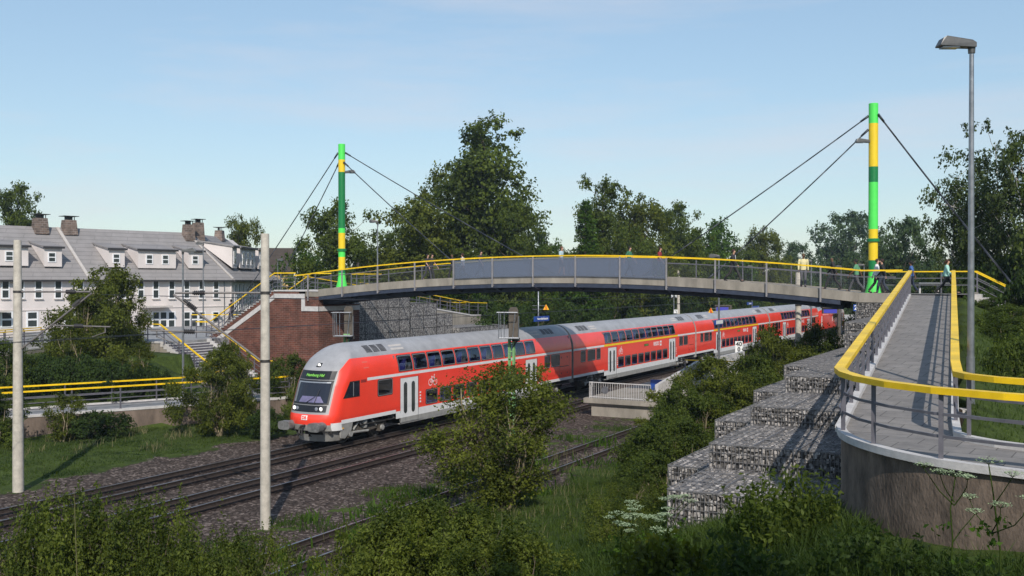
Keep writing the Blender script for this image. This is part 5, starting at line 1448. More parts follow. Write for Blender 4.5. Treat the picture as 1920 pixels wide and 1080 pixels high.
def zfac(px, y): return zat(y, s_at(px)[1])
up_w = [(s_at(px)[0], w_, zfac(px, 560), zfac(px, 526)) for px, w_ in ((10, 0.9), (38, 0.9), (72, 1.0), (109, 1.0), (150, 0.9), (230, 0.9), (264, 0.9), (292, 0.85), (322, 0.85), (350, 0.85), (378, 0.80), (405, 0.80))]
lo_w = [(s_at(px)[0], w_, zfac(px, 614), zfac(px, 584)) for px, w_ in ((12, 1.5), (60, 1.0), (130, 1.2), (292, 0.8), (306, 0.8), (321, 0.8), (350, 0.8), (364, 0.8), (378, 0.8), (404, 0.8))]
lo_w[-1] = (lo_w[-1][0], 0.8, lo_w[-1][3] - 1.0, lo_w[-1][3])
def dz(px0, px1, y0, y1, wins_):
    a, Za = s_at(px1); b_, Zb = s_at(px0); Zm = (Za + Zb) / 2 + 0.6
    return (a, b_, zat(y1, Zm), zat(y0, Zm), [s_at(w)[0] for w in wins_])
dor = [dz(-30, 59, 462, 498, (23,)), dz(89, 122, 465, 500, (103,)), dz(210, 240, 468, 501, (224,)), dz(265, 336, 470, 503, (286, 316)), dz(360, 387, 472, 503, (372,))]
hA, W_A, slabA = house('long pale row house with grey roof, shed dormers and tall brick chimneys', PC, A1, 40.0, 8.03, 12.25, 2.6, 9.6, 0.0, [(a, 0.62, c, d) for a, b__, c, d in up_w], dor, M['tiles'], M['plaster'],
      chimneys=[(s_at(88)[0] - 1.4, -4.4, 1.15, 12.95), (s_at(140)[0] - 1.6, -4.4, 1.15, 12.9), (s_at(352)[0] - 2.6, -4.2, 1.0, 13.0), (s_at(352)[0] - 4.4, -5.4, 0.95, 13.3)], canopy=[(s_at(312)[0], s_at(262)[0], zfac(300, 576)), (s_at(8)[0], s_at(-40)[0], zfac(0, 585))], m0=0.354)
for (s, w_, z0, z1) in lo_w:
    w_ = min(w_, 1.0) * 0.8
    f = MB(); slabA(f, s - w_ / 2 - 0.08, s + w_ / 2 + 0.08, 0.004, 0.05, z0, z1)
    zm = (z0 + z1) / 2
    slabA(f, s - w_ / 2 + 0.06, s + w_ / 2 - 0.06, 0.052, 0.058, z0 + 0.08, zm - 0.07, 1); slabA(f, s - w_ / 2 + 0.06, s + w_ / 2 - 0.06, 0.052, 0.058, zm + 0.07, z1 - 0.08, 1)
    f.build('window', [M['wframe'], M['wpane']], hA)
f = MB(); slabA(f, s_at(420)[0] - 0.03, s_at(420)[0] + 0.03, 0.02, 0.09, 2.8, 7.9); f.build('downpipe', M['galv'], hA)
# pale seam down the roof of the long house
sm_s = s_at(165)[0]
def roofpt(s, o): return W_A(s, o, 8.03 + (-o) * (12.25 - 8.03) / 4.8 + 0.10)
f = MB(); a_ = roofpt(sm_s, 0.25); c_ = roofpt(sm_s + 0.4, -4.7); f.bar(a_, c_, 0.26, 0.06); f.build('roof_flashing', M['flash'], hA)
f = MB(); a_ = roofpt(-0.1, 0.3); c_ = roofpt(1.68, -4.7); f.bar(a_, c_, 0.24, 0.08); f.build('roof_flashing', M['flash'], hA)
# second wing, turned away and in shade
A2 = radians(-26.6); L2 = 15.5
P2 = (PC[0] + sin(A2) * L2 + 0.1, PC[1] + cos(A2) * L2)
w2 = [(L2 - 1.2 - i * 1.15, 0.55, 4.9, 7.4) for i in range(12)]
d2 = [(L2 - 3.4, L2 - 2.0, 8.9, 10.9, [L2 - 2.7]), (L2 - 9.5, L2 - 4.4, 8.9, 10.9, [L2 - 5.4, L2 - 6.8, L2 - 8.2]), (L2 - 12.2, L2 - 10.6, 8.9, 10.9, [L2 - 11.4])]
hB, W_B, slabB = house('second wing of the row house turned away with shaded facade and hipped roof', P2, A2, L2, 8.03, 12.25, 2.6, 9.6, 0.0, w2, d2, M['tiles'], M['plaster'], chimneys=[(5.0, -4.6, 1.0, 12.9)], hip=3.0, extra_lines=False, m1=0.354)
# brown-roofed house behind, ochre wall
def simple_house(label, px, Z, w_, d_, zg, ze, zr, wallm, roofm, rot=0.0, nwin=3):
    x, y, _ = at(px, Z); t = thing('house', label, 'house', (x, y, zg), 'houses behind the tracks')
    R = Matrix.Rotation(TH + rot, 3, 'Z'); o = Vector((x, y, 0))
    def P(a, b_, z): v = R @ Vector((a, b_, 0)); return (x + v.x, y + v.y, z)
    b = MB(); b.prism([P(-w_ / 2, -d_ / 2, zg), P(-w_ / 2, -d_ / 2, ze), P(-w_ / 2, 0, zr - 0.1), P(-w_ / 2, d_ / 2, ze), P(-w_ / 2, d_ / 2, zg)], R @ Vector((w_, 0, 0))); b.build('wall', wallm, t)
    r = MB()
    for s in (-1, 1): r.prism([P(-w_ / 2 - 0.4, s * (d_ / 2 + 0.4), ze - 0.3), P(w_ / 2 + 0.4, s * (d_ / 2 + 0.4), ze - 0.3), P(w_ / 2 + 0.4, 0, zr), P(-w_ / 2 - 0.4, 0, zr)], (0, 0, 0.16))
    r.build('roof', roofm, t)
    for i in range(nwin):
        a = -w_ / 2 + w_ * (i + 0.5) / nwin
        for z in np.arange(zg + 1.0, ze - 1.3, 2.7):
            f = MB(); f.add([P(a - 0.5, -d_ / 2 - 0.03, z), P(a + 0.5, -d_ / 2 - 0.03, z), P(a + 0.5, -d_ / 2 - 0.03, z + 1.3), P(a - 0.5, -d_ / 2 - 0.03, z + 1.3)], [(0, 1, 2, 3)])
            f.prism([P(a - 0.6, -d_ / 2 - 0.02, z - 0.1), P(a + 0.6, -d_ / 2 - 0.02, z - 0.1), P(a + 0.6, -d_ / 2 - 0.02, z + 1.4), P(a - 0.6, -d_ / 2 - 0.02, z + 1.4)], R @ Vector((0, 0.03, 0)), 1)
            f.build('window', [M['wpane'], M['wframe']], t)
    return t
simple_house('ochre house with steep brown roof behind the bridge stairs', 505, 118, 5.0, 9, 2.8, 8.9, 11.4, M['ochre'], M['broof'], 0.15, 2)
simple_house('grey-roofed house half hidden behind the thin street lamp', 712, 135, 5.5, 8, 2.0, 8.2, 11.0, M['plaster'], M['broof'], -0.2, 2)
simple_house('white house glimpsed under the bridge between tree trunks', 905, 150, 14, 9, 0, 6.2, 9.5, M['wframe'], M['broof'], 0.2, 4)
simple_house('white house glimpsed under the bridge right of the pine', 1150, 160, 9, 9, 0, 6.5, 10, M['wframe'], M['broof'], -0.1, 3)

# ------------------------------------------------------------------ street lamps
def street_lamp(label, x, y, zb_, zt, r=0.06, ang=TH + pi, scale=1.0, group='street lamps', base=False, arm=0.0):
    t = thing('street_lamp', label, 'street lamp', (x, y, zb_), group)
    b = MB(); b.tube((x, y, zb_), (x, y, zb_ + 1.2), r * 1.35, r * 1.3, 16); b.tube((x, y, zb_ + 1.2), (x, y, zt), r * 1.12, r * 0.72, 16)
    b.build('pole', M['galv'], t, smooth=True, auto=40)
    h = MB(); h.tube((x, y, zt - 0.12), (x, y, zt + 0.06), r * 1.1, r * 1.25, 12); lamp_head(h, x, y, zt, ang, 0.70 * scale, 0.30 * scale); h.build('lamp_head', [M['lamp'], M['lens']], t)
    if base: q = MB(); q.box((x, y, zb_ - 0.25), (0.42, 0.42, 0.6), rz=0.3); q.build('footing', M['conc_l'], t)
    return t
x, y, _ = at(1820.5, 22.0); street_lamp('tall galvanised street lamp standing right beside the near ramp', x, y, 4.75, 12.72, 0.066, TH + pi, 1.05, base=True)
x, y, _ = at(343, 56.3); street_lamp('street lamp on the lower path in front of the terrace stairs', x, y, 1.06, 9.25, 0.06, TH + 0.15, 1.0)
x, y, _ = at(381, 84); street_lamp('thin street lamp in front of the pale house doors', x, y, 3.4, 10.7, 0.05, TH + pi, 0.85)
x, y, _ = at(708, 75); street_lamp('street lamp between the left mast and the big tree', x, y, 4.5, 12.0, 0.055, TH + pi, 0.9)
x, y, _ = at(521, 96); street_lamp('thin lamp post beside the brown roofed house', x, y, 3, 9.6, 0.05, TH, 0.7)
pl_l = [(1348, 66.3, 'platform lamp carrying the white board, nearest on the platform'), (1521, 82, 'second platform lamp, seen just right of the yellow jumper'), (1620, 102, 'third platform lamp, seen between the green shirt and mast')]
for px, Z, lab in pl_l:
    x, y, _ = at(px, Z); street_lamp(lab, x, y, 0.76, 9.2, 0.07, TH + pi - 0.3, 0.95, 'platform lamps')
x, y, _ = at(1410, 137); street_lamp('far platform lamp beyond the train near the blue station sign', x, y, 0.76, 9.6, 0.07, TH + pi, 0.9, 'platform lamps')
x, y, _ = at(1577, 130); street_lamp('far platform lamp seen between two walkers left of the mast', x, y, 0.76, 9.5, 0.07, TH + pi, 0.9, 'platform lamps')

# ------------------------------------------------------------------ concrete catenary masts
def cat_mast(label, x, y, zb_, zt, r0, r1, arms=None):
    t = thing('catenary_mast', label, 'mast', (x, y, zb_), 'concrete catenary masts')
    b = MB(); b.lathe([(r0, 0), (r0 * 0.97, 1.5), ((r0 + r1) / 2, (zt - zb_) / 2), (r1, zt - zb_ - 0.02), (r1 * 0.94, zt - zb_)], (x, y, zb_), 20); b.build('pole', M['pole'], t, smooth=True, auto=40)
    for z in (arms or []):
        b = MB(); b.lathe([(r1 * 1.16, -0.045), (r1 * 1.16, 0.045)], (x, y, z), 20); b.build('band', M['dark'], t)
    return t
def cantilever(t, x, y, z_top, z_mid, z_low, L_, ang, px_steady=0.8):
    """tube bracket with ribbed insulators, pointing along ang"""
    u = Vector((cos(ang), sin(ang), 0)); o = Vector((x, y, 0))
    def P(a, z): return o + u * a + Vector((0, 0, z))
    b = MB()
    b.tube(P(0.12, z_top), P(L_, z_top), 0.033, 0.033, 8); b.tube(P(0.12, z_low), P(L_ + 0.05, z_top - 0.05), 0.036, 0.036, 8)
    f_ = 0.42; m0 = P(0.12 + (L_) * f_, z_low + (z_top - z_low) * f_)
    b.tube(m0, P(L_ * 1.27, z_mid), 0.026, 0.026, 8); b.tube(P(L_ * 1.2, z_mid), P(L_ * 1.2, z_mid - 0.22), 0.02, 0.02, 6); b.tube(P(L_ * 1.2, z_mid - 0.2), P(L_ * 1.02, z_mid - 0.38), 0.016, 0.016, 6)
    b.build('cantilever', M['tube'], t)
    for (pa, pb, f0) in ((P(0.12, z_top), P(L_, z_top), 0.66), (P(0.12, z_low), P(L_, z_top), 0.76), (m0, P(L_ * 1.27, z_mid), 0.40)):
        q = MB(); dvec = (pb - pa); 
        for k in range(6):
            c = pa + dvec * (f0 + k * 0.022 / max(0.4, dvec.length / 2.6)); q.tube(c, c + dvec.normalized() * 0.035, 0.085, 0.06, 10)
        q.tube(pa + dvec * f0, pa + dvec * (f0 + 0.14), 0.05, 0.05, 8); q.build('insulator', M['gutter'], t)
xA, yA, _ = at(497, 31.8); mA = cat_mast('concrete catenary mast nearest the camera, in front of the brick wall', xA, yA, -0.3, 9.12, 0.165, 0.13, [zat(549, 31.8), zat(677, 31.8)])
cantilever(mA, xA, yA, zat(549, 31.8), zat(618, 31.8), zat(677, 31.8), 2.75, TH + pi + 0.15)
xB, yB, _ = at(33, 37.4); mB = cat_mast('concrete catenary mast at the left edge in front of the tree', xB, yB, -0.3, 9.15, 0.20, 0.135, [zat(547, 37.4), zat(655, 37.4)])
cantilever(mB, xB, yB, zat(547, 37.4), zat(612, 37.4), zat(655, 37.4), 2.85, TH - 0.1)
x, y, _ = at(1497, 59.5); cat_mast('concrete mast behind the bridge railing next to the yellow jumper', x, y, 0.0, 8.15, 0.20, 0.16, [4.0, 6.2])
x, y, _ = at(1272, 118); cat_mast('far concrete mast seen below the bridge next to the loudspeakers', x, y, 0.0, 9.4, 0.19, 0.15, [5.0])
# overhead wires
def wire(label, pts, r=0.012):
    b = MB(); b.path([Vector(p) for p in pts], r, 5); o = b.build('overhead_wire', M['cable'], None, origin=pts[0]); tag(o, label, 'wire', 'overhead line wires')
tipA = Vector((xA, yA, 0)) + Vector((cos(TH + pi + 0.15), sin(TH + pi + 0.15), 0)) * 3.2
tipB = Vector((xB, yB, 0)) + Vector((cos(TH - 0.1), sin(TH - 0.1), 0)) * 3.3
def catw(lab, p0, p1, z, sag, n=14, r=0.008):
    P = [(p0[0] + (p1[0] - p0[0]) * i / n, p0[1] + (p1[1] - p0[1]) * i / n, z - sag * 4 * (i / n) * (1 - i / n)) for i in range(n + 1)]; wire(lab, P, r)
catw('upper carrying wire over the middle track', (tipA.x, tipA.y), (-26.4, 112), zat(549, 31.8) - 0.1, 0.7)
catw('lower contact wire over the middle track', (tipA.x, tipA.y), (-26.4, 112), zat(625, 31.8), 0.05)
catw('upper carrying wire over the train track', (tipB.x, tipB.y), (-30.3, 112), zat(547, 37.4) - 0.1, 0.7)
catw('lower contact wire over the train track', (tipB.x, tipB.y), (-30.3, 112), zat(630, 37.4), 0.05)
catw('contact wire running out of frame over the middle track', (tipA.x, tipA.y), (-26.4, -30), zat(625, 31.8), 0.05)
catw('contact wire running out of frame over the train track', (tipB.x, tipB.y), (-30.3, -20), zat(630, 37.4), 0.05)

# ------------------------------------------------------------------ signals seen from behind
def signal(label, px, Z, y_top, y_bot, zbase, y_green):
    x, y, _ = at(px, Z); t = thing('railway_signal', label, 'railway signal', (x, y, zbase), 'signals seen from behind')
    zt, zb_ = zat(y_top, Z), zat(y_bot, Z); R = Matrix.Rotation(TH, 3, 'Z')
    def P(a, z, o=0): v = R @ Vector((a, o, 0)); return Vector((x + v.x, y + v.y, z))
    b = MB(); wv = 0.24; pts = [P(-wv + 0.1, zb_), P(wv + 0.1, zb_), P(wv + 0.1, zt - 0.15), P(wv * 0.6 + 0.1, zt), P(-wv * 0.6 + 0.1, zt), P(-wv + 0.1, zt - 0.15)]
    v = R @ Vector((0, 0.14, 0)); b.prism(pts, v); b.build('signal_board', M['signback'], t)
    b = MB(); zp = zb_ - 0.02; 
    for s in (-0.10, 0.12): b.bar(P(s, zbase), P(s, zat(y_green, Z)), 0.09, 0.16)
    z = zbase + 0.3
    while z < zat(y_green, Z) - 0.1: b.bar(P(-0.1, z), P(0.12, z), 0.05, 0.05); z += 0.45
    b.bar(P(-0.16, zat(y_green, Z)), P(0.18, zat(y_green, Z)), 0.2, 0.06); b.build('post', M['signgreen'], t)
    b = MB(); zr_ = zb_ + 1.25
    for (p, q_) in (((-0.62, zb_), (-0.62, zr_)), ((-0.36, zb_), (-0.36, zr_)), ((0.36, zb_), (0.36, zr_ - 0.2)), ((-0.72, zr_), (0.30, zr_)), ((-0.62, zb_), (0.36, zb_)), ((-0.55, zr_), (-0.5, zb_)), ((0.06, zb_), (0.18, zr_))):
        b.tube(P(p[0], p[1], -0.12), P(q_[0], q_[1], -0.12), 0.022, 0.022, 6)
    for (p, q_) in (((-0.62, zb_), (-0.62, zr_)), ((-0.72, zr_), (0.3, zr_)), ((-0.62, zb_), (0.36, zb_))): b.tube(P(p[0], p[1], -0.65), P(q_[0], q_[1], -0.65), 0.02, 0.02, 6)
    for a in (-0.72, -0.36, 0.3): b.tube(P(a, zr_, -0.12), P(a, zr_, -0.65), 0.02, 0.02, 6)
    b.box(tuple(P(-0.13, zb_ - 0.02, -0.4)), (1.0, 0.5, 0.03), rz=TH); b.build('maintenance_cage', M['galv'], t)
    b = MB(); b.tube(P(0.3, zb_ - 0.12, -0.1), P(0.05, zb_ - 0.5, -0.1), 0.05, 0.02, 8); b.box(tuple(P(0.22, zb_ - 0.1, 0)), (0.4, 0.25, 0.16), rz=TH); b.build('bracket', M['dark'], t)
signal('signal back on a pale green post behind the train cab', 650, 54, 574, 629, -0.2, 627)
signal('signal back on a pale green post in front of the train', 959, 49.5, 576, 633, -0.2, 636)

# ------------------------------------------------------------------ platforms
plat = thing('platform', 'concrete platform with overhanging slab edge and end wall between the tracks', 'platform', (-22, 53.5, -0.3))
b = MB(); b.bb(-24.1, -17.2, 53.7, 53.9, -0.3, 0.50); b.bb(-24.1, -23.9, 53.9, 230, -0.3, 0.50); b.bb(-17.4, -17.2, 53.9, 230, -0.3, 0.5); b.build('wall', M['conc'], plat)
b = MB(); b.bb(-24.5, -16.9, 53.45, 230, 0.52, 0.80); b.bb(-24.25, -17.1, 53.6, 230, 0.40, 0.515); b.build('slab', M['conc'], plat)
fr_ = MB()
fx0, fx1 = -24.2, -20.4
for i in range(27):
    x = fx0 + (fx1 - fx0) * i / 26; fr_.bar((x, 53.65, 0.8), (x, 53.65, 1.72), 0.020, 0.020)
fr_.bar((fx0, 53.65, 1.72), (fx1, 53.65, 1.72), 0.05, 0.05); fr_.bar((fx0, 53.65, 0.88), (fx1, 53.65, 0.88), 0.04, 0.04)
for i in range(4): fr_.bar((fx0, 53.65 + i * 0.14, 0.8), (fx0, 53.65 + i * 0.14, 1.72), 0.028, 0.028)
fo = fr_.build('platform_fence', M['conc_l'], None, origin=(-22.3, 53.65, 0.8)); tag(fo, 'pale grey vertical-bar fence across the end of the platform', 'fence')
q = MB(); q.lathe([(0.22, 0), (0.22, 0.02)], (-23.2, 53.60, 1.30), 20, axis='Y'); o = q.build('round_sign', M['galv'], None, origin=(-23.2, 53.6, 1.38)); tag(o, 'round grey disc hung on the platform end fence', 'sign')
rw_ = thing('ramp_wall', 'pale concrete side wall rising beside the platform end', 'wall', (-20.2, 57, 0.8))
b = MB(); b.prism([(-20.35, 54.2, 0.8), (-20.35, 54.2, 1.7), (-20.35, 61.5, 2.55), (-20.35, 72, 2.55), (-20.35, 72, 0.8)], (0.2, 0, 0)); b.build('wall', M['conc_l'], rw_)
b = MB(); b.bb(-22.6, -20.6, 59.4, 59.5, 0.81, 1.45); bs = b.build('tactile_board', M['blue'], None, origin=(-22, 57.4, 0.81)); tag(bs, 'blue panel standing low behind the platform fence bars', 'sign')
railing('railing', 'yellow railing on top of the pale platform ramp wall', [(-20.2, 59.0, 1.55), (-13.0, 59.3, 1.55), (-9.4, 59.5, 1.55)], zrail=1.25, spacing=2.4, group='platform railings')
fp = thing('platform', 'far platform on the other side of the train', 'platform', (-36, 66, -0.3))
b = MB(); b.bb(-40, -33.2, 64, 230, -0.3, 0.76); b.build('slab', M['conc_l'], fp)

# ------------------------------------------------------------------ station signs
def stop_sign(label, name, X, Yc, zc, w_, h_, face, text=None, tsize=0.25, cat='station sign', pole=None, group=None, body='blue'):
    """board in the plane x=X, running along y, seen from +x ; face is its material"""
    t = thing(name, label, cat, (X, Yc, zc), group)
    b = MB(); b.bb(X - 0.05, X + 0.05, Yc - w_ / 2, Yc + w_ / 2, zc - h_ / 2, zc + h_ / 2); bo = b.build('board', M[body], t)
    if face: q = MB(); q.bb(X + 0.051, X + 0.056, Yc - w_ / 2 + 0.05, Yc + w_ / 2 - 0.03, zc - h_ / 2 + 0.04, zc + h_ / 2 - 0.04); q.build('face', M[face], t)
    if text:
        for (s, dy, size) in text: text_obj('lettering', s, size, M['wtext'], t, (X + 0.06, Yc + dy, zc), (0, 1, 0), (0, 0, 1), 0.003, bold=0.006)
    if pole: q = MB(); q.tube((X - 0.12, pole[0], pole[1]), (X - 0.12, pole[0], pole[2]), 0.06, 0.05, 10); q.build('pole', M['galv'], t, smooth=True)
    return t
def warn(label, px, Z, yc, size=0.34, arm=None):
    x, y, _ = at(px, Z); z = zat(yc, Z); R = Matrix.Rotation(TH, 3, 'Z'); t = thing('warning_sign', label, 'warning sign', (x, y, z), 'yellow triangular warning signs')
    def P(a, h, o=0): v = R @ Vector((a, o, 0)); return (x + v.x, y + v.y, z + h)
    b = MB(); b.prism([P(-size, -size * 0.85), P(size, -size * 0.85), P(0, size)], R @ Vector((0, 0.03, 0))); b.build('triangle', M['orange'], t)
    q = MB(); q.prism([P(-0.05, 0.12, -0.01), P(0.04, 0.12, -0.01), P(0.0, -0.02, -0.01), P(0.06, -0.03, -0.01), P(-0.03, -0.2, -0.01), P(-0.01, -0.08, -0.01), P(-0.06, -0.06, -0.01)], R @ Vector((0, 0.008, 0))); q.lathe([(0.05, 0), (0.05, 0.01)], P(0, -0.12, -0.02), 10, axis='Y'); q.build('symbol', M['redp'], t)
    q = MB(); 
    for hh in (0.12, -0.16): q.bar(P(0, hh, 0.05), P(arm or -1.1, hh, 0.05), 0.03, 0.03)
    q.build('arm', M['galv'], t)
YS = onX_Y = None
def onX(px, X):
    xc = (px - 960) / 1880; Z = X / (xc * C_ - S_); return Z, Z * (xc * S_ + C_)
Z_, Y_ = onX(1015.5, -36.0)
stop_sign('blue station name sign with white lettering behind the first coach roof', 'station_sign', -36.0, Y_, zat(597.5, Z_), 2.5, 0.40, None, [('Hannover', -0.45, 0.20), ('Leinhausen', 0.42, 0.27)], pole=(onX(1012, -36)[1], 0.76, 8.3), group='blue station name signs')
warn('yellow warning triangle on an arm above the blue name sign', 1024, Z_, 576, 0.24)
Z_, Y_ = onX(1406, -37.0)
stop_sign('distant blue station name sign under the bridge above the train roof', 'station_sign', -37.0, Y_, zat(569, Z_), 2.6, 0.34, None, [('Leinhausen', 0.0, 0.26)], group='blue station name signs')
Z_, Y_ = onX(1417, -37.0)
stop_sign('blue timetable board below the distant station name sign', 'information_board', -37.0, Y_, zat(576.5, Z_), 3.2, 0.42, None, [('1', 1.3, 0.34)], cat='sign')
Z_, Y_ = onX(1345, -19.75)
stop_sign('white rectangular board with blue edge mounted on the near platform lamp', 'platform_board', -19.65, Y_, zat(603.8, Z_), 1.55, 0.32, 'wsign', None, cat='sign')
warn('yellow warning triangle above the train roof left of the blue display', 1333, 63, 582, 0.17, arm=0.4)
def display(label, px0, px1, y0, y1, Z, leg):
    xm, ym, _ = at((px0 + px1) / 2, Z); t = thing('platform_display', label, 'display', (xm, ym, zat(y1, Z)), 'blue platform displays')
    R = Matrix.Rotation(TH, 3, 'Z')
    w_ = (px1 - px0) / 1880 * Z; h_ = (y1 - y0) / 1880 * Z; zc = zat((y0 + y1) / 2, Z)
    b = MB(); b.box((xm, ym, zc + h_ * 0.1), (w_ * 1.08, 0.3, h_ * 1.5), rz=TH); b.box((xm, ym, zc + h_ * 0.95), (w_ * 1.2, 0.6, h_ * 0.3), rz=TH); b.build('housing', M['signback'], t)
    q = MB(); v = R @ Vector((0, -0.16, 0)); q.box((xm + v.x, ym + v.y, zc), (w_ * 0.94, 0.02, h_), rz=TH); q.build('screen', M['screen'], t)
    if leg:
        v = R @ Vector((w_ * 0.66, 0, 0)); q = MB(); q.box((xm + v.x, ym + v.y, (zc + h_ * 1.1 + leg) / 2), (0.24, 0.24, zc + h_ * 1.1 - leg), rz=TH); q.build('post', M['signback'], t)
display('blue platform display in a dark frame in front of the locomotive', 1543, 1569, 580, 587, 92, 0.8)
display('blue platform display beyond the train below the bridge', 1342, 1366, 576, 583, 125, 0.8)
# hectometre board 40 / 0
x, y, _ = at(1385.5, 76); t = thing('kilometre_board', 'white kilometre board reading 40 over 0 above the bushes', 'sign', (x, y, zat(650, 76)))
R = Matrix.Rotation(TH, 3, 'Z'); zc = zat(650.5, 76); b = MB(); b.box((x, y, zc), (0.56, 0.03, 0.87), rz=TH); bo = b.build('board', M['wsign'], t)
v = R @ Vector((0, -0.02, 0)); xd = R @ Vector((1, 0, 0))
text_obj('digits', '40', 0.46, M['btext'], t, (x + v.x, y + v.y, zc + 0.20), xd, (0, 0, 1), 0.002, bold=0.012); text_obj('digits', '0', 0.46, M['btext'], t, (x + v.x, y + v.y, zc - 0.20), xd, (0, 0, 1), 0.002, bold=0.012)
b = MB(); b.tube((x - v.x, y - v.y, 0.0), (x - v.x, y - v.y, zc), 0.04, 0.04, 8); b.build('post', M['galv'], t)
# blue track number 2
x, y, _ = at(1604.5, 100); zc = zat(577, 100); t = thing('track_number_sign', 'small blue sign with white number 2 left of the gabions', 'sign', (x, y, zc))
b = MB(); b.box((x, y, zc), (0.46, 0.04, 0.66), rz=TH); b.build('board', M['blue'], t); v = R @ Vector((0, -0.03, 0))
text_obj('digits', '2', 0.62, M['wtext'], t, (x + v.x, y + v.y, zc), xd, (0, 0, 1), 0.002, bold=0.012)
b = MB(); b.tube((x, y, 0.76), (x, y, zc - 0.33), 0.03, 0.03, 8); b.build('post', M['galv'], t)
# loudspeaker pole
x, y, _ = at(1263.5, 106); t = thing('loudspeaker_pole', 'thin pole with two white horn loudspeakers below the bridge', 'loudspeaker', (x, y, 0.76))
b = MB(); b.tube((x, y, 0.76), (x, y, 7.2), 0.06, 0.05, 8); b.build('pole', M['galv'], t)
for s in (-1, 1):
    q = MB(); c = R @ Vector((s * 0.14, 0, 0)); q.tube((x + c.x, y + c.y, zat(556, 106)), (x + c.x * 1 + xd.x * s * 0.14, y + c.y + xd.y * s * 0.14, zat(556, 106) + 0.02), 0.10, 0.2, 12); q.build('horn', M['wsign'], t)
x2, y2, _ = at(1267, 104); t = thing('white_sign', 'small white sign with black symbol next to the far concrete mast', 'sign', (x2, y2, zat(584, 104)))
b = MB(); b.box((x2, y2, zat(584, 104)), (0.38, 0.03, 0.38), rz=TH); b.build('board', M['wsign'], t)
v = R @ Vector((0, -0.02, 0)); q = MB(); z_ = zat(584, 104); q.box((x2 + v.x, y2 + v.y, z_ + 0.07), (0.2, 0.02, 0.05), rz=TH); q.box((x2 + v.x + xd.x * 0.06, y2 + v.y + xd.y * 0.06, z_ - 0.04), (0.06, 0.02, 0.2), rz=TH); q.build('symbol', M['btext'], t)
# bench-like shelter beam beyond the ramp top
x, y, _ = at(1748, 64); t = thing('picnic_table', 'grey concrete table-like slab on posts behind the ramp top railing', 'table', (x, y, 5.2))
b = MB(); b.box((x, y, zat(531, 64)), (2.0, 0.8, 0.10), rz=TH); b.build('slab', M['galv'], t)
b = MB(); 
for a in (-0.8, 0.35): b.box((x + xd.x * a, y + xd.y * a, (5.2 + zat(531, 64)) / 2 - 0.6), (0.10, 0.10, zat(531, 64) - 5.2 + 1.2), rz=TH)
b.build('leg', M['conc_l'], t)

# ------------------------------------------------------------------ vegetation
def np_mesh(name, V, Fq, material):
    """V (n,3), Fq (m,4) quads"""
    me = bpy.data.meshes.new(name)
    n, m = len(V), len(Fq); k = Fq.shape[1]
    me.vertices.add(n); me.vertices.foreach_set('co', V.astype(np.float32).ravel())
    me.loops.add(m * k); me.loops.foreach_set('vertex_index', Fq.astype(np.int32).ravel())
    me.polygons.add(m); me.polygons.foreach_set('loop_start', np.arange(0, m * k, k, dtype=np.int32))
    me.update(calc_edges=True); me.materials.append(material)
    return me
def leaves_at(C, size, rng, out=None, droop=0.25, width=0.62, outk=0.9):
    n = len(C)
    nrm = rng.normal(size=(n, 3)); nrm /= np.linalg.norm(nrm, axis=1)[:, None]
    if out is not None: nrm = nrm + out * outk
    nrm[:, 2] += 0.45
    nrm /= np.linalg.norm(nrm, axis=1)[:, None]
    a = rng.normal(size=(n, 3)); a[:, 2] -= droop; a -= nrm * np.sum(a * nrm, axis=1)[:, None]; a /= np.linalg.norm(a, axis=1)[:, None]
    b = np.cross(nrm, a)
    s = size * rng.uniform(0.65, 1.3, n)[:, None]
    fold = nrm * s * 0.10
    v0 = C - a * s * 0.5; v1 = C + b * s * width * 0.5 + fold - a * s * 0.08; v2 = C + a * s * 0.55; v3 = C - b * s * width * 0.5 + fold - a * s * 0.08
    V = np.stack([v0, v1, v2, v3], axis=1).reshape(-1, 3)
    F_ = np.arange(4 * n).reshape(-1, 4)
    return V, F_
def tube_np(mb, pts, r0, r1, n=5):
    k = len(pts) - 1
    for i in range(k):
        a = r0 + (r1 - r0) * i / k; b = r0 + (r1 - r0) * (i + 1) / k
        mb.tube(pts[i], pts[i + 1], a, b, n, caps=False)
def bend(p, q, rng, amt, k=4):
    p = np.array(p, float); q = np.array(q, float); L = np.linalg.norm(q - p); out = [p]
    off = rng.normal(size=3) * amt * L
    for i in range(1, k): t = i / k; out.append(p + (q - p) * t + off * 4 * t * (1 - t) + rng.normal(size=3) * 0.02 * L)
    out.append(q); return [Vector(x) for x in out]
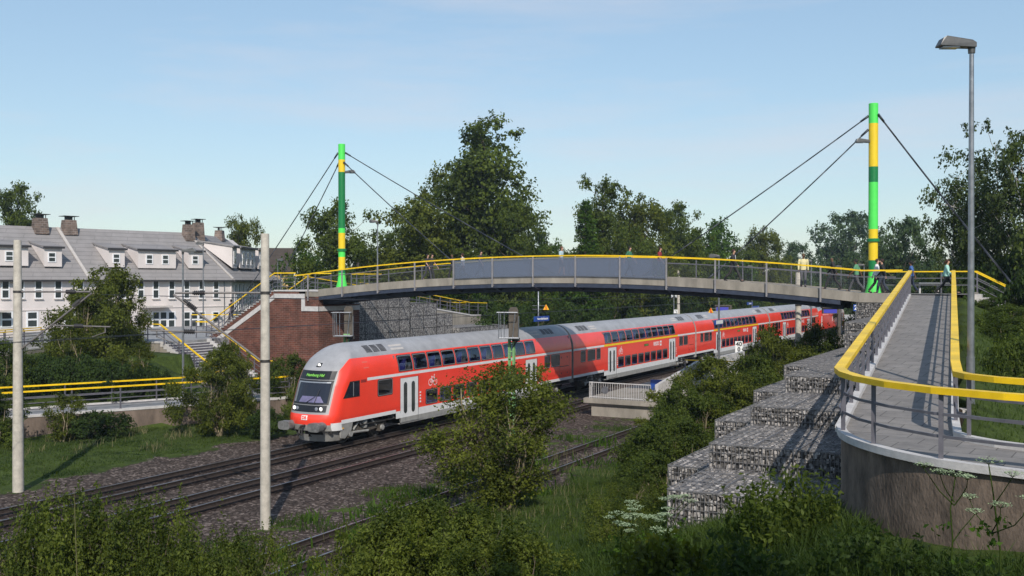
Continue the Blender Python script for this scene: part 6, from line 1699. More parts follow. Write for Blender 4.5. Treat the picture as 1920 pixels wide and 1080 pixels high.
def make_plant(name, seed, H_, R_, nclump, nleaf, leaf, leafm, barkm, shape='round', trunk_r=0.18, base=0.25, stems=1, clump=0.26, twig=True, squash=0.8, top_pow=1.0, width=0.62):
    """prototype at the origin: root Empty > trunk, crown"""
    rng = np.random.default_rng(seed)
    def env(h):          # relative radius at relative height
        if shape == 'round': t = (h - base) / (1 - base); return max(0.0, min(1, 0.55 + t * 1.8) * (1 - max(0, (t - 0.55) / 0.45) ** 2.3 * 0.55)) if 0 <= t <= 1 else 0
        if shape == 'tall': t = (h - base) / (1 - base); return max(0.0, min(1, 0.62 + t * 1.1) * (1 - max(0, (t - 0.45) / 0.55) ** 2.4 * 0.42)) if 0 <= t <= 1 else 0
        if shape == 'bush': t = (h - base) / (1 - base); return max(0.0, 1 - abs(1.6 * t - 0.62) ** 2.4) ** 0.55 if 0 <= t <= 1 else 0
        if shape == 'vase': t = (h - base) / (1 - base); return max(0.0, (0.25 + 0.95 * t ** 0.8) * (1 - max(0, t - 0.55) ** 1.6 * 2.6)) if 0 <= t <= 1 else 0
        return 1
    lob = [(rng.uniform(0, 2 * pi), rng.uniform(0.14, 0.34)) for _ in range(4)]
    cl = []
    tries = 0
    while len(cl) < nclump and tries < 20000:
        tries += 1
        h = base + (1 - base) * rng.random() ** top_pow; a = rng.uniform(0, 2 * pi); e = env(h)
        e *= 1 + sum(w * cos((k + 1) * a + ph + h * 3) for k, (ph, w) in enumerate(lob))
        rr = e * R_ * sqrt(rng.random()) ** 0.75
        cr_ = R_ * clump * rng.uniform(0.55, 1.25) * (0.75 if h > 0.85 else 1)
        rr = max(0, rr - cr_ * 0.35)
        cl.append((rr * cos(a), rr * sin(a), h * H_ - cr_ * 0.3, cr_))
    cl = np.array(cl)
    w = cl[:, 3] ** 2; cnt = np.maximum(3, (w / w.sum() * nleaf).astype(int))
    Cs, Os = [], []
    for (x, y, z, r), n in zip(cl, cnt):
        d = rng.normal(size=(n, 3)); d /= np.linalg.norm(d, axis=1)[:, None]
        rad = r * (rng.random(n) ** 0.45) * rng.uniform(0.8, 1.15, n)
        p = d * rad[:, None]; p[:, 2] *= squash
        # twig-like grouping: pull leaves toward random spokes
        ns = max(4, n // 14); sp = rng.normal(size=(ns, 3)); sp /= np.linalg.norm(sp, axis=1)[:, None]
        idx = rng.integers(0, ns, n); q = sp[idx] * (r * rng.uniform(0.25, 1.25, n))[:, None]; q[:, 2] *= squash
        q += rng.normal(size=(n, 3)) * r * 0.10
        mixf = (rng.random(n) < 0.62)[:, None]
        p = np.where(mixf, q, p)
        Cs.append(p + np.array([x, y, z])); o = p / (np.linalg.norm(p, axis=1)[:, None] + 1e-6); Os.append(o)
    C = np.concatenate(Cs); O = np.concatenate(Os)
    axis = np.stack([C[:, 0], C[:, 1], (C[:, 2] - H_ * 0.5) * 0.5], axis=1); axis /= np.linalg.norm(axis, axis=1)[:, None] + 1e-6
    keep = C[:, 2] > 0.03 * H_; C = C[keep]; O = (0.5 * O + 0.6 * axis)[keep]
    V, F_ = leaves_at(C, leaf, rng, O, width=width)
    mb = MB()
    if stems == 1:
        tp = bend((0, 0, -0.3), (R_ * 0.05 * rng.normal(), R_ * 0.05 * rng.normal(), H_ * 0.92), rng, 0.02, 8); tube_np(mb, tp, trunk_r, trunk_r * 0.12, 8)
        sel = cl[rng.permutation(len(cl))[:min(len(cl), 46)]]
        for (x, y, z, r) in sel:
            hh = max(base * H_ * 0.6, z - (0.25 + 0.5 * rng.random()) * sqrt(x * x + y * y) * 1.1 - 0.1 * H_ * rng.random()); k = min(0.95, max(0.05, hh / (H_ * 0.92)))
            i = min(7, int(k * 8)); p = tp[i].lerp(tp[i + 1], k * 8 - i)
            tube_np(mb, bend(p, (x, y, z), rng, 0.06, 4), trunk_r * (1 - k) * 0.42 + 0.012 * H_ / 8, 0.006 * H_ / 8, 5)
    else:
        for s in range(stems):
            a = 2 * pi * s / stems + rng.uniform(-0.4, 0.4); top = np.array([cos(a) * R_ * 0.55 * rng.uniform(0.4, 1), sin(a) * R_ * 0.55 * rng.uniform(0.4, 1), H_ * rng.uniform(0.55, 0.85)])
            b0 = (cos(a) * trunk_r * 1.2, sin(a) * trunk_r * 1.2, -0.15); tp = bend(b0, top, rng, 0.07, 6); tube_np(mb, tp, trunk_r * rng.uniform(0.55, 0.9), trunk_r * 0.14, 6)
            d2 = np.sum((cl[:, :3] - top * 0.8) ** 2, axis=1); near_ = cl[np.argsort(d2)[:max(5, len(cl) // stems)]]
            for (x, y, z, r) in near_:
                k = rng.uniform(0.25, 0.9); i = min(5, int(k * 6)); p = tp[i].lerp(tp[i + 1], k * 6 - i)
                if p.z > z: p = tp[1]
                tube_np(mb, bend(p, (x, y, z), rng, 0.07, 3), trunk_r * 0.28 * (1.1 - k), trunk_r * 0.06, 4)
    root = thing(name, None, None, (0, 0, 0))
    mb.build('trunk' if stems == 1 else 'stem', barkm, root, smooth=True)
    cme = np_mesh('crown', V, F_, leafm); co = bpy.data.objects.new('crown' if H_ > 3 else 'foliage', cme); COL.objects.link(co); co.parent = root; ORG[co.name] = Vector((0, 0, 0))
    return root
def make_conifer(name, seed, H_, R_, leafm, barkm):
    rng = np.random.default_rng(seed); mb = MB(); mb.tube((0, 0, -0.3), (0, 0, H_), 0.28, 0.03, 8, caps=False); C, O = [], []
    z = H_ * 0.22
    while z < H_ * 0.99:
        t = (z / H_ - 0.22) / 0.78; L_ = R_ * (1 - t) ** 0.75 * rng.uniform(0.75, 1.1) + 0.25; nb = 6
        for k in range(nb):
            a = rng.uniform(0, 2 * pi); Lk = L_ * rng.uniform(0.6, 1.1); e = np.array([cos(a) * Lk, sin(a) * Lk, z + Lk * 0.16 - 0.10 * Lk * rng.random()])
            s = np.array([0, 0, z]); mb.tube(s, e, 0.05 * (1 - t) + 0.015, 0.008, 4, caps=False)
            n = int(62 * Lk / R_) + 14; tt = rng.random(n) ** 0.6; sd = np.array([-sin(a), cos(a), 0])
            p = s + (e - s) * tt[:, None] + sd * (rng.normal(size=n) * 0.20 * Lk * (0.35 + tt * 0.65))[:, None] + rng.normal(size=(n, 3)) * np.array([0.06, 0.06, 0.10]); C.append(p); o = np.tile([cos(a) * 0.3, sin(a) * 0.3, 1.0], (n, 1)); O.append(o)
        z += H_ * 0.031
    C = np.concatenate(C); O = np.concatenate(O); V, F_ = leaves_at(C, 0.42, rng, O, width=0.42)
    root = thing(name, None, None, (0, 0, 0)); mb.build('trunk', barkm, root, smooth=True)
    co = bpy.data.objects.new('crown', np_mesh('crown', V, F_, leafm)); COL.objects.link(co); co.parent = root; ORG[co.name] = Vector((0, 0, 0))
    return root

PROTO = {}
PROTO['oak'] = make_plant('deciduous_tree', 11, 16, 5.2, 96, 26000, 0.34, M['leaf_a'], M['bark'], 'round', 0.32, 0.12, clump=0.30)
PROTO['maple'] = make_plant('deciduous_tree', 12, 14, 4.6, 90, 24000, 0.32, M['leaf_b'], M['bark'], 'round', 0.28, 0.08, clump=0.30)
PROTO['poplar'] = make_plant('tall_tree', 13, 20, 5.0, 120, 34000, 0.34, M['leaf_a'], M['bark'], 'tall', 0.36, 0.08, clump=0.29)
PROTO['fresh'] = make_plant('deciduous_tree', 14, 11, 4.6, 80, 20000, 0.32, M['leaf_c'], M['bark'], 'round', 0.24, 0.08, clump=0.31)
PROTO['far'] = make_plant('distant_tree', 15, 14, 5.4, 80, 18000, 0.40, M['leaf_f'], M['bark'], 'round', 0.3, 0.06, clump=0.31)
PROTO['pine'] = make_conifer('pine_tree', 16, 14, 4.2, M['leaf_c'], M['bark'])
PROTO['birch'] = make_plant('birch_tree', 17, 16, 4.6, 74, 11500, 0.27, M['leaf_g'], M['birchbark'], 'tall', 0.20, 0.26, clump=0.25, width=0.6)
PROTO['hedge'] = make_plant('bush', 18, 4.0, 3.2, 56, 14000, 0.22, M['leaf_d'], M['bark'], 'bush', 0.10, 0.02, stems=5, clump=0.30)
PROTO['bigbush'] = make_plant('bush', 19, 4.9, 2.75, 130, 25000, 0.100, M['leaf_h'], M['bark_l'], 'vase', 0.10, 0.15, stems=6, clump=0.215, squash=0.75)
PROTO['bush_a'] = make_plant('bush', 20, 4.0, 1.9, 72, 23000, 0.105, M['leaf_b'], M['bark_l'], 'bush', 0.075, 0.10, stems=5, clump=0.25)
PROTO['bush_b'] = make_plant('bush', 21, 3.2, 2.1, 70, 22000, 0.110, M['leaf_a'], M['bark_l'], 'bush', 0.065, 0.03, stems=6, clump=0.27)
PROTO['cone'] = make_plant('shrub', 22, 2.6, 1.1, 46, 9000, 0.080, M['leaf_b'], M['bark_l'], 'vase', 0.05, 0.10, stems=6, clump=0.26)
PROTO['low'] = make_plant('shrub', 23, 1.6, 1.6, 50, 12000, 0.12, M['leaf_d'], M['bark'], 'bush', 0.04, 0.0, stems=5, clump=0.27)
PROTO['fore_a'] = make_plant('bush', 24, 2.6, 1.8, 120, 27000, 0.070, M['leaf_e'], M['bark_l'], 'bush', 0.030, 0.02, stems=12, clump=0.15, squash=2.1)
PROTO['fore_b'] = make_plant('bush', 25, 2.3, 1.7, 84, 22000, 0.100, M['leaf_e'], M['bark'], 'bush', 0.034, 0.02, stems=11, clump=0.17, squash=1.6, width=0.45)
USED = set()
def plant(kind, px, Z, top, label, zbase=None, cat='tree', group=None, wid=None, rz=None, X=None, xy=None):
    """stand a plant of this kind at the place seen at column px and depth Z, reaching height `top` (metres, world)"""
    p = PROTO[kind]; h0 = {'oak': 16, 'maple': 14, 'poplar': 20, 'fresh': 11, 'far': 14, 'pine': 14, 'birch': 16, 'hedge': 4.0, 'bigbush': 4.9, 'bush_a': 4.0, 'bush_b': 3.2, 'cone': 2.6, 'low': 1.6, 'fore_a': 2.6, 'fore_b': 2.3}[kind]
    r0 = {'oak': 5.2, 'maple': 4.6, 'poplar': 5.0, 'fresh': 4.6, 'far': 5.4, 'pine': 4.2, 'birch': 4.6, 'hedge': 3.2, 'bigbush': 2.75, 'bush_a': 1.9, 'bush_b': 2.1, 'cone': 1.1, 'low': 1.6, 'fore_a': 1.8, 'fore_b': 1.7}[kind]
    x, y, _ = at(px, Z) if xy is None else (*xy, 0)
    zb_ = terrain(x, y) - 0.05 if zbase is None else zbase
    sz = (top - zb_) / h0; sx = (wid / 2 / r0) if wid else sz
    rz = rz if rz is not None else (hash_((px, Z)) * 6.283)
    if kind in USED: o = copy_tree(p, (x, y, zb_), rz, scale=(sx, sx, sz))
    else: o = p; o.location = (x, y, zb_); o.rotation_euler = (0, 0, rz); o.scale = (sx, sx, sz); USED.add(kind)
    tag(o, label, cat, group)
    if cat in ('bush', 'shrub') : o.name = 'bush'
    return o
def hash_(t): random.seed(str(t)); return random.random()

TG = 'trees behind the bridge'
def zbeyond(px, Z, X=-44.0):
    xc = (px - 960) / 1880; f_ = xc * C_ - S_
    return Z if px > 1600 or f_ >= 0 else max(Z, min(X / f_, 210))
def tree(kind, px, Z, ytop, label, wpx=None, zb_=0.0):
    Z = zbeyond(px, Z); return plant(kind, px, Z, zat(ytop, Z), label, zb_, 'tree', TG, wid=(wpx * 1.22 / 1880 * Z if wpx else None))
tree('poplar', 905, 110, 228, 'tallest broad dark tree in the middle behind the bridge', 165)
tree('maple', 865, 114, 300, 'dark tree filling the left flank of the tallest tree', 120)
tree('maple', 783, 102, 368, 'dark tree left of the tallest tree, crossed by the mast cable', 140)
tree('oak', 745, 112, 425, 'lower dark tree right of the thin lamp behind the bridge', 90)
tree('oak', 630, 96, 378, 'dark rounded tree standing right behind the left striped mast', 125)
tree('fresh', 577, 104, 455, 'low tree between the brown roof and the left mast', 90)
tree('oak', 972, 104, 385, 'green tree filling the right flank of the tallest tree', 95)
tree('fresh', 1025, 118, 438, 'lighter green tree below the gap in the treeline', 80)
tree('pine', 1098, 96, 372, 'light green pine with bare trunk standing right of the sky gap', 95)
tree('poplar', 1135, 108, 334, 'tall dark tree behind the pine', 95)
tree('maple', 1200, 104, 365, 'dark olive tree right of the tall tree behind the pine', 110)
tree('oak', 1265, 104, 382, 'dark tree touched by the lower end of the upper right cable', 95)
tree('fresh', 1340, 100, 418, 'fresh green tree above the suited walker', 110)
tree('oak', 1298, 112, 430, 'dark tree filling between the cable tree and the fresh green one', 80)
tree('maple', 1432, 112, 425, 'small-crowned dark tree above the yellow jumper walker', 70)
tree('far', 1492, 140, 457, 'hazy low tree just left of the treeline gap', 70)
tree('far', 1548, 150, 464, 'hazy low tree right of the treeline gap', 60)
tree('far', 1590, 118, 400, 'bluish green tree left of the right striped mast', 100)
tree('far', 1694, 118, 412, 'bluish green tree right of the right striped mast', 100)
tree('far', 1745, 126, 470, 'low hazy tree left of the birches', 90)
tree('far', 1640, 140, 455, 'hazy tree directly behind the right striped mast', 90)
plant('oak', 30, 108, zat(345, 108), 'dark tree rising behind the left end of the row house', 2.5, 'tree', 'trees behind the houses', wid=6.4)
plant('maple', 456, 125, zat(403, 125), 'round tree top showing behind the house wing chimney', 2.5, 'tree', 'trees behind the houses', wid=5.0)
# understorey behind the platforms
HG = 'undergrowth trees beyond the platforms'
hs = [(650, 90, 505), (700, 94, 500), (760, 96, 470), (820, 98, 480), (880, 100, 470), (935, 104, 500), (990, 112, 470), (1045, 112, 500), (1080, 116, 460), (1150, 116, 470), (1215, 112, 470), (1275, 116, 480), (1330, 118, 470), (1385, 120, 462), (1455, 124, 478), (1510, 132, 488), (1565, 138, 480), (1630, 140, 482), (1690, 134, 485), (1750, 128, 490), (1800, 110, 480)]
for i, (px, Z, yt) in enumerate(hs):
    k = ('fresh', 'oak', 'maple')[i % 3]
    lab = ['leafy green tree behind the bridge, understorey number %s from the left' % w for w in ()]
    names = ['left mast', 'thin lamp', 'paired walkers', 'first glass panel', 'dark walker', 'second glass panel', 'name sign pole', 'pale-blue-shirted walker', 'pine trunk', 'green-shirted walker', 'red-shirted walker', 'far concrete mast', 'platform lamp head', 'suited walker', 'left of the yellow jumper', 'right of the yellow jumper', 'bald suited walker', 'right striped mast foot', 'blue-shirted woman', 'mint-top woman', 'birch foot']
    Z = zbeyond(px, Z) + 6; plant(k, px, Z, zat(yt, Z), 'low leafy tree in the green band behind the %s' % names[i], 0.0, 'tree', HG, wid=8.5)
hb = [(905, 96, 560), (955, 92, 575), (1010, 96, 570), (1065, 96, 572), (1120, 100, 566), (1175, 104, 575), (1230, 104, 560), (1290, 110, 560), (1345, 112, 560), (1400, 118, 556), (1460, 122, 556), (1530, 134, 552), (1590, 138, 548), (1640, 140, 548)]
n2 = ['concrete ramp end', 'grey gabion end', 'blue name sign', 'warning triangle', 'second coach vents', 'pine foot', 'loudspeaker pole', 'far concrete mast', 'blue display beyond the train', 'distant name sign', 'third coach roof', 'locomotive', 'track number two sign', 'topmost gabion']
for i, (px, Z, yt) in enumerate(hb):
    Z = zbeyond(px, Z, -42.5); plant('hedge', px, Z, zat(yt, Z), 'dark rounded shrub in the band under the bridge near the %s' % n2[i], 0.0, 'bush', 'dark shrubs under the bridge', wid=6.5)
# bare-looking trunks lit under the bridge are the tree trunks above

# birches and dark bushes on the right
BG = 'birches right of the ramp'
plant('birch', 1868, 64, zat(228, 64), 'tall birch with diamond leaves behind the near street lamp', 2.0, 'tree', BG, wid=6.6)
plant('birch', 1800, 66, zat(300, 66), 'birch reaching furthest left toward the bridge stairs', 2.0, 'tree', BG, wid=5.0, rz=2.0)
plant('birch', 1925, 62, zat(240, 62), 'birch cut by the right edge of the photo', 2.0, 'tree', BG, wid=6.0, rz=4.0)
plant('birch', 1835, 72, zat(345, 72), 'slender birch filling behind the lamp pole', 2.0, 'tree', BG, wid=5.4, rz=1.0)
plant('oak', 1990, 60, zat(195, 60), 'dark tree mostly outside the right edge', 2.0, 'tree', BG, wid=5.6)
BB = 'dark bushes right of the ramp'
for i, (px, Z, yt, w_, k, lab) in enumerate([(1850, 63, 505, 5.0, 'hedge', 'dark bush below the tall birch behind the lamp'), (1905, 60, 480, 5.4, 'hedge', 'dark bush below the rightmost birch'), (1885, 50, 545, 4.4, 'hedge', 'dark bush on the lower bank right of the lamp'), (1930, 46, 520, 4.4, 'hedge', 'dark bush at the right edge of the lower bank'), (1840, 68, 520, 4.0, 'hedge', 'dark bush behind the far staircase railings'), (1800, 76, 500, 5.0, 'hedge', 'dark bush behind the mint-top woman'), (1915, 28, 640, 2.6, 'bush_b', 'dark bush with bare twigs at the right edge near the railing'), (1880, 38, 592, 3.2, 'bush_b', 'middle dark bush between bank grass and far bushes')]):
    plant(k, px, Z, zat(yt, Z), lab, 2.1, 'bush', BB, wid=w_)
for (px, Z, yt, w_, lab) in [(1866, 47, 558, 2.2, 'low bush highest up the grass bank, close to the lamp pole'), (1893, 41, 574, 2.6, 'low bush on the bank between lamp pole and right edge'), (1908, 35, 598, 2.3, 'low bush on the bank near the right edge, third from the top'), (1922, 30, 628, 2.2, 'low bush lowest on the bank, cut by the right edge')]:
    plant('bush_b', px, Z, zat(yt, Z), lab, None, 'bush', 'low bushes on the bank beside the ramp', wid=w_)
# unseen trees added behind the camera to shade the foreground grass
plant('oak', 0, 1, 19.5, 'unseen tall tree added behind the viewer to shade the foreground grass', 4.5, 'tree', 'added shade trees behind the viewer', wid=11.0, xy=(6.5, -4.0))
plant('oak', 0, 1, 16.0, 'second unseen tree added behind the viewer further right to shade the grass', 4.5, 'tree', 'added shade trees behind the viewer', wid=8.0, xy=(11.5, -1.5))

# bushes left side
LG = 'bushes on the left side of the tracks'
plant('bush_a', 195, 62, zat(498, 62), 'tall multi-stemmed tree-like bush in front of the pale house', 1.7, 'bush', LG, wid=5.0, rz=0.6)
plant('bush_a', 150, 63, zat(560, 63), 'smaller bush leaning on the left of the tall one before the house', 1.7, 'bush', LG, wid=3.6)
plant('bush_a', 225, 64, zat(520, 64), 'bush filling the right shoulder of the tall one before the house', 1.7, 'bush', LG, wid=3.8, rz=2.2)
plant('cone', 130, 58, zat(600, 58), 'upright olive shrub on the bank below the upper path', 1.6, 'bush', LG, wid=3.0)
plant('cone', 258, 58, zat(640, 58), 'green upright shrub on the bank below the terrace', 1.3, 'bush', LG, wid=2.6)
plant('cone', 232, 56.5, zat(655, 56.5), 'smaller shrub next to the one below the terrace', 1.2, 'bush', LG, wid=2.2)
for i, (px, Z, yt, w_) in enumerate([(70, 55, 668, 3.2), (110, 54, 675, 3.0), (150, 54.5, 668, 3.0), (190, 55, 678, 3.0), (225, 55, 684, 2.8), (285, 56, 690, 2.0)]):
    plant('low', px, Z, zat(yt, Z), 'low dark leafy shrub behind the lower path railing, %s' % ['beside the left mast', 'second from the mast', 'third from the mast', 'below the tall bush', 'right of the tall bush', 'below the terrace wall'][i], None, 'bush', 'low shrubs on the left bank', wid=w_)
plant('bush_b', -12, 52, zat(640, 52), 'dark bush cut by the left edge beside the railing', None, 'bush', LG, wid=3.6)
plant('bush_b', -14, 46, zat(735, 46), 'dark bush at the left edge in front of the concrete wall', None, 'bush', LG, wid=3.0)
plant('bush_a', 412, 50.5, zat(655, 50.5), 'leafy bush before the concrete wall between stairs and near mast', -0.1, 'bush', LG, wid=3.3, rz=1.0)
plant('bush_a', 440, 54, zat(640, 54), 'second bush right behind the one before the wall', 0.0, 'bush', LG, wid=2.4, rz=3.0)
plant('cone', 116, 47.6, zat(733, 47.6), 'small vase-shaped shrub growing before the long concrete wall', -0.05, 'bush', LG, wid=2.3)
plant('low', 185, 48.5, zat(773, 48.5), 'dark leafy shrub at the foot of the concrete wall', -0.05, 'bush', LG, wid=2.9)
plant('bush_b', 552, 57, zat(668, 57), 'green bush between the near mast and the train cab', -0.1, 'bush', LG, wid=3.4)
plant('bush_b', 520, 60, zat(690, 60), 'bush at the foot of the brick wall', 0.0, 'bush', LG, wid=3.2, rz=2)
plant('low', 500, 50, zat(768, 50), 'low shrub in shadow right of the near mast', -0.1, 'bush', LG, wid=2.0)

# the big bush in the middle
plant('bigbush', 948, 34.2, zat(688, 34.2), 'big broad bush with pale fanning stems in front of the train', -0.2, 'bush', 'bushes along the siding', wid=6.3, rz=0.8)
SGp = 'bushes between platform and gabions'
cl_ = [(1268, 43, 722, 2.6, 'bush_b', 'bush hiding the right half of the platform end wall'), (1290, 46, 742, 3.0, 'bush_a', 'light green bush just right of the platform end fence'), (1345, 47, 668, 3.8, 'bush_a', 'tall light green bush right of the platform end'), (1300, 41, 742, 3.2, 'bush_b', 'bush in front of the platform end beside the outer gabions'),
       (1395, 52, 672, 3.8, 'bush_a', 'bush below the kilometre board'), (1440, 55, 610, 3.2, 'bush_a', 'tallest bush with sparse twigs against the red train'), (1475, 60, 640, 3.6, 'bush_b', 'bush left of the locomotive front display'),
       (1530, 58, 612, 3.8, 'bush_b', 'dense green bush in front of the locomotive'), (1555, 54, 640, 3.2, 'bush_b', 'bush touching the second tallest gabion block'), (1500, 52, 650, 3.4, 'bush_a', 'bush over the end of the yellow platform railing'),
       (1245, 40, 775, 2.8, 'bush_b', 'bush left of the outer gabion row'), (1215, 36, 800, 2.8, 'bush_b', 'bush on the bank between siding and gabions'), (1290, 36, 790, 3.0, 'bush_b', 'dark bush hugging the second outer gabion'),
       (1225, 31, 850, 2.6, 'bush_b', 'dark bush beside the nearest outer gabion'), (1180, 28, 905, 2.2, 'fore_a', 'small bush in front of the nearest outer gabion'), (1350, 42, 735, 3.0, 'bush_a', 'bush behind the third outer gabion'), (1420, 48, 665, 3.2, 'bush_b', 'bush beside the longest outer gabion'), (1385, 45, 700, 3.0, 'bush_a', 'bush leaning over the third outer gabion')]
for (px, Z, yt, w_, k, lab) in cl_: plant(k, px, Z, zat(yt, Z), lab, None, 'bush', SGp, wid=w_)
# foreground bushes along the bottom edge
FG = 'foreground bushes on the embankment'
fg = [(40, 19, 960, 2.8, 'fore_a', 'foreground bush in the bottom left corner'), (150, 20, 925, 3.0, 'fore_a', 'tallest foreground bush at the bottom left with a bare dry stalk'), (262, 20.5, 945, 3.0, 'fore_a', 'foreground bush right of the dry stalk'), (345, 19, 1035, 2.2, 'fore_b', 'low dark foreground bush below the near mast shadow'), (460, 20, 1003, 2.3, 'fore_a', 'light foreground bush left of the siding rail'), (400, 18, 1060, 1.8, 'fore_b', 'lowest foreground bush at the bottom edge below the near mast'),
      (722, 20.5, 975, 2.4, 'fore_b', 'dark foreground bush over the siding rail'), (790, 21, 950, 3.0, 'fore_b', 'dark foreground bush below the big bush'), (880, 19.5, 955, 2.6, 'fore_b', 'dark foreground bush right below the big bush stems'), (960, 18, 1010, 2.2, 'fore_b', 'dark foreground bush at the bottom centre'), (1160, 22, 930, 2.0, 'fore_a', 'bush left of the nearest gabion with white umbels beside it')]
for (px, Z, yt, w_, k, lab) in fg:
    x, y, _ = at(px, Z); plant(k, px, Z, zat(yt, Z), lab, min(terrain(x, y), zat(yt, Z) - 1.5), 'bush', FG, wid=w_)

# ------------------------------------------------------------------ grass
def blades(name, pts, h, rng, material, label=None, lean=0.5, w=0.012):
    n = len(pts); a = rng.uniform(0, 2 * pi, n); hh = h * rng.uniform(0.5, 1.35, n); ln = hh * lean * rng.uniform(0.2, 1.2, n); b = rng.uniform(0, 2 * pi, n)
    side = np.stack([np.cos(b), np.sin(b), np.zeros(n)], 1) * (w * rng.uniform(0.6, 1.4, n))[:, None]; dr = np.stack([np.cos(a), np.sin(a), np.zeros(n)], 1)
    up = np.array([0, 0, 1.0]); m1 = pts + dr * (ln * 0.35)[:, None] + up * (hh * 0.6)[:, None]; tp = pts + dr * ln[:, None] + up * hh[:, None]
    V = np.stack([pts - side, pts + side, m1 + side * 0.75, m1 - side * 0.75, m1 - side * 0.75, m1 + side * 0.75, tp + side * 0.08, tp - side * 0.08], 1).reshape(-1, 3)
    F_ = np.arange(8 * n).reshape(-1, 4)
    o = bpy.data.objects.new(name, np_mesh(name, V, F_, material)); COL.objects.link(o); tag(o, kind='stuff'); return o
def scatter(n, x0, x1, y0, y1, rng, cond=None, clumpy=0.0, dz=0.0):
    P = []
    cx = rng.uniform(x0, x1, 60); cy = rng.uniform(y0, y1, 60)
    while len(P) < n:
        if rng.random() < clumpy: k = rng.integers(0, 60); x = cx[k] + rng.normal() * 0.35; y = cy[k] + rng.normal() * 0.35
        else: x = rng.uniform(x0, x1); y = rng.uniform(y0, y1)
        if cond is None or cond(x, y): P.append((x, y, terrain(x, y) - 0.02 + dz))
    return np.array(P)
rg = np.random.default_rng(77)
def outside_wall(x, y):
    # keep clear of the landing, the ramp and the gabions
    if y > 19.3 and x > -7.1 and x < ramp_left(y) + 2.2: return False
    if x > -3.75 and y > 15.35 + max(0, (-1.7 - x)) * 1.9 and y < 19.6: return False
    return True
blades('grass', scatter(52000, -9.5, 5.5, 9.0, 20.5, rg, lambda x, y: outside_wall(x, y) and (y < 16.6 or x < -2.0), 0.35), 0.30, rg, M['grass'], w=0.010, lean=0.7)
blades('grass', scatter(30000, -17, -7.2, 14, 44, rg, lambda x, y: not (x > -8.6 and y > 23), 0.3), 0.15, rg, M['grass'], w=0.013)
blades('grass', scatter(22000, -43.5, -35.5, 16, 44, rg, lambda x, y: x > lerp_tab(y, WX) + 0.2, 0.35), 0.10, rg, M['grass'], w=0.018)
blades('grass', scatter(12000, -3.0, 5, 19.8, 46, rg, lambda x, y: x > ramp_left(y) + 2.25, 0.1), 0.12, rg, M['grass'], w=0.012)
blades('grass', scatter(4500, -22.4, -20.3, 14, 50, rg, lambda x, y: sin(y * 1.3) + sin(y * 0.37 + 1) > -0.2, 0.85), 0.17, rg, M['grass'], w=0.014)
blades('tall_grass', scatter(650, -43.3, -37, 18, 43, rg, lambda x, y: x > lerp_tab(y, WX) + 0.2 and sin(x * 2.3 + y * 1.1) > 0.0, 0.9), 0.38, rg, M['straw'], w=0.012, lean=0.6)
blades('tall_grass', scatter(1500, -19.9, -12, 16, 42, rg, None, 0.8), 0.42, rg, M['straw'], w=0.008, lean=0.55)
blades('weeds', scatter(2200, -21.5, -16.0, 14, 46, rg, None, 0.9), 0.40, rg, M['leaf_c'], w=0.03, lean=0.8)

# ------------------------------------------------------------------ hogweed with umbels and leafy weeds
def hogweed(seed, h, label, x, y, zb_, group='white-flowered umbel plants', tilt=0.0, nu=4):
    rng = np.random.default_rng(seed); t = thing('hogweed', label, 'plant', (x, y, zb_), group)
    st = MB(); um = MB(); lf = []; o = np.array([x, y, zb_])
    top = o + np.array([tilt * h, rng.normal() * 0.04, h]); main = bend(o, top, rng, 0.05, 5); tube_np(st, main, 0.016, 0.008, 6)
    heads = [top]
    for k in range(nu):
        f_ = rng.uniform(0.4, 0.8); p = np.array(main[0].lerp(main[-1], f_)); a = rng.uniform(0, 2 * pi); L_ = h * rng.uniform(0.22, 0.4)
        q = p + np.array([cos(a) * L_ * 0.8, sin(a) * L_ * 0.8, L_ * 0.9]); tube_np(st, bend(p, q, rng, 0.08, 3), 0.009, 0.005, 5); heads.append(q)
    V = []
    for q in heads:
        r = rng.uniform(0.09, 0.14) * (1.15 if q is heads[0] else 0.85)
        for k in range(14):
            a = 2 * pi * k / 14 + rng.uniform(-.2, .2); rr = r * (1.0 if k % 2 else 0.55); e = q + np.array([cos(a) * rr, sin(a) * rr, 0.05 + (r - rr) * 0.25]); st.tube(Vector(q), Vector(e), 0.002, 0.0015, 4, caps=False)
            c = e + rng.normal(size=(9, 3)) * np.array([0.018, 0.018, 0.006]); V.append(c)
    C = np.concatenate(V); Vv, Ff = leaves_at(C, 0.022, rng, np.tile([0, 0, 1.0], (len(C), 1)), outk=2, width=0.9)
    st.build('stem', M['grass'], t, smooth=True)
    uo = bpy.data.objects.new('blossom_clusters', np_mesh('blossom_clusters', Vv - o, Ff, M['umbel'])); COL.objects.link(uo); uo.parent = t
    Cl = []
    for k in range(5):
        f_ = rng.uniform(0.12, 0.6); p = np.array(main[0].lerp(main[-1], f_)); a = rng.uniform(0, 2 * pi)
        for s in range(16): Cl.append(p + np.array([cos(a), sin(a), 0.1]) * (0.06 + 0.022 * s) + rng.normal(size=3) * 0.02 * (1 + s * 0.08))
    Cl = np.array(Cl); Vv, Ff = leaves_at(Cl, 0.075, rng, None); lo = bpy.data.objects.new('foliage', np_mesh('foliage', Vv - o, Ff, M['leaf_c'])); COL.objects.link(lo); lo.parent = t
    return t
x, y, _ = at(1868, 12.6); hogweed(1, zat(872, 12.6) - terrain(x, y), 'tallest umbel plant standing before the curved concrete wall', x, y, terrain(x, y), tilt=-0.05)
x, y, _ = at(1785, 12.8); hogweed(2, zat(895, 12.8) - terrain(x, y), 'umbel plant left of the tallest one before the curved wall', x, y, terrain(x, y), tilt=0.03)
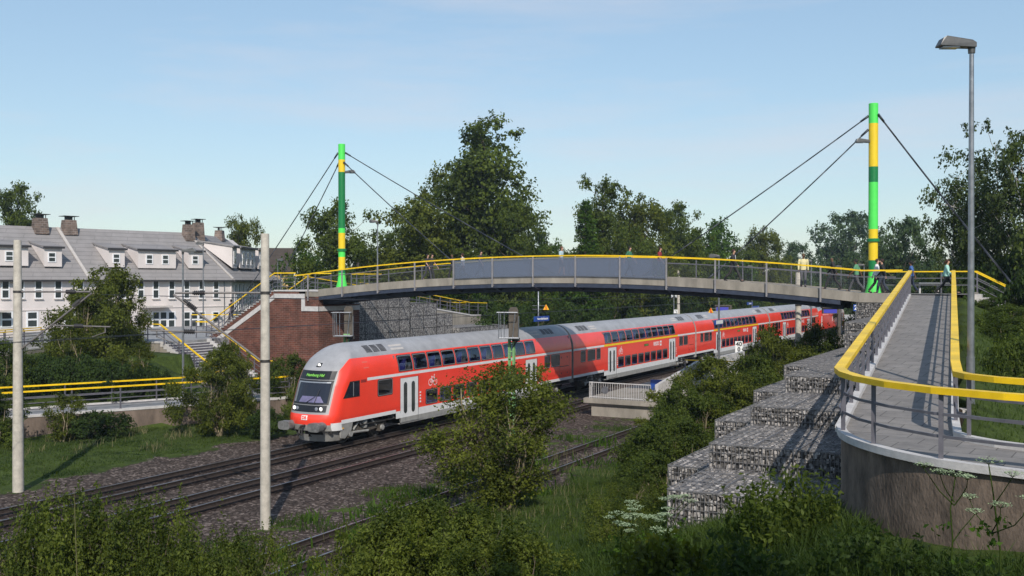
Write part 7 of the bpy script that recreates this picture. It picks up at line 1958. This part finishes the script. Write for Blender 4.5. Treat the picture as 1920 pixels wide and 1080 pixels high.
for i, (px, Z, yt) in enumerate([(1192, 17, 955), (1225, 16.5, 975), (1160, 18, 968), (1262, 17.5, 940)]):
    x, y, _ = at(px, Z); hogweed(10 + i, max(0.5, zat(yt, Z) - terrain(x, y)), ['white umbel plant left of the nearest gabion', 'white umbel plant at the foot of the nearest gabion', 'white umbel plant farthest left before the gabions', 'white umbel plant touching the gabion corner'][i], x, y, terrain(x, y), nu=6)
def weed(seed, label, px, Z, ytop, n, spread, leaf, lm, group='tall leafy weeds before the gabions'):
    rng = np.random.default_rng(seed); x, y, _ = at(px, Z); zb_ = terrain(x, y); h = max(0.4, zat(ytop, Z) - zb_); o = np.array([x, y, zb_])
    t = thing('leafy_weed', label, 'plant', tuple(o), group); st = MB(); C = []
    for k in range(n):
        a = rng.uniform(0, 2 * pi); b0 = o + np.array([cos(a), sin(a), 0]) * spread * rng.random(); tp = b0 + np.array([rng.normal() * 0.12, rng.normal() * 0.12, h * rng.uniform(0.6, 1.0)]); ln = bend(b0, tp, rng, 0.06, 4); tube_np(st, ln, 0.007, 0.003, 4)
        for f_ in np.arange(0.15, 1.02, 0.075):
            p = np.array(ln[0].lerp(ln[-1], f_)); 
            for q in range(2): C.append(p + rng.normal(size=3) * np.array([0.055, 0.055, 0.02]) * (1.3 - f_ * 0.6))
    C = np.array(C); Vv, Ff = leaves_at(C, leaf, rng, None, droop=0.6, width=0.5); st.build('stem', M['grass'], t)
    lo = bpy.data.objects.new('foliage', np_mesh('foliage', Vv - o, Ff, lm)); COL.objects.link(lo); lo.parent = t
for i, (px, Z, yt, n, sp, lf_) in enumerate([(1430, 15.5, 880, 22, 0.35, 0.13), (1475, 16.2, 862, 20, 0.35, 0.12), (1520, 16.5, 862, 16, 0.3, 0.11), (1400, 16.6, 905, 14, 0.3, 0.12), (1545, 16.6, 890, 12, 0.25, 0.11), (1255, 14.5, 985, 14, 0.35, 0.16), (1215, 14.2, 1010, 14, 0.35, 0.16), (1290, 14.3, 1010, 10, 0.3, 0.15), (1330, 12.5, 1030, 10, 0.4, 0.10), (1180, 13.5, 1030, 10, 0.3, 0.12)]):
    weed(40 + i, 'tall leafy weed %s' % ['covering the lower right of the nearest gabion', 'right in front of the second gabion', 'at the left end of the curved concrete wall', 'at the left side of the weed clump', 'lowest beside the curved wall', 'with broad leaves among the white umbels', 'with broad leaves at the bottom below the umbels', 'with broad leaves below the nearest gabion', 'at the bottom edge below the gabions', 'leftmost at the bottom edge beside the umbels'][i], px, Z, yt, n, sp, lf_ * 0.85, M['leaf_b'] if i > 4 else M['leaf_a'])
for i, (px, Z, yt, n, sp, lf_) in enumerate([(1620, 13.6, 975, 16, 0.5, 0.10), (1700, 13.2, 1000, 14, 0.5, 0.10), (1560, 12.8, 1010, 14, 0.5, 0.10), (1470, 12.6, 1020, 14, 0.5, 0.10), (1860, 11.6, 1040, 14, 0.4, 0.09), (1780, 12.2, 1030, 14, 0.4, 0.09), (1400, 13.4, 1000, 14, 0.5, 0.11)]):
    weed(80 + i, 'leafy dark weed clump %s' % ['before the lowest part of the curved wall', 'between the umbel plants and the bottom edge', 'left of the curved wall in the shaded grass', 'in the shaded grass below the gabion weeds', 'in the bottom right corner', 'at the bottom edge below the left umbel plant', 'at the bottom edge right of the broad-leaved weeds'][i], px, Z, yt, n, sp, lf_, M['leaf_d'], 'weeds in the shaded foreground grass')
x, y, _ = at(146, 18.5); st_ = MB(); st_.tube((x, y, 1.2), (x - 0.12, y, zat(925, 18.5)), 0.012, 0.006, 5); o = st_.build('dry_stalk', M['straw'], None, origin=(x, y, 1.2)); tag(o, 'single dry straw-coloured stalk rising from the bottom left bush', 'plant')

# ------------------------------------------------------------------ people
SKIN = {'pale': mat('light_skin', (0.48, 0.27, 0.19), 0.6, var=0.05), 'brown': mat('brown_skin', (0.13, 0.06, 0.035), 0.6, var=0.05)}
CL = {}
def cloth(col):
    if col not in CL: CL[col] = mat('woven_cloth', col, 0.85, var=0.12, scale=14)
    return CL[col]
def loft(mb, pts, radii, n=10, m=None):
    '''one continuous tapered tube; radii may be (rx, ry) pairs'''
    pts = [Vector(p) for p in pts]; V = []
    for i, p in enumerate(pts):
        t_ = (pts[min(i + 1, len(pts) - 1)] - pts[max(i - 1, 0)]).normalized()
        a_ = Vector((0, 1, 0)); a_ = (a_ - t_ * a_.dot(t_)).normalized(); b_ = t_.cross(a_)
        r = radii[i] if isinstance(radii[i], tuple) else (radii[i], radii[i])
        for k_ in range(n):
            an = 2 * pi * k_ / n; V.append(p + a_ * r[0] * cos(an) + b_ * r[1] * sin(an))
    N_ = len(pts)
    mb.add(V, [(j * n + i, j * n + (i + 1) % n, (j + 1) * n + (i + 1) % n, (j + 1) * n + i) for j in range(N_ - 1) for i in range(n)] + [tuple(range(n - 1, -1, -1)), tuple(range((N_ - 1) * n, N_ * n))], m)
def skin_mesh(name, verts, edges, radii, material, parent, root_i=0, sub=1):
    me = bpy.data.meshes.new('s'); me.from_pydata([tuple(v) for v in verts], edges, [])
    o = bpy.data.objects.new('s', me); COL.objects.link(o)
    md = o.modifiers.new('skin', 'SKIN'); md.use_smooth_shade = True; md.branch_smoothing = 0.6
    sv = me.skin_vertices[0].data
    for i, r in enumerate(radii):
        sv[i].radius = (r, r) if not isinstance(r, tuple) else r
    sv[root_i].use_root = True
    sb = o.modifiers.new('sub', 'SUBSURF'); sb.levels = sub; sb.render_levels = sub
    dg = bpy.context.evaluated_depsgraph_get(); m2 = bpy.data.meshes.new_from_object(o.evaluated_get(dg)); m2.name = name
    bpy.data.objects.remove(o); bpy.data.meshes.remove(me)
    m2.materials.clear(); m2.materials.append(material); m2.polygons.foreach_set('use_smooth', [True] * len(m2.polygons))
    r_ = bpy.data.objects.new(name, m2); COL.objects.link(r_); r_.parent = parent; ORG[r_.name] = Vector((0, 0, 0)); return r_
def person(label, px, Yw, direction, top, legs, hair, skin='pale', h=1.76, stride=0.55, phase=1, sleeves='short', hairlen='short', shorts=False, loc=None, zfloor=None, shirt_in=None, bare_legs=False, yaw=None):
    """walks along the bridge; direction +1 = towards +x (right), -1 = towards -x"""
    if loc is None:
        xc = (px - 960) / 1880; Z = Yw / (xc * S_ + C_); x = Z * (xc * C_ - S_); y = Yw
    else: x, y = loc
    zf = zfloor if zfloor is not None else deck_z(x) + 0.005
    t = thing('person', label, 'person', (0, 0, 0), 'people on the footbridge')
    k = h / 1.76; sg = phase
    # skeleton in local frame: forward = +X, up = Z, left = +Y
    st = stride / 2
    hip_z = 0.93 - 0.10 * stride ** 2
    def leg(side, f):   # f = forward foot offset ; returns knee, ankle, toe
        hip = Vector((0, side * 0.09, hip_z))
        if f > 0: ank = Vector((f, side * 0.085, 0.085)); knee = (hip + ank) / 2 + Vector((0.06, 0, 0.01)); toe = ank + Vector((0.17, 0, -0.035))
        else:
            ank = Vector((f, side * 0.085, 0.17 if abs(f) > 0.15 else 0.09)); knee = (hip + ank) / 2 + Vector((0.10, 0, 0.0)); toe = Vector((f + 0.14, side * 0.085, 0.04))
        return hip, knee, ank, toe
    LA = leg(1, st * sg); LB = leg(-1, -st * sg)
    chest = Vector((0.02, 0, 1.30)); neck = Vector((0.03, 0, 1.47)); head = Vector((0.055, 0, 1.60)); crown = Vector((0.045, 0, 1.69)); pel = Vector((0, 0, 0.97)); waist = Vector((0.0, 0, 1.12))
    def arm(side, sw):
        sh = Vector((0.01, side * 0.19, 1.41)); el = sh + Vector((sw * 0.12 - 0.02, side * 0.05, -0.28)); wr = el + Vector((sw * 0.16 + 0.06, side * 0.01, -0.23)); hd = wr + Vector((sw * 0.03 + 0.02, 0, -0.08)); return sh, el, wr, hd
    RA = arm(1, -sg * min(1, stride * 1.7)); RB = arm(-1, sg * min(1, stride * 1.7))
    # body
    jaw = Vector((0.065, 0, 1.545)); head = Vector((0.05, 0, 1.625)); crown = Vector((0.04, 0, 1.69))
    V = [pel, waist, chest, neck, jaw, head, crown]; E_ = [(0, 1), (1, 2), (2, 3), (3, 4), (4, 5), (5, 6)]; R = [0.085, 0.08, 0.09, 0.052, 0.062, 0.094, 0.078]
    for (hip, kn, an, to) in (LA, LB):
        i = len(V); V += [hip, kn, an, to]; E_ += [(0, i), (i, i + 1), (i + 1, i + 2), (i + 2, i + 3)]; R += [0.070, 0.050, 0.038, 0.030]
    for (sh, el, wr, hd) in (RA, RB):
        i = len(V); V += [sh, el, wr, hd]; E_ += [(2, i), (i, i + 1), (i + 1, i + 2), (i + 2, i + 3)]; R += [0.046, 0.037, 0.027, 0.030]
        sd = 1 if sh.y > 0 else -1
        for q, (dx, dy, L_) in enumerate(((0.032, 0.0, 0.06), (0.012, 0.0, 0.075), (-0.008, 0.0, 0.07), (-0.028, 0, 0.055))):
            V.append(hd + Vector((dx, dy, -L_))); E_.append((i + 3, len(V) - 1)); R.append(0.010)
        V.append(wr + Vector((0.045, -sd * 0.01, -0.075))); E_.append((i + 2, len(V) - 1)); R.append(0.010)
    V.append(head + Vector((0.108, 0, -0.02))); E_.append((5, len(V) - 1)); R.append(0.014)
    bd = skin_mesh('body', V, E_, R, SKIN[skin], t)
    # clothing
    q = MB(); low = 0.90 if sleeves == 'jacket' or sleeves == 'long' else 0.93
    loft(q, [(0, 0, low), (0, 0, 1.0), (0.005, 0, 1.12), (0.015, 0, 1.28), (0.015, 0, 1.38), (0.02, 0, 1.435), (0.03, 0, 1.475)], [(0.165, 0.128), (0.158, 0.122), (0.148, 0.112), (0.178, 0.122), (0.182, 0.108), (0.125, 0.085), (0.062, 0.062)], 14)
    for (sh, el, wr, hd) in (RA, RB):
        sh_in = sh + Vector((0, 0, 0.045))
        if sleeves == 'long': loft(q, [sh_in, sh + Vector((0, 0, 0.0)), sh.lerp(el, 0.4), el, el.lerp(wr, 0.6), wr], [0.035, 0.066, 0.062, 0.053, 0.045, 0.040])
        else: loft(q, [sh_in, sh, sh.lerp(el, 0.35), sh.lerp(el, 0.78)], [0.035, 0.066, 0.066, 0.068])
    q.build('shirt', cloth(top), t, smooth=True, auto=60)
    q = MB(); loft(q, [(0, 0, hip_z - 0.06), (0, 0, hip_z), (0, 0, 1.02)], [(0.13, 0.105), (0.158, 0.122), (0.150, 0.115)], 14)
    for (hip, kn, an, to) in (LA, LB):
        hh = hip + Vector((0, 0, 0.03))
        if shorts: loft(q, [hh, hip.lerp(kn, 0.3), hip.lerp(kn, 0.9)], [0.085, 0.090, 0.088])
        else: loft(q, [hh, hip.lerp(kn, 0.3), kn, kn.lerp(an, 0.4), an + Vector((0, 0, -0.01))], [0.080, 0.088, 0.066, 0.066, 0.056])
    q.build('trousers', cloth(legs), t, smooth=True, auto=60)
    if shirt_in:
        q = MB(); q.prism([(0.13, -0.045, 1.43), (0.13, 0.045, 1.43), (0.15, 0.012, 1.20), (0.15, -0.012, 1.20)], (0.012, 0, 0)); s_ = q.build('shirt_front', cloth(shirt_in), t)
    # shoes
    for (hip, kn, an, to) in (LA, LB):
        skin_mesh('shoe', [an + Vector((-0.05, 0, -0.045)), an.lerp(to, 0.5) + Vector((0, 0, -0.02)), to + Vector((0.03, 0, -0.005))], [(0, 1), (1, 2)], [0.048, 0.048, 0.036], cloth((0.02, 0.018, 0.018)), t)
    # hair
    if hairlen != 'bald':
        q = MB(); c0 = head + Vector((-0.016, 0, 0.018)); prof = [(0.03, -0.075), (0.078, -0.05), (0.098, -0.01), (0.103, 0.03), (0.095, 0.065), (0.07, 0.095), (0.035, 0.112), (0.004, 0.117)]
        for rr, zz in prof:
            for k_ in range(12):
                an = 2 * pi * k_ / 12; ff = cos(an); rad = rr * (1.0 if zz > 0.045 or ff < 0.25 else (0.72 if zz > 0.02 else 0.5)); q.v.append((c0.x + rad * ff, c0.y + rr * 0.86 * sin(an), c0.z + zz))
        for a_ in range(len(prof) - 1):
            for k_ in range(12): q.f.append((a_ * 12 + k_, a_ * 12 + (k_ + 1) % 12, (a_ + 1) * 12 + (k_ + 1) % 12, (a_ + 1) * 12 + k_)); q.m.append(0)
        if hairlen == 'long': loft(q, [c0 + Vector((-0.07, 0, 0.02)), c0 + Vector((-0.11, 0, -0.03)), c0 + Vector((-0.10, 0, -0.15))], [0.04, 0.045, 0.015], 8)
        q.build('hair', cloth(hair), t, smooth=True)
    for e in (-1, 1):
        pass
    t.location = (x, y, zf); t.scale = (k, k, k); ORG[t.name] = Vector((x, y, zf))
    t.rotation_euler = (0, 0, (0 if direction > 0 else pi) if yaw is None else yaw)
    return t
DK = (0.025, 0.024, 0.026)
person('dark-clothed person walking beside another at the left end of the bridge', 801, 54.4, 1, DK, (0.05, 0.05, 0.06), (0.02, 0.015, 0.01), sleeves='short', h=1.75)
person('person in black walking just right of the other dark-clothed one', 809, 54.9, 1, (0.03, 0.03, 0.03), DK, (0.03, 0.02, 0.015), h=1.78, phase=-1)
person('dark-jacketed bald person at the first glass panel', 849, 56.0, -1, DK, DK, DK, 'brown', hairlen='bald', sleeves='long', h=1.76)
person('white-topped person with dark hair behind the first glass panel', 868, 55.8, -1, (0.55, 0.55, 0.55), DK, (0.05, 0.02, 0.015), h=1.70)
person('black-topped person with bare arms behind the left glass panels', 900.5, 54.6, 1, (0.03, 0.03, 0.035), (0.05, 0.06, 0.09), (0.01, 0.01, 0.01), h=1.74)
person('person in pale blue shirt and shorts behind the middle glass panel', 1052, 54.3, 1, (0.38, 0.50, 0.55), (0.05, 0.06, 0.09), (0.12, 0.06, 0.03), h=1.80, shorts=True, stride=0.3)
person('person in green shirt behind the right glass panels', 1179.5, 54.5, 1, (0.04, 0.16, 0.09), (0.04, 0.05, 0.07), (0.02, 0.015, 0.01), h=1.78, phase=-1)
person('person in dark red shirt at the right end of the glass panels', 1236.5, 54.6, 1, (0.22, 0.02, 0.025), (0.04, 0.05, 0.07), (0.03, 0.015, 0.01), h=1.78)
person('person in dark suit with white shirt striding right of the glass panels', 1374, 54.2, 1, DK, (0.03, 0.028, 0.028), (0.05, 0.02, 0.015), sleeves='long', shirt_in=(0.7, 0.7, 0.7), stride=0.85, h=1.80)
person('person in pale yellow jumper and grey trousers facing the viewer', 1506, 54.0, 1, (0.66, 0.58, 0.32), (0.10, 0.10, 0.115), (0.12, 0.09, 0.05), 'brown', sleeves='long', stride=0.2, h=1.82, yaw=-1.2)
person('bald brown-skinned person in dark suit walking away left', 1562, 54.8, -1, DK, DK, DK, 'brown', hairlen='bald', sleeves='long', stride=0.8, h=1.78)
person('person in green tee shirt and grey trousers left of the striped mast', 1606, 55.2, -1, (0.10, 0.27, 0.14), (0.08, 0.08, 0.09), (0.015, 0.01, 0.01), 'brown', stride=0.8, h=1.76, phase=-1)
person('person in white shirt meeting another in front of the striped mast', 1643.5, 54.8, 1, (0.70, 0.70, 0.70), DK, (0.06, 0.035, 0.02), sleeves='long', stride=0.7, h=1.82)
person('person in black top and dark jeans close to the white-shirted one', 1655, 54.1, -1, (0.02, 0.02, 0.02), (0.035, 0.045, 0.07), (0.04, 0.02, 0.015), sleeves='long', stride=0.5, h=1.80)
person('woman in blue tee shirt with dark tied hair at the ramp corner', 1709, 56.0, -1, (0.05, 0.12, 0.33), (0.02, 0.03, 0.06), (0.01, 0.008, 0.008), 'brown', hairlen='long', stride=0.6, h=1.72, zfloor=6.98)
person('woman in mint top and black trousers walking at the top of the ramp', 1775, 54.6, 1, (0.36, 0.62, 0.54), (0.012, 0.012, 0.014), (0.06, 0.02, 0.015), sleeves='long', hairlen='long', stride=0.95, h=1.74, zfloor=6.98)
person('person coming down the stairs half hidden behind the railing', 434, 54.6, -1, (0.03, 0.03, 0.03), DK, (0.01, 0.01, 0.01), h=1.75, zfloor=4.55, stride=0.3)

# ------------------------------------------------------------------ thin summer haze
hz_ = MB(); hz_.bb(-160, 110, -30, 270, -3, 32)
hm = bpy.data.materials.new('thin_haze'); hm.use_nodes = True; hn = hm.node_tree.nodes; hn.remove(hn['Principled BSDF'])
pv = hn.new('ShaderNodeVolumePrincipled'); pv.inputs['Color'].default_value = (0.72, 0.84, 1.0, 1); pv.inputs['Density'].default_value = 0.00030; pv.inputs['Anisotropy'].default_value = 0.2
hm.node_tree.links.new(pv.outputs[0], hn['Material Output'].inputs['Volume'])
tag(hz_.build('haze', hm), kind='stuff')
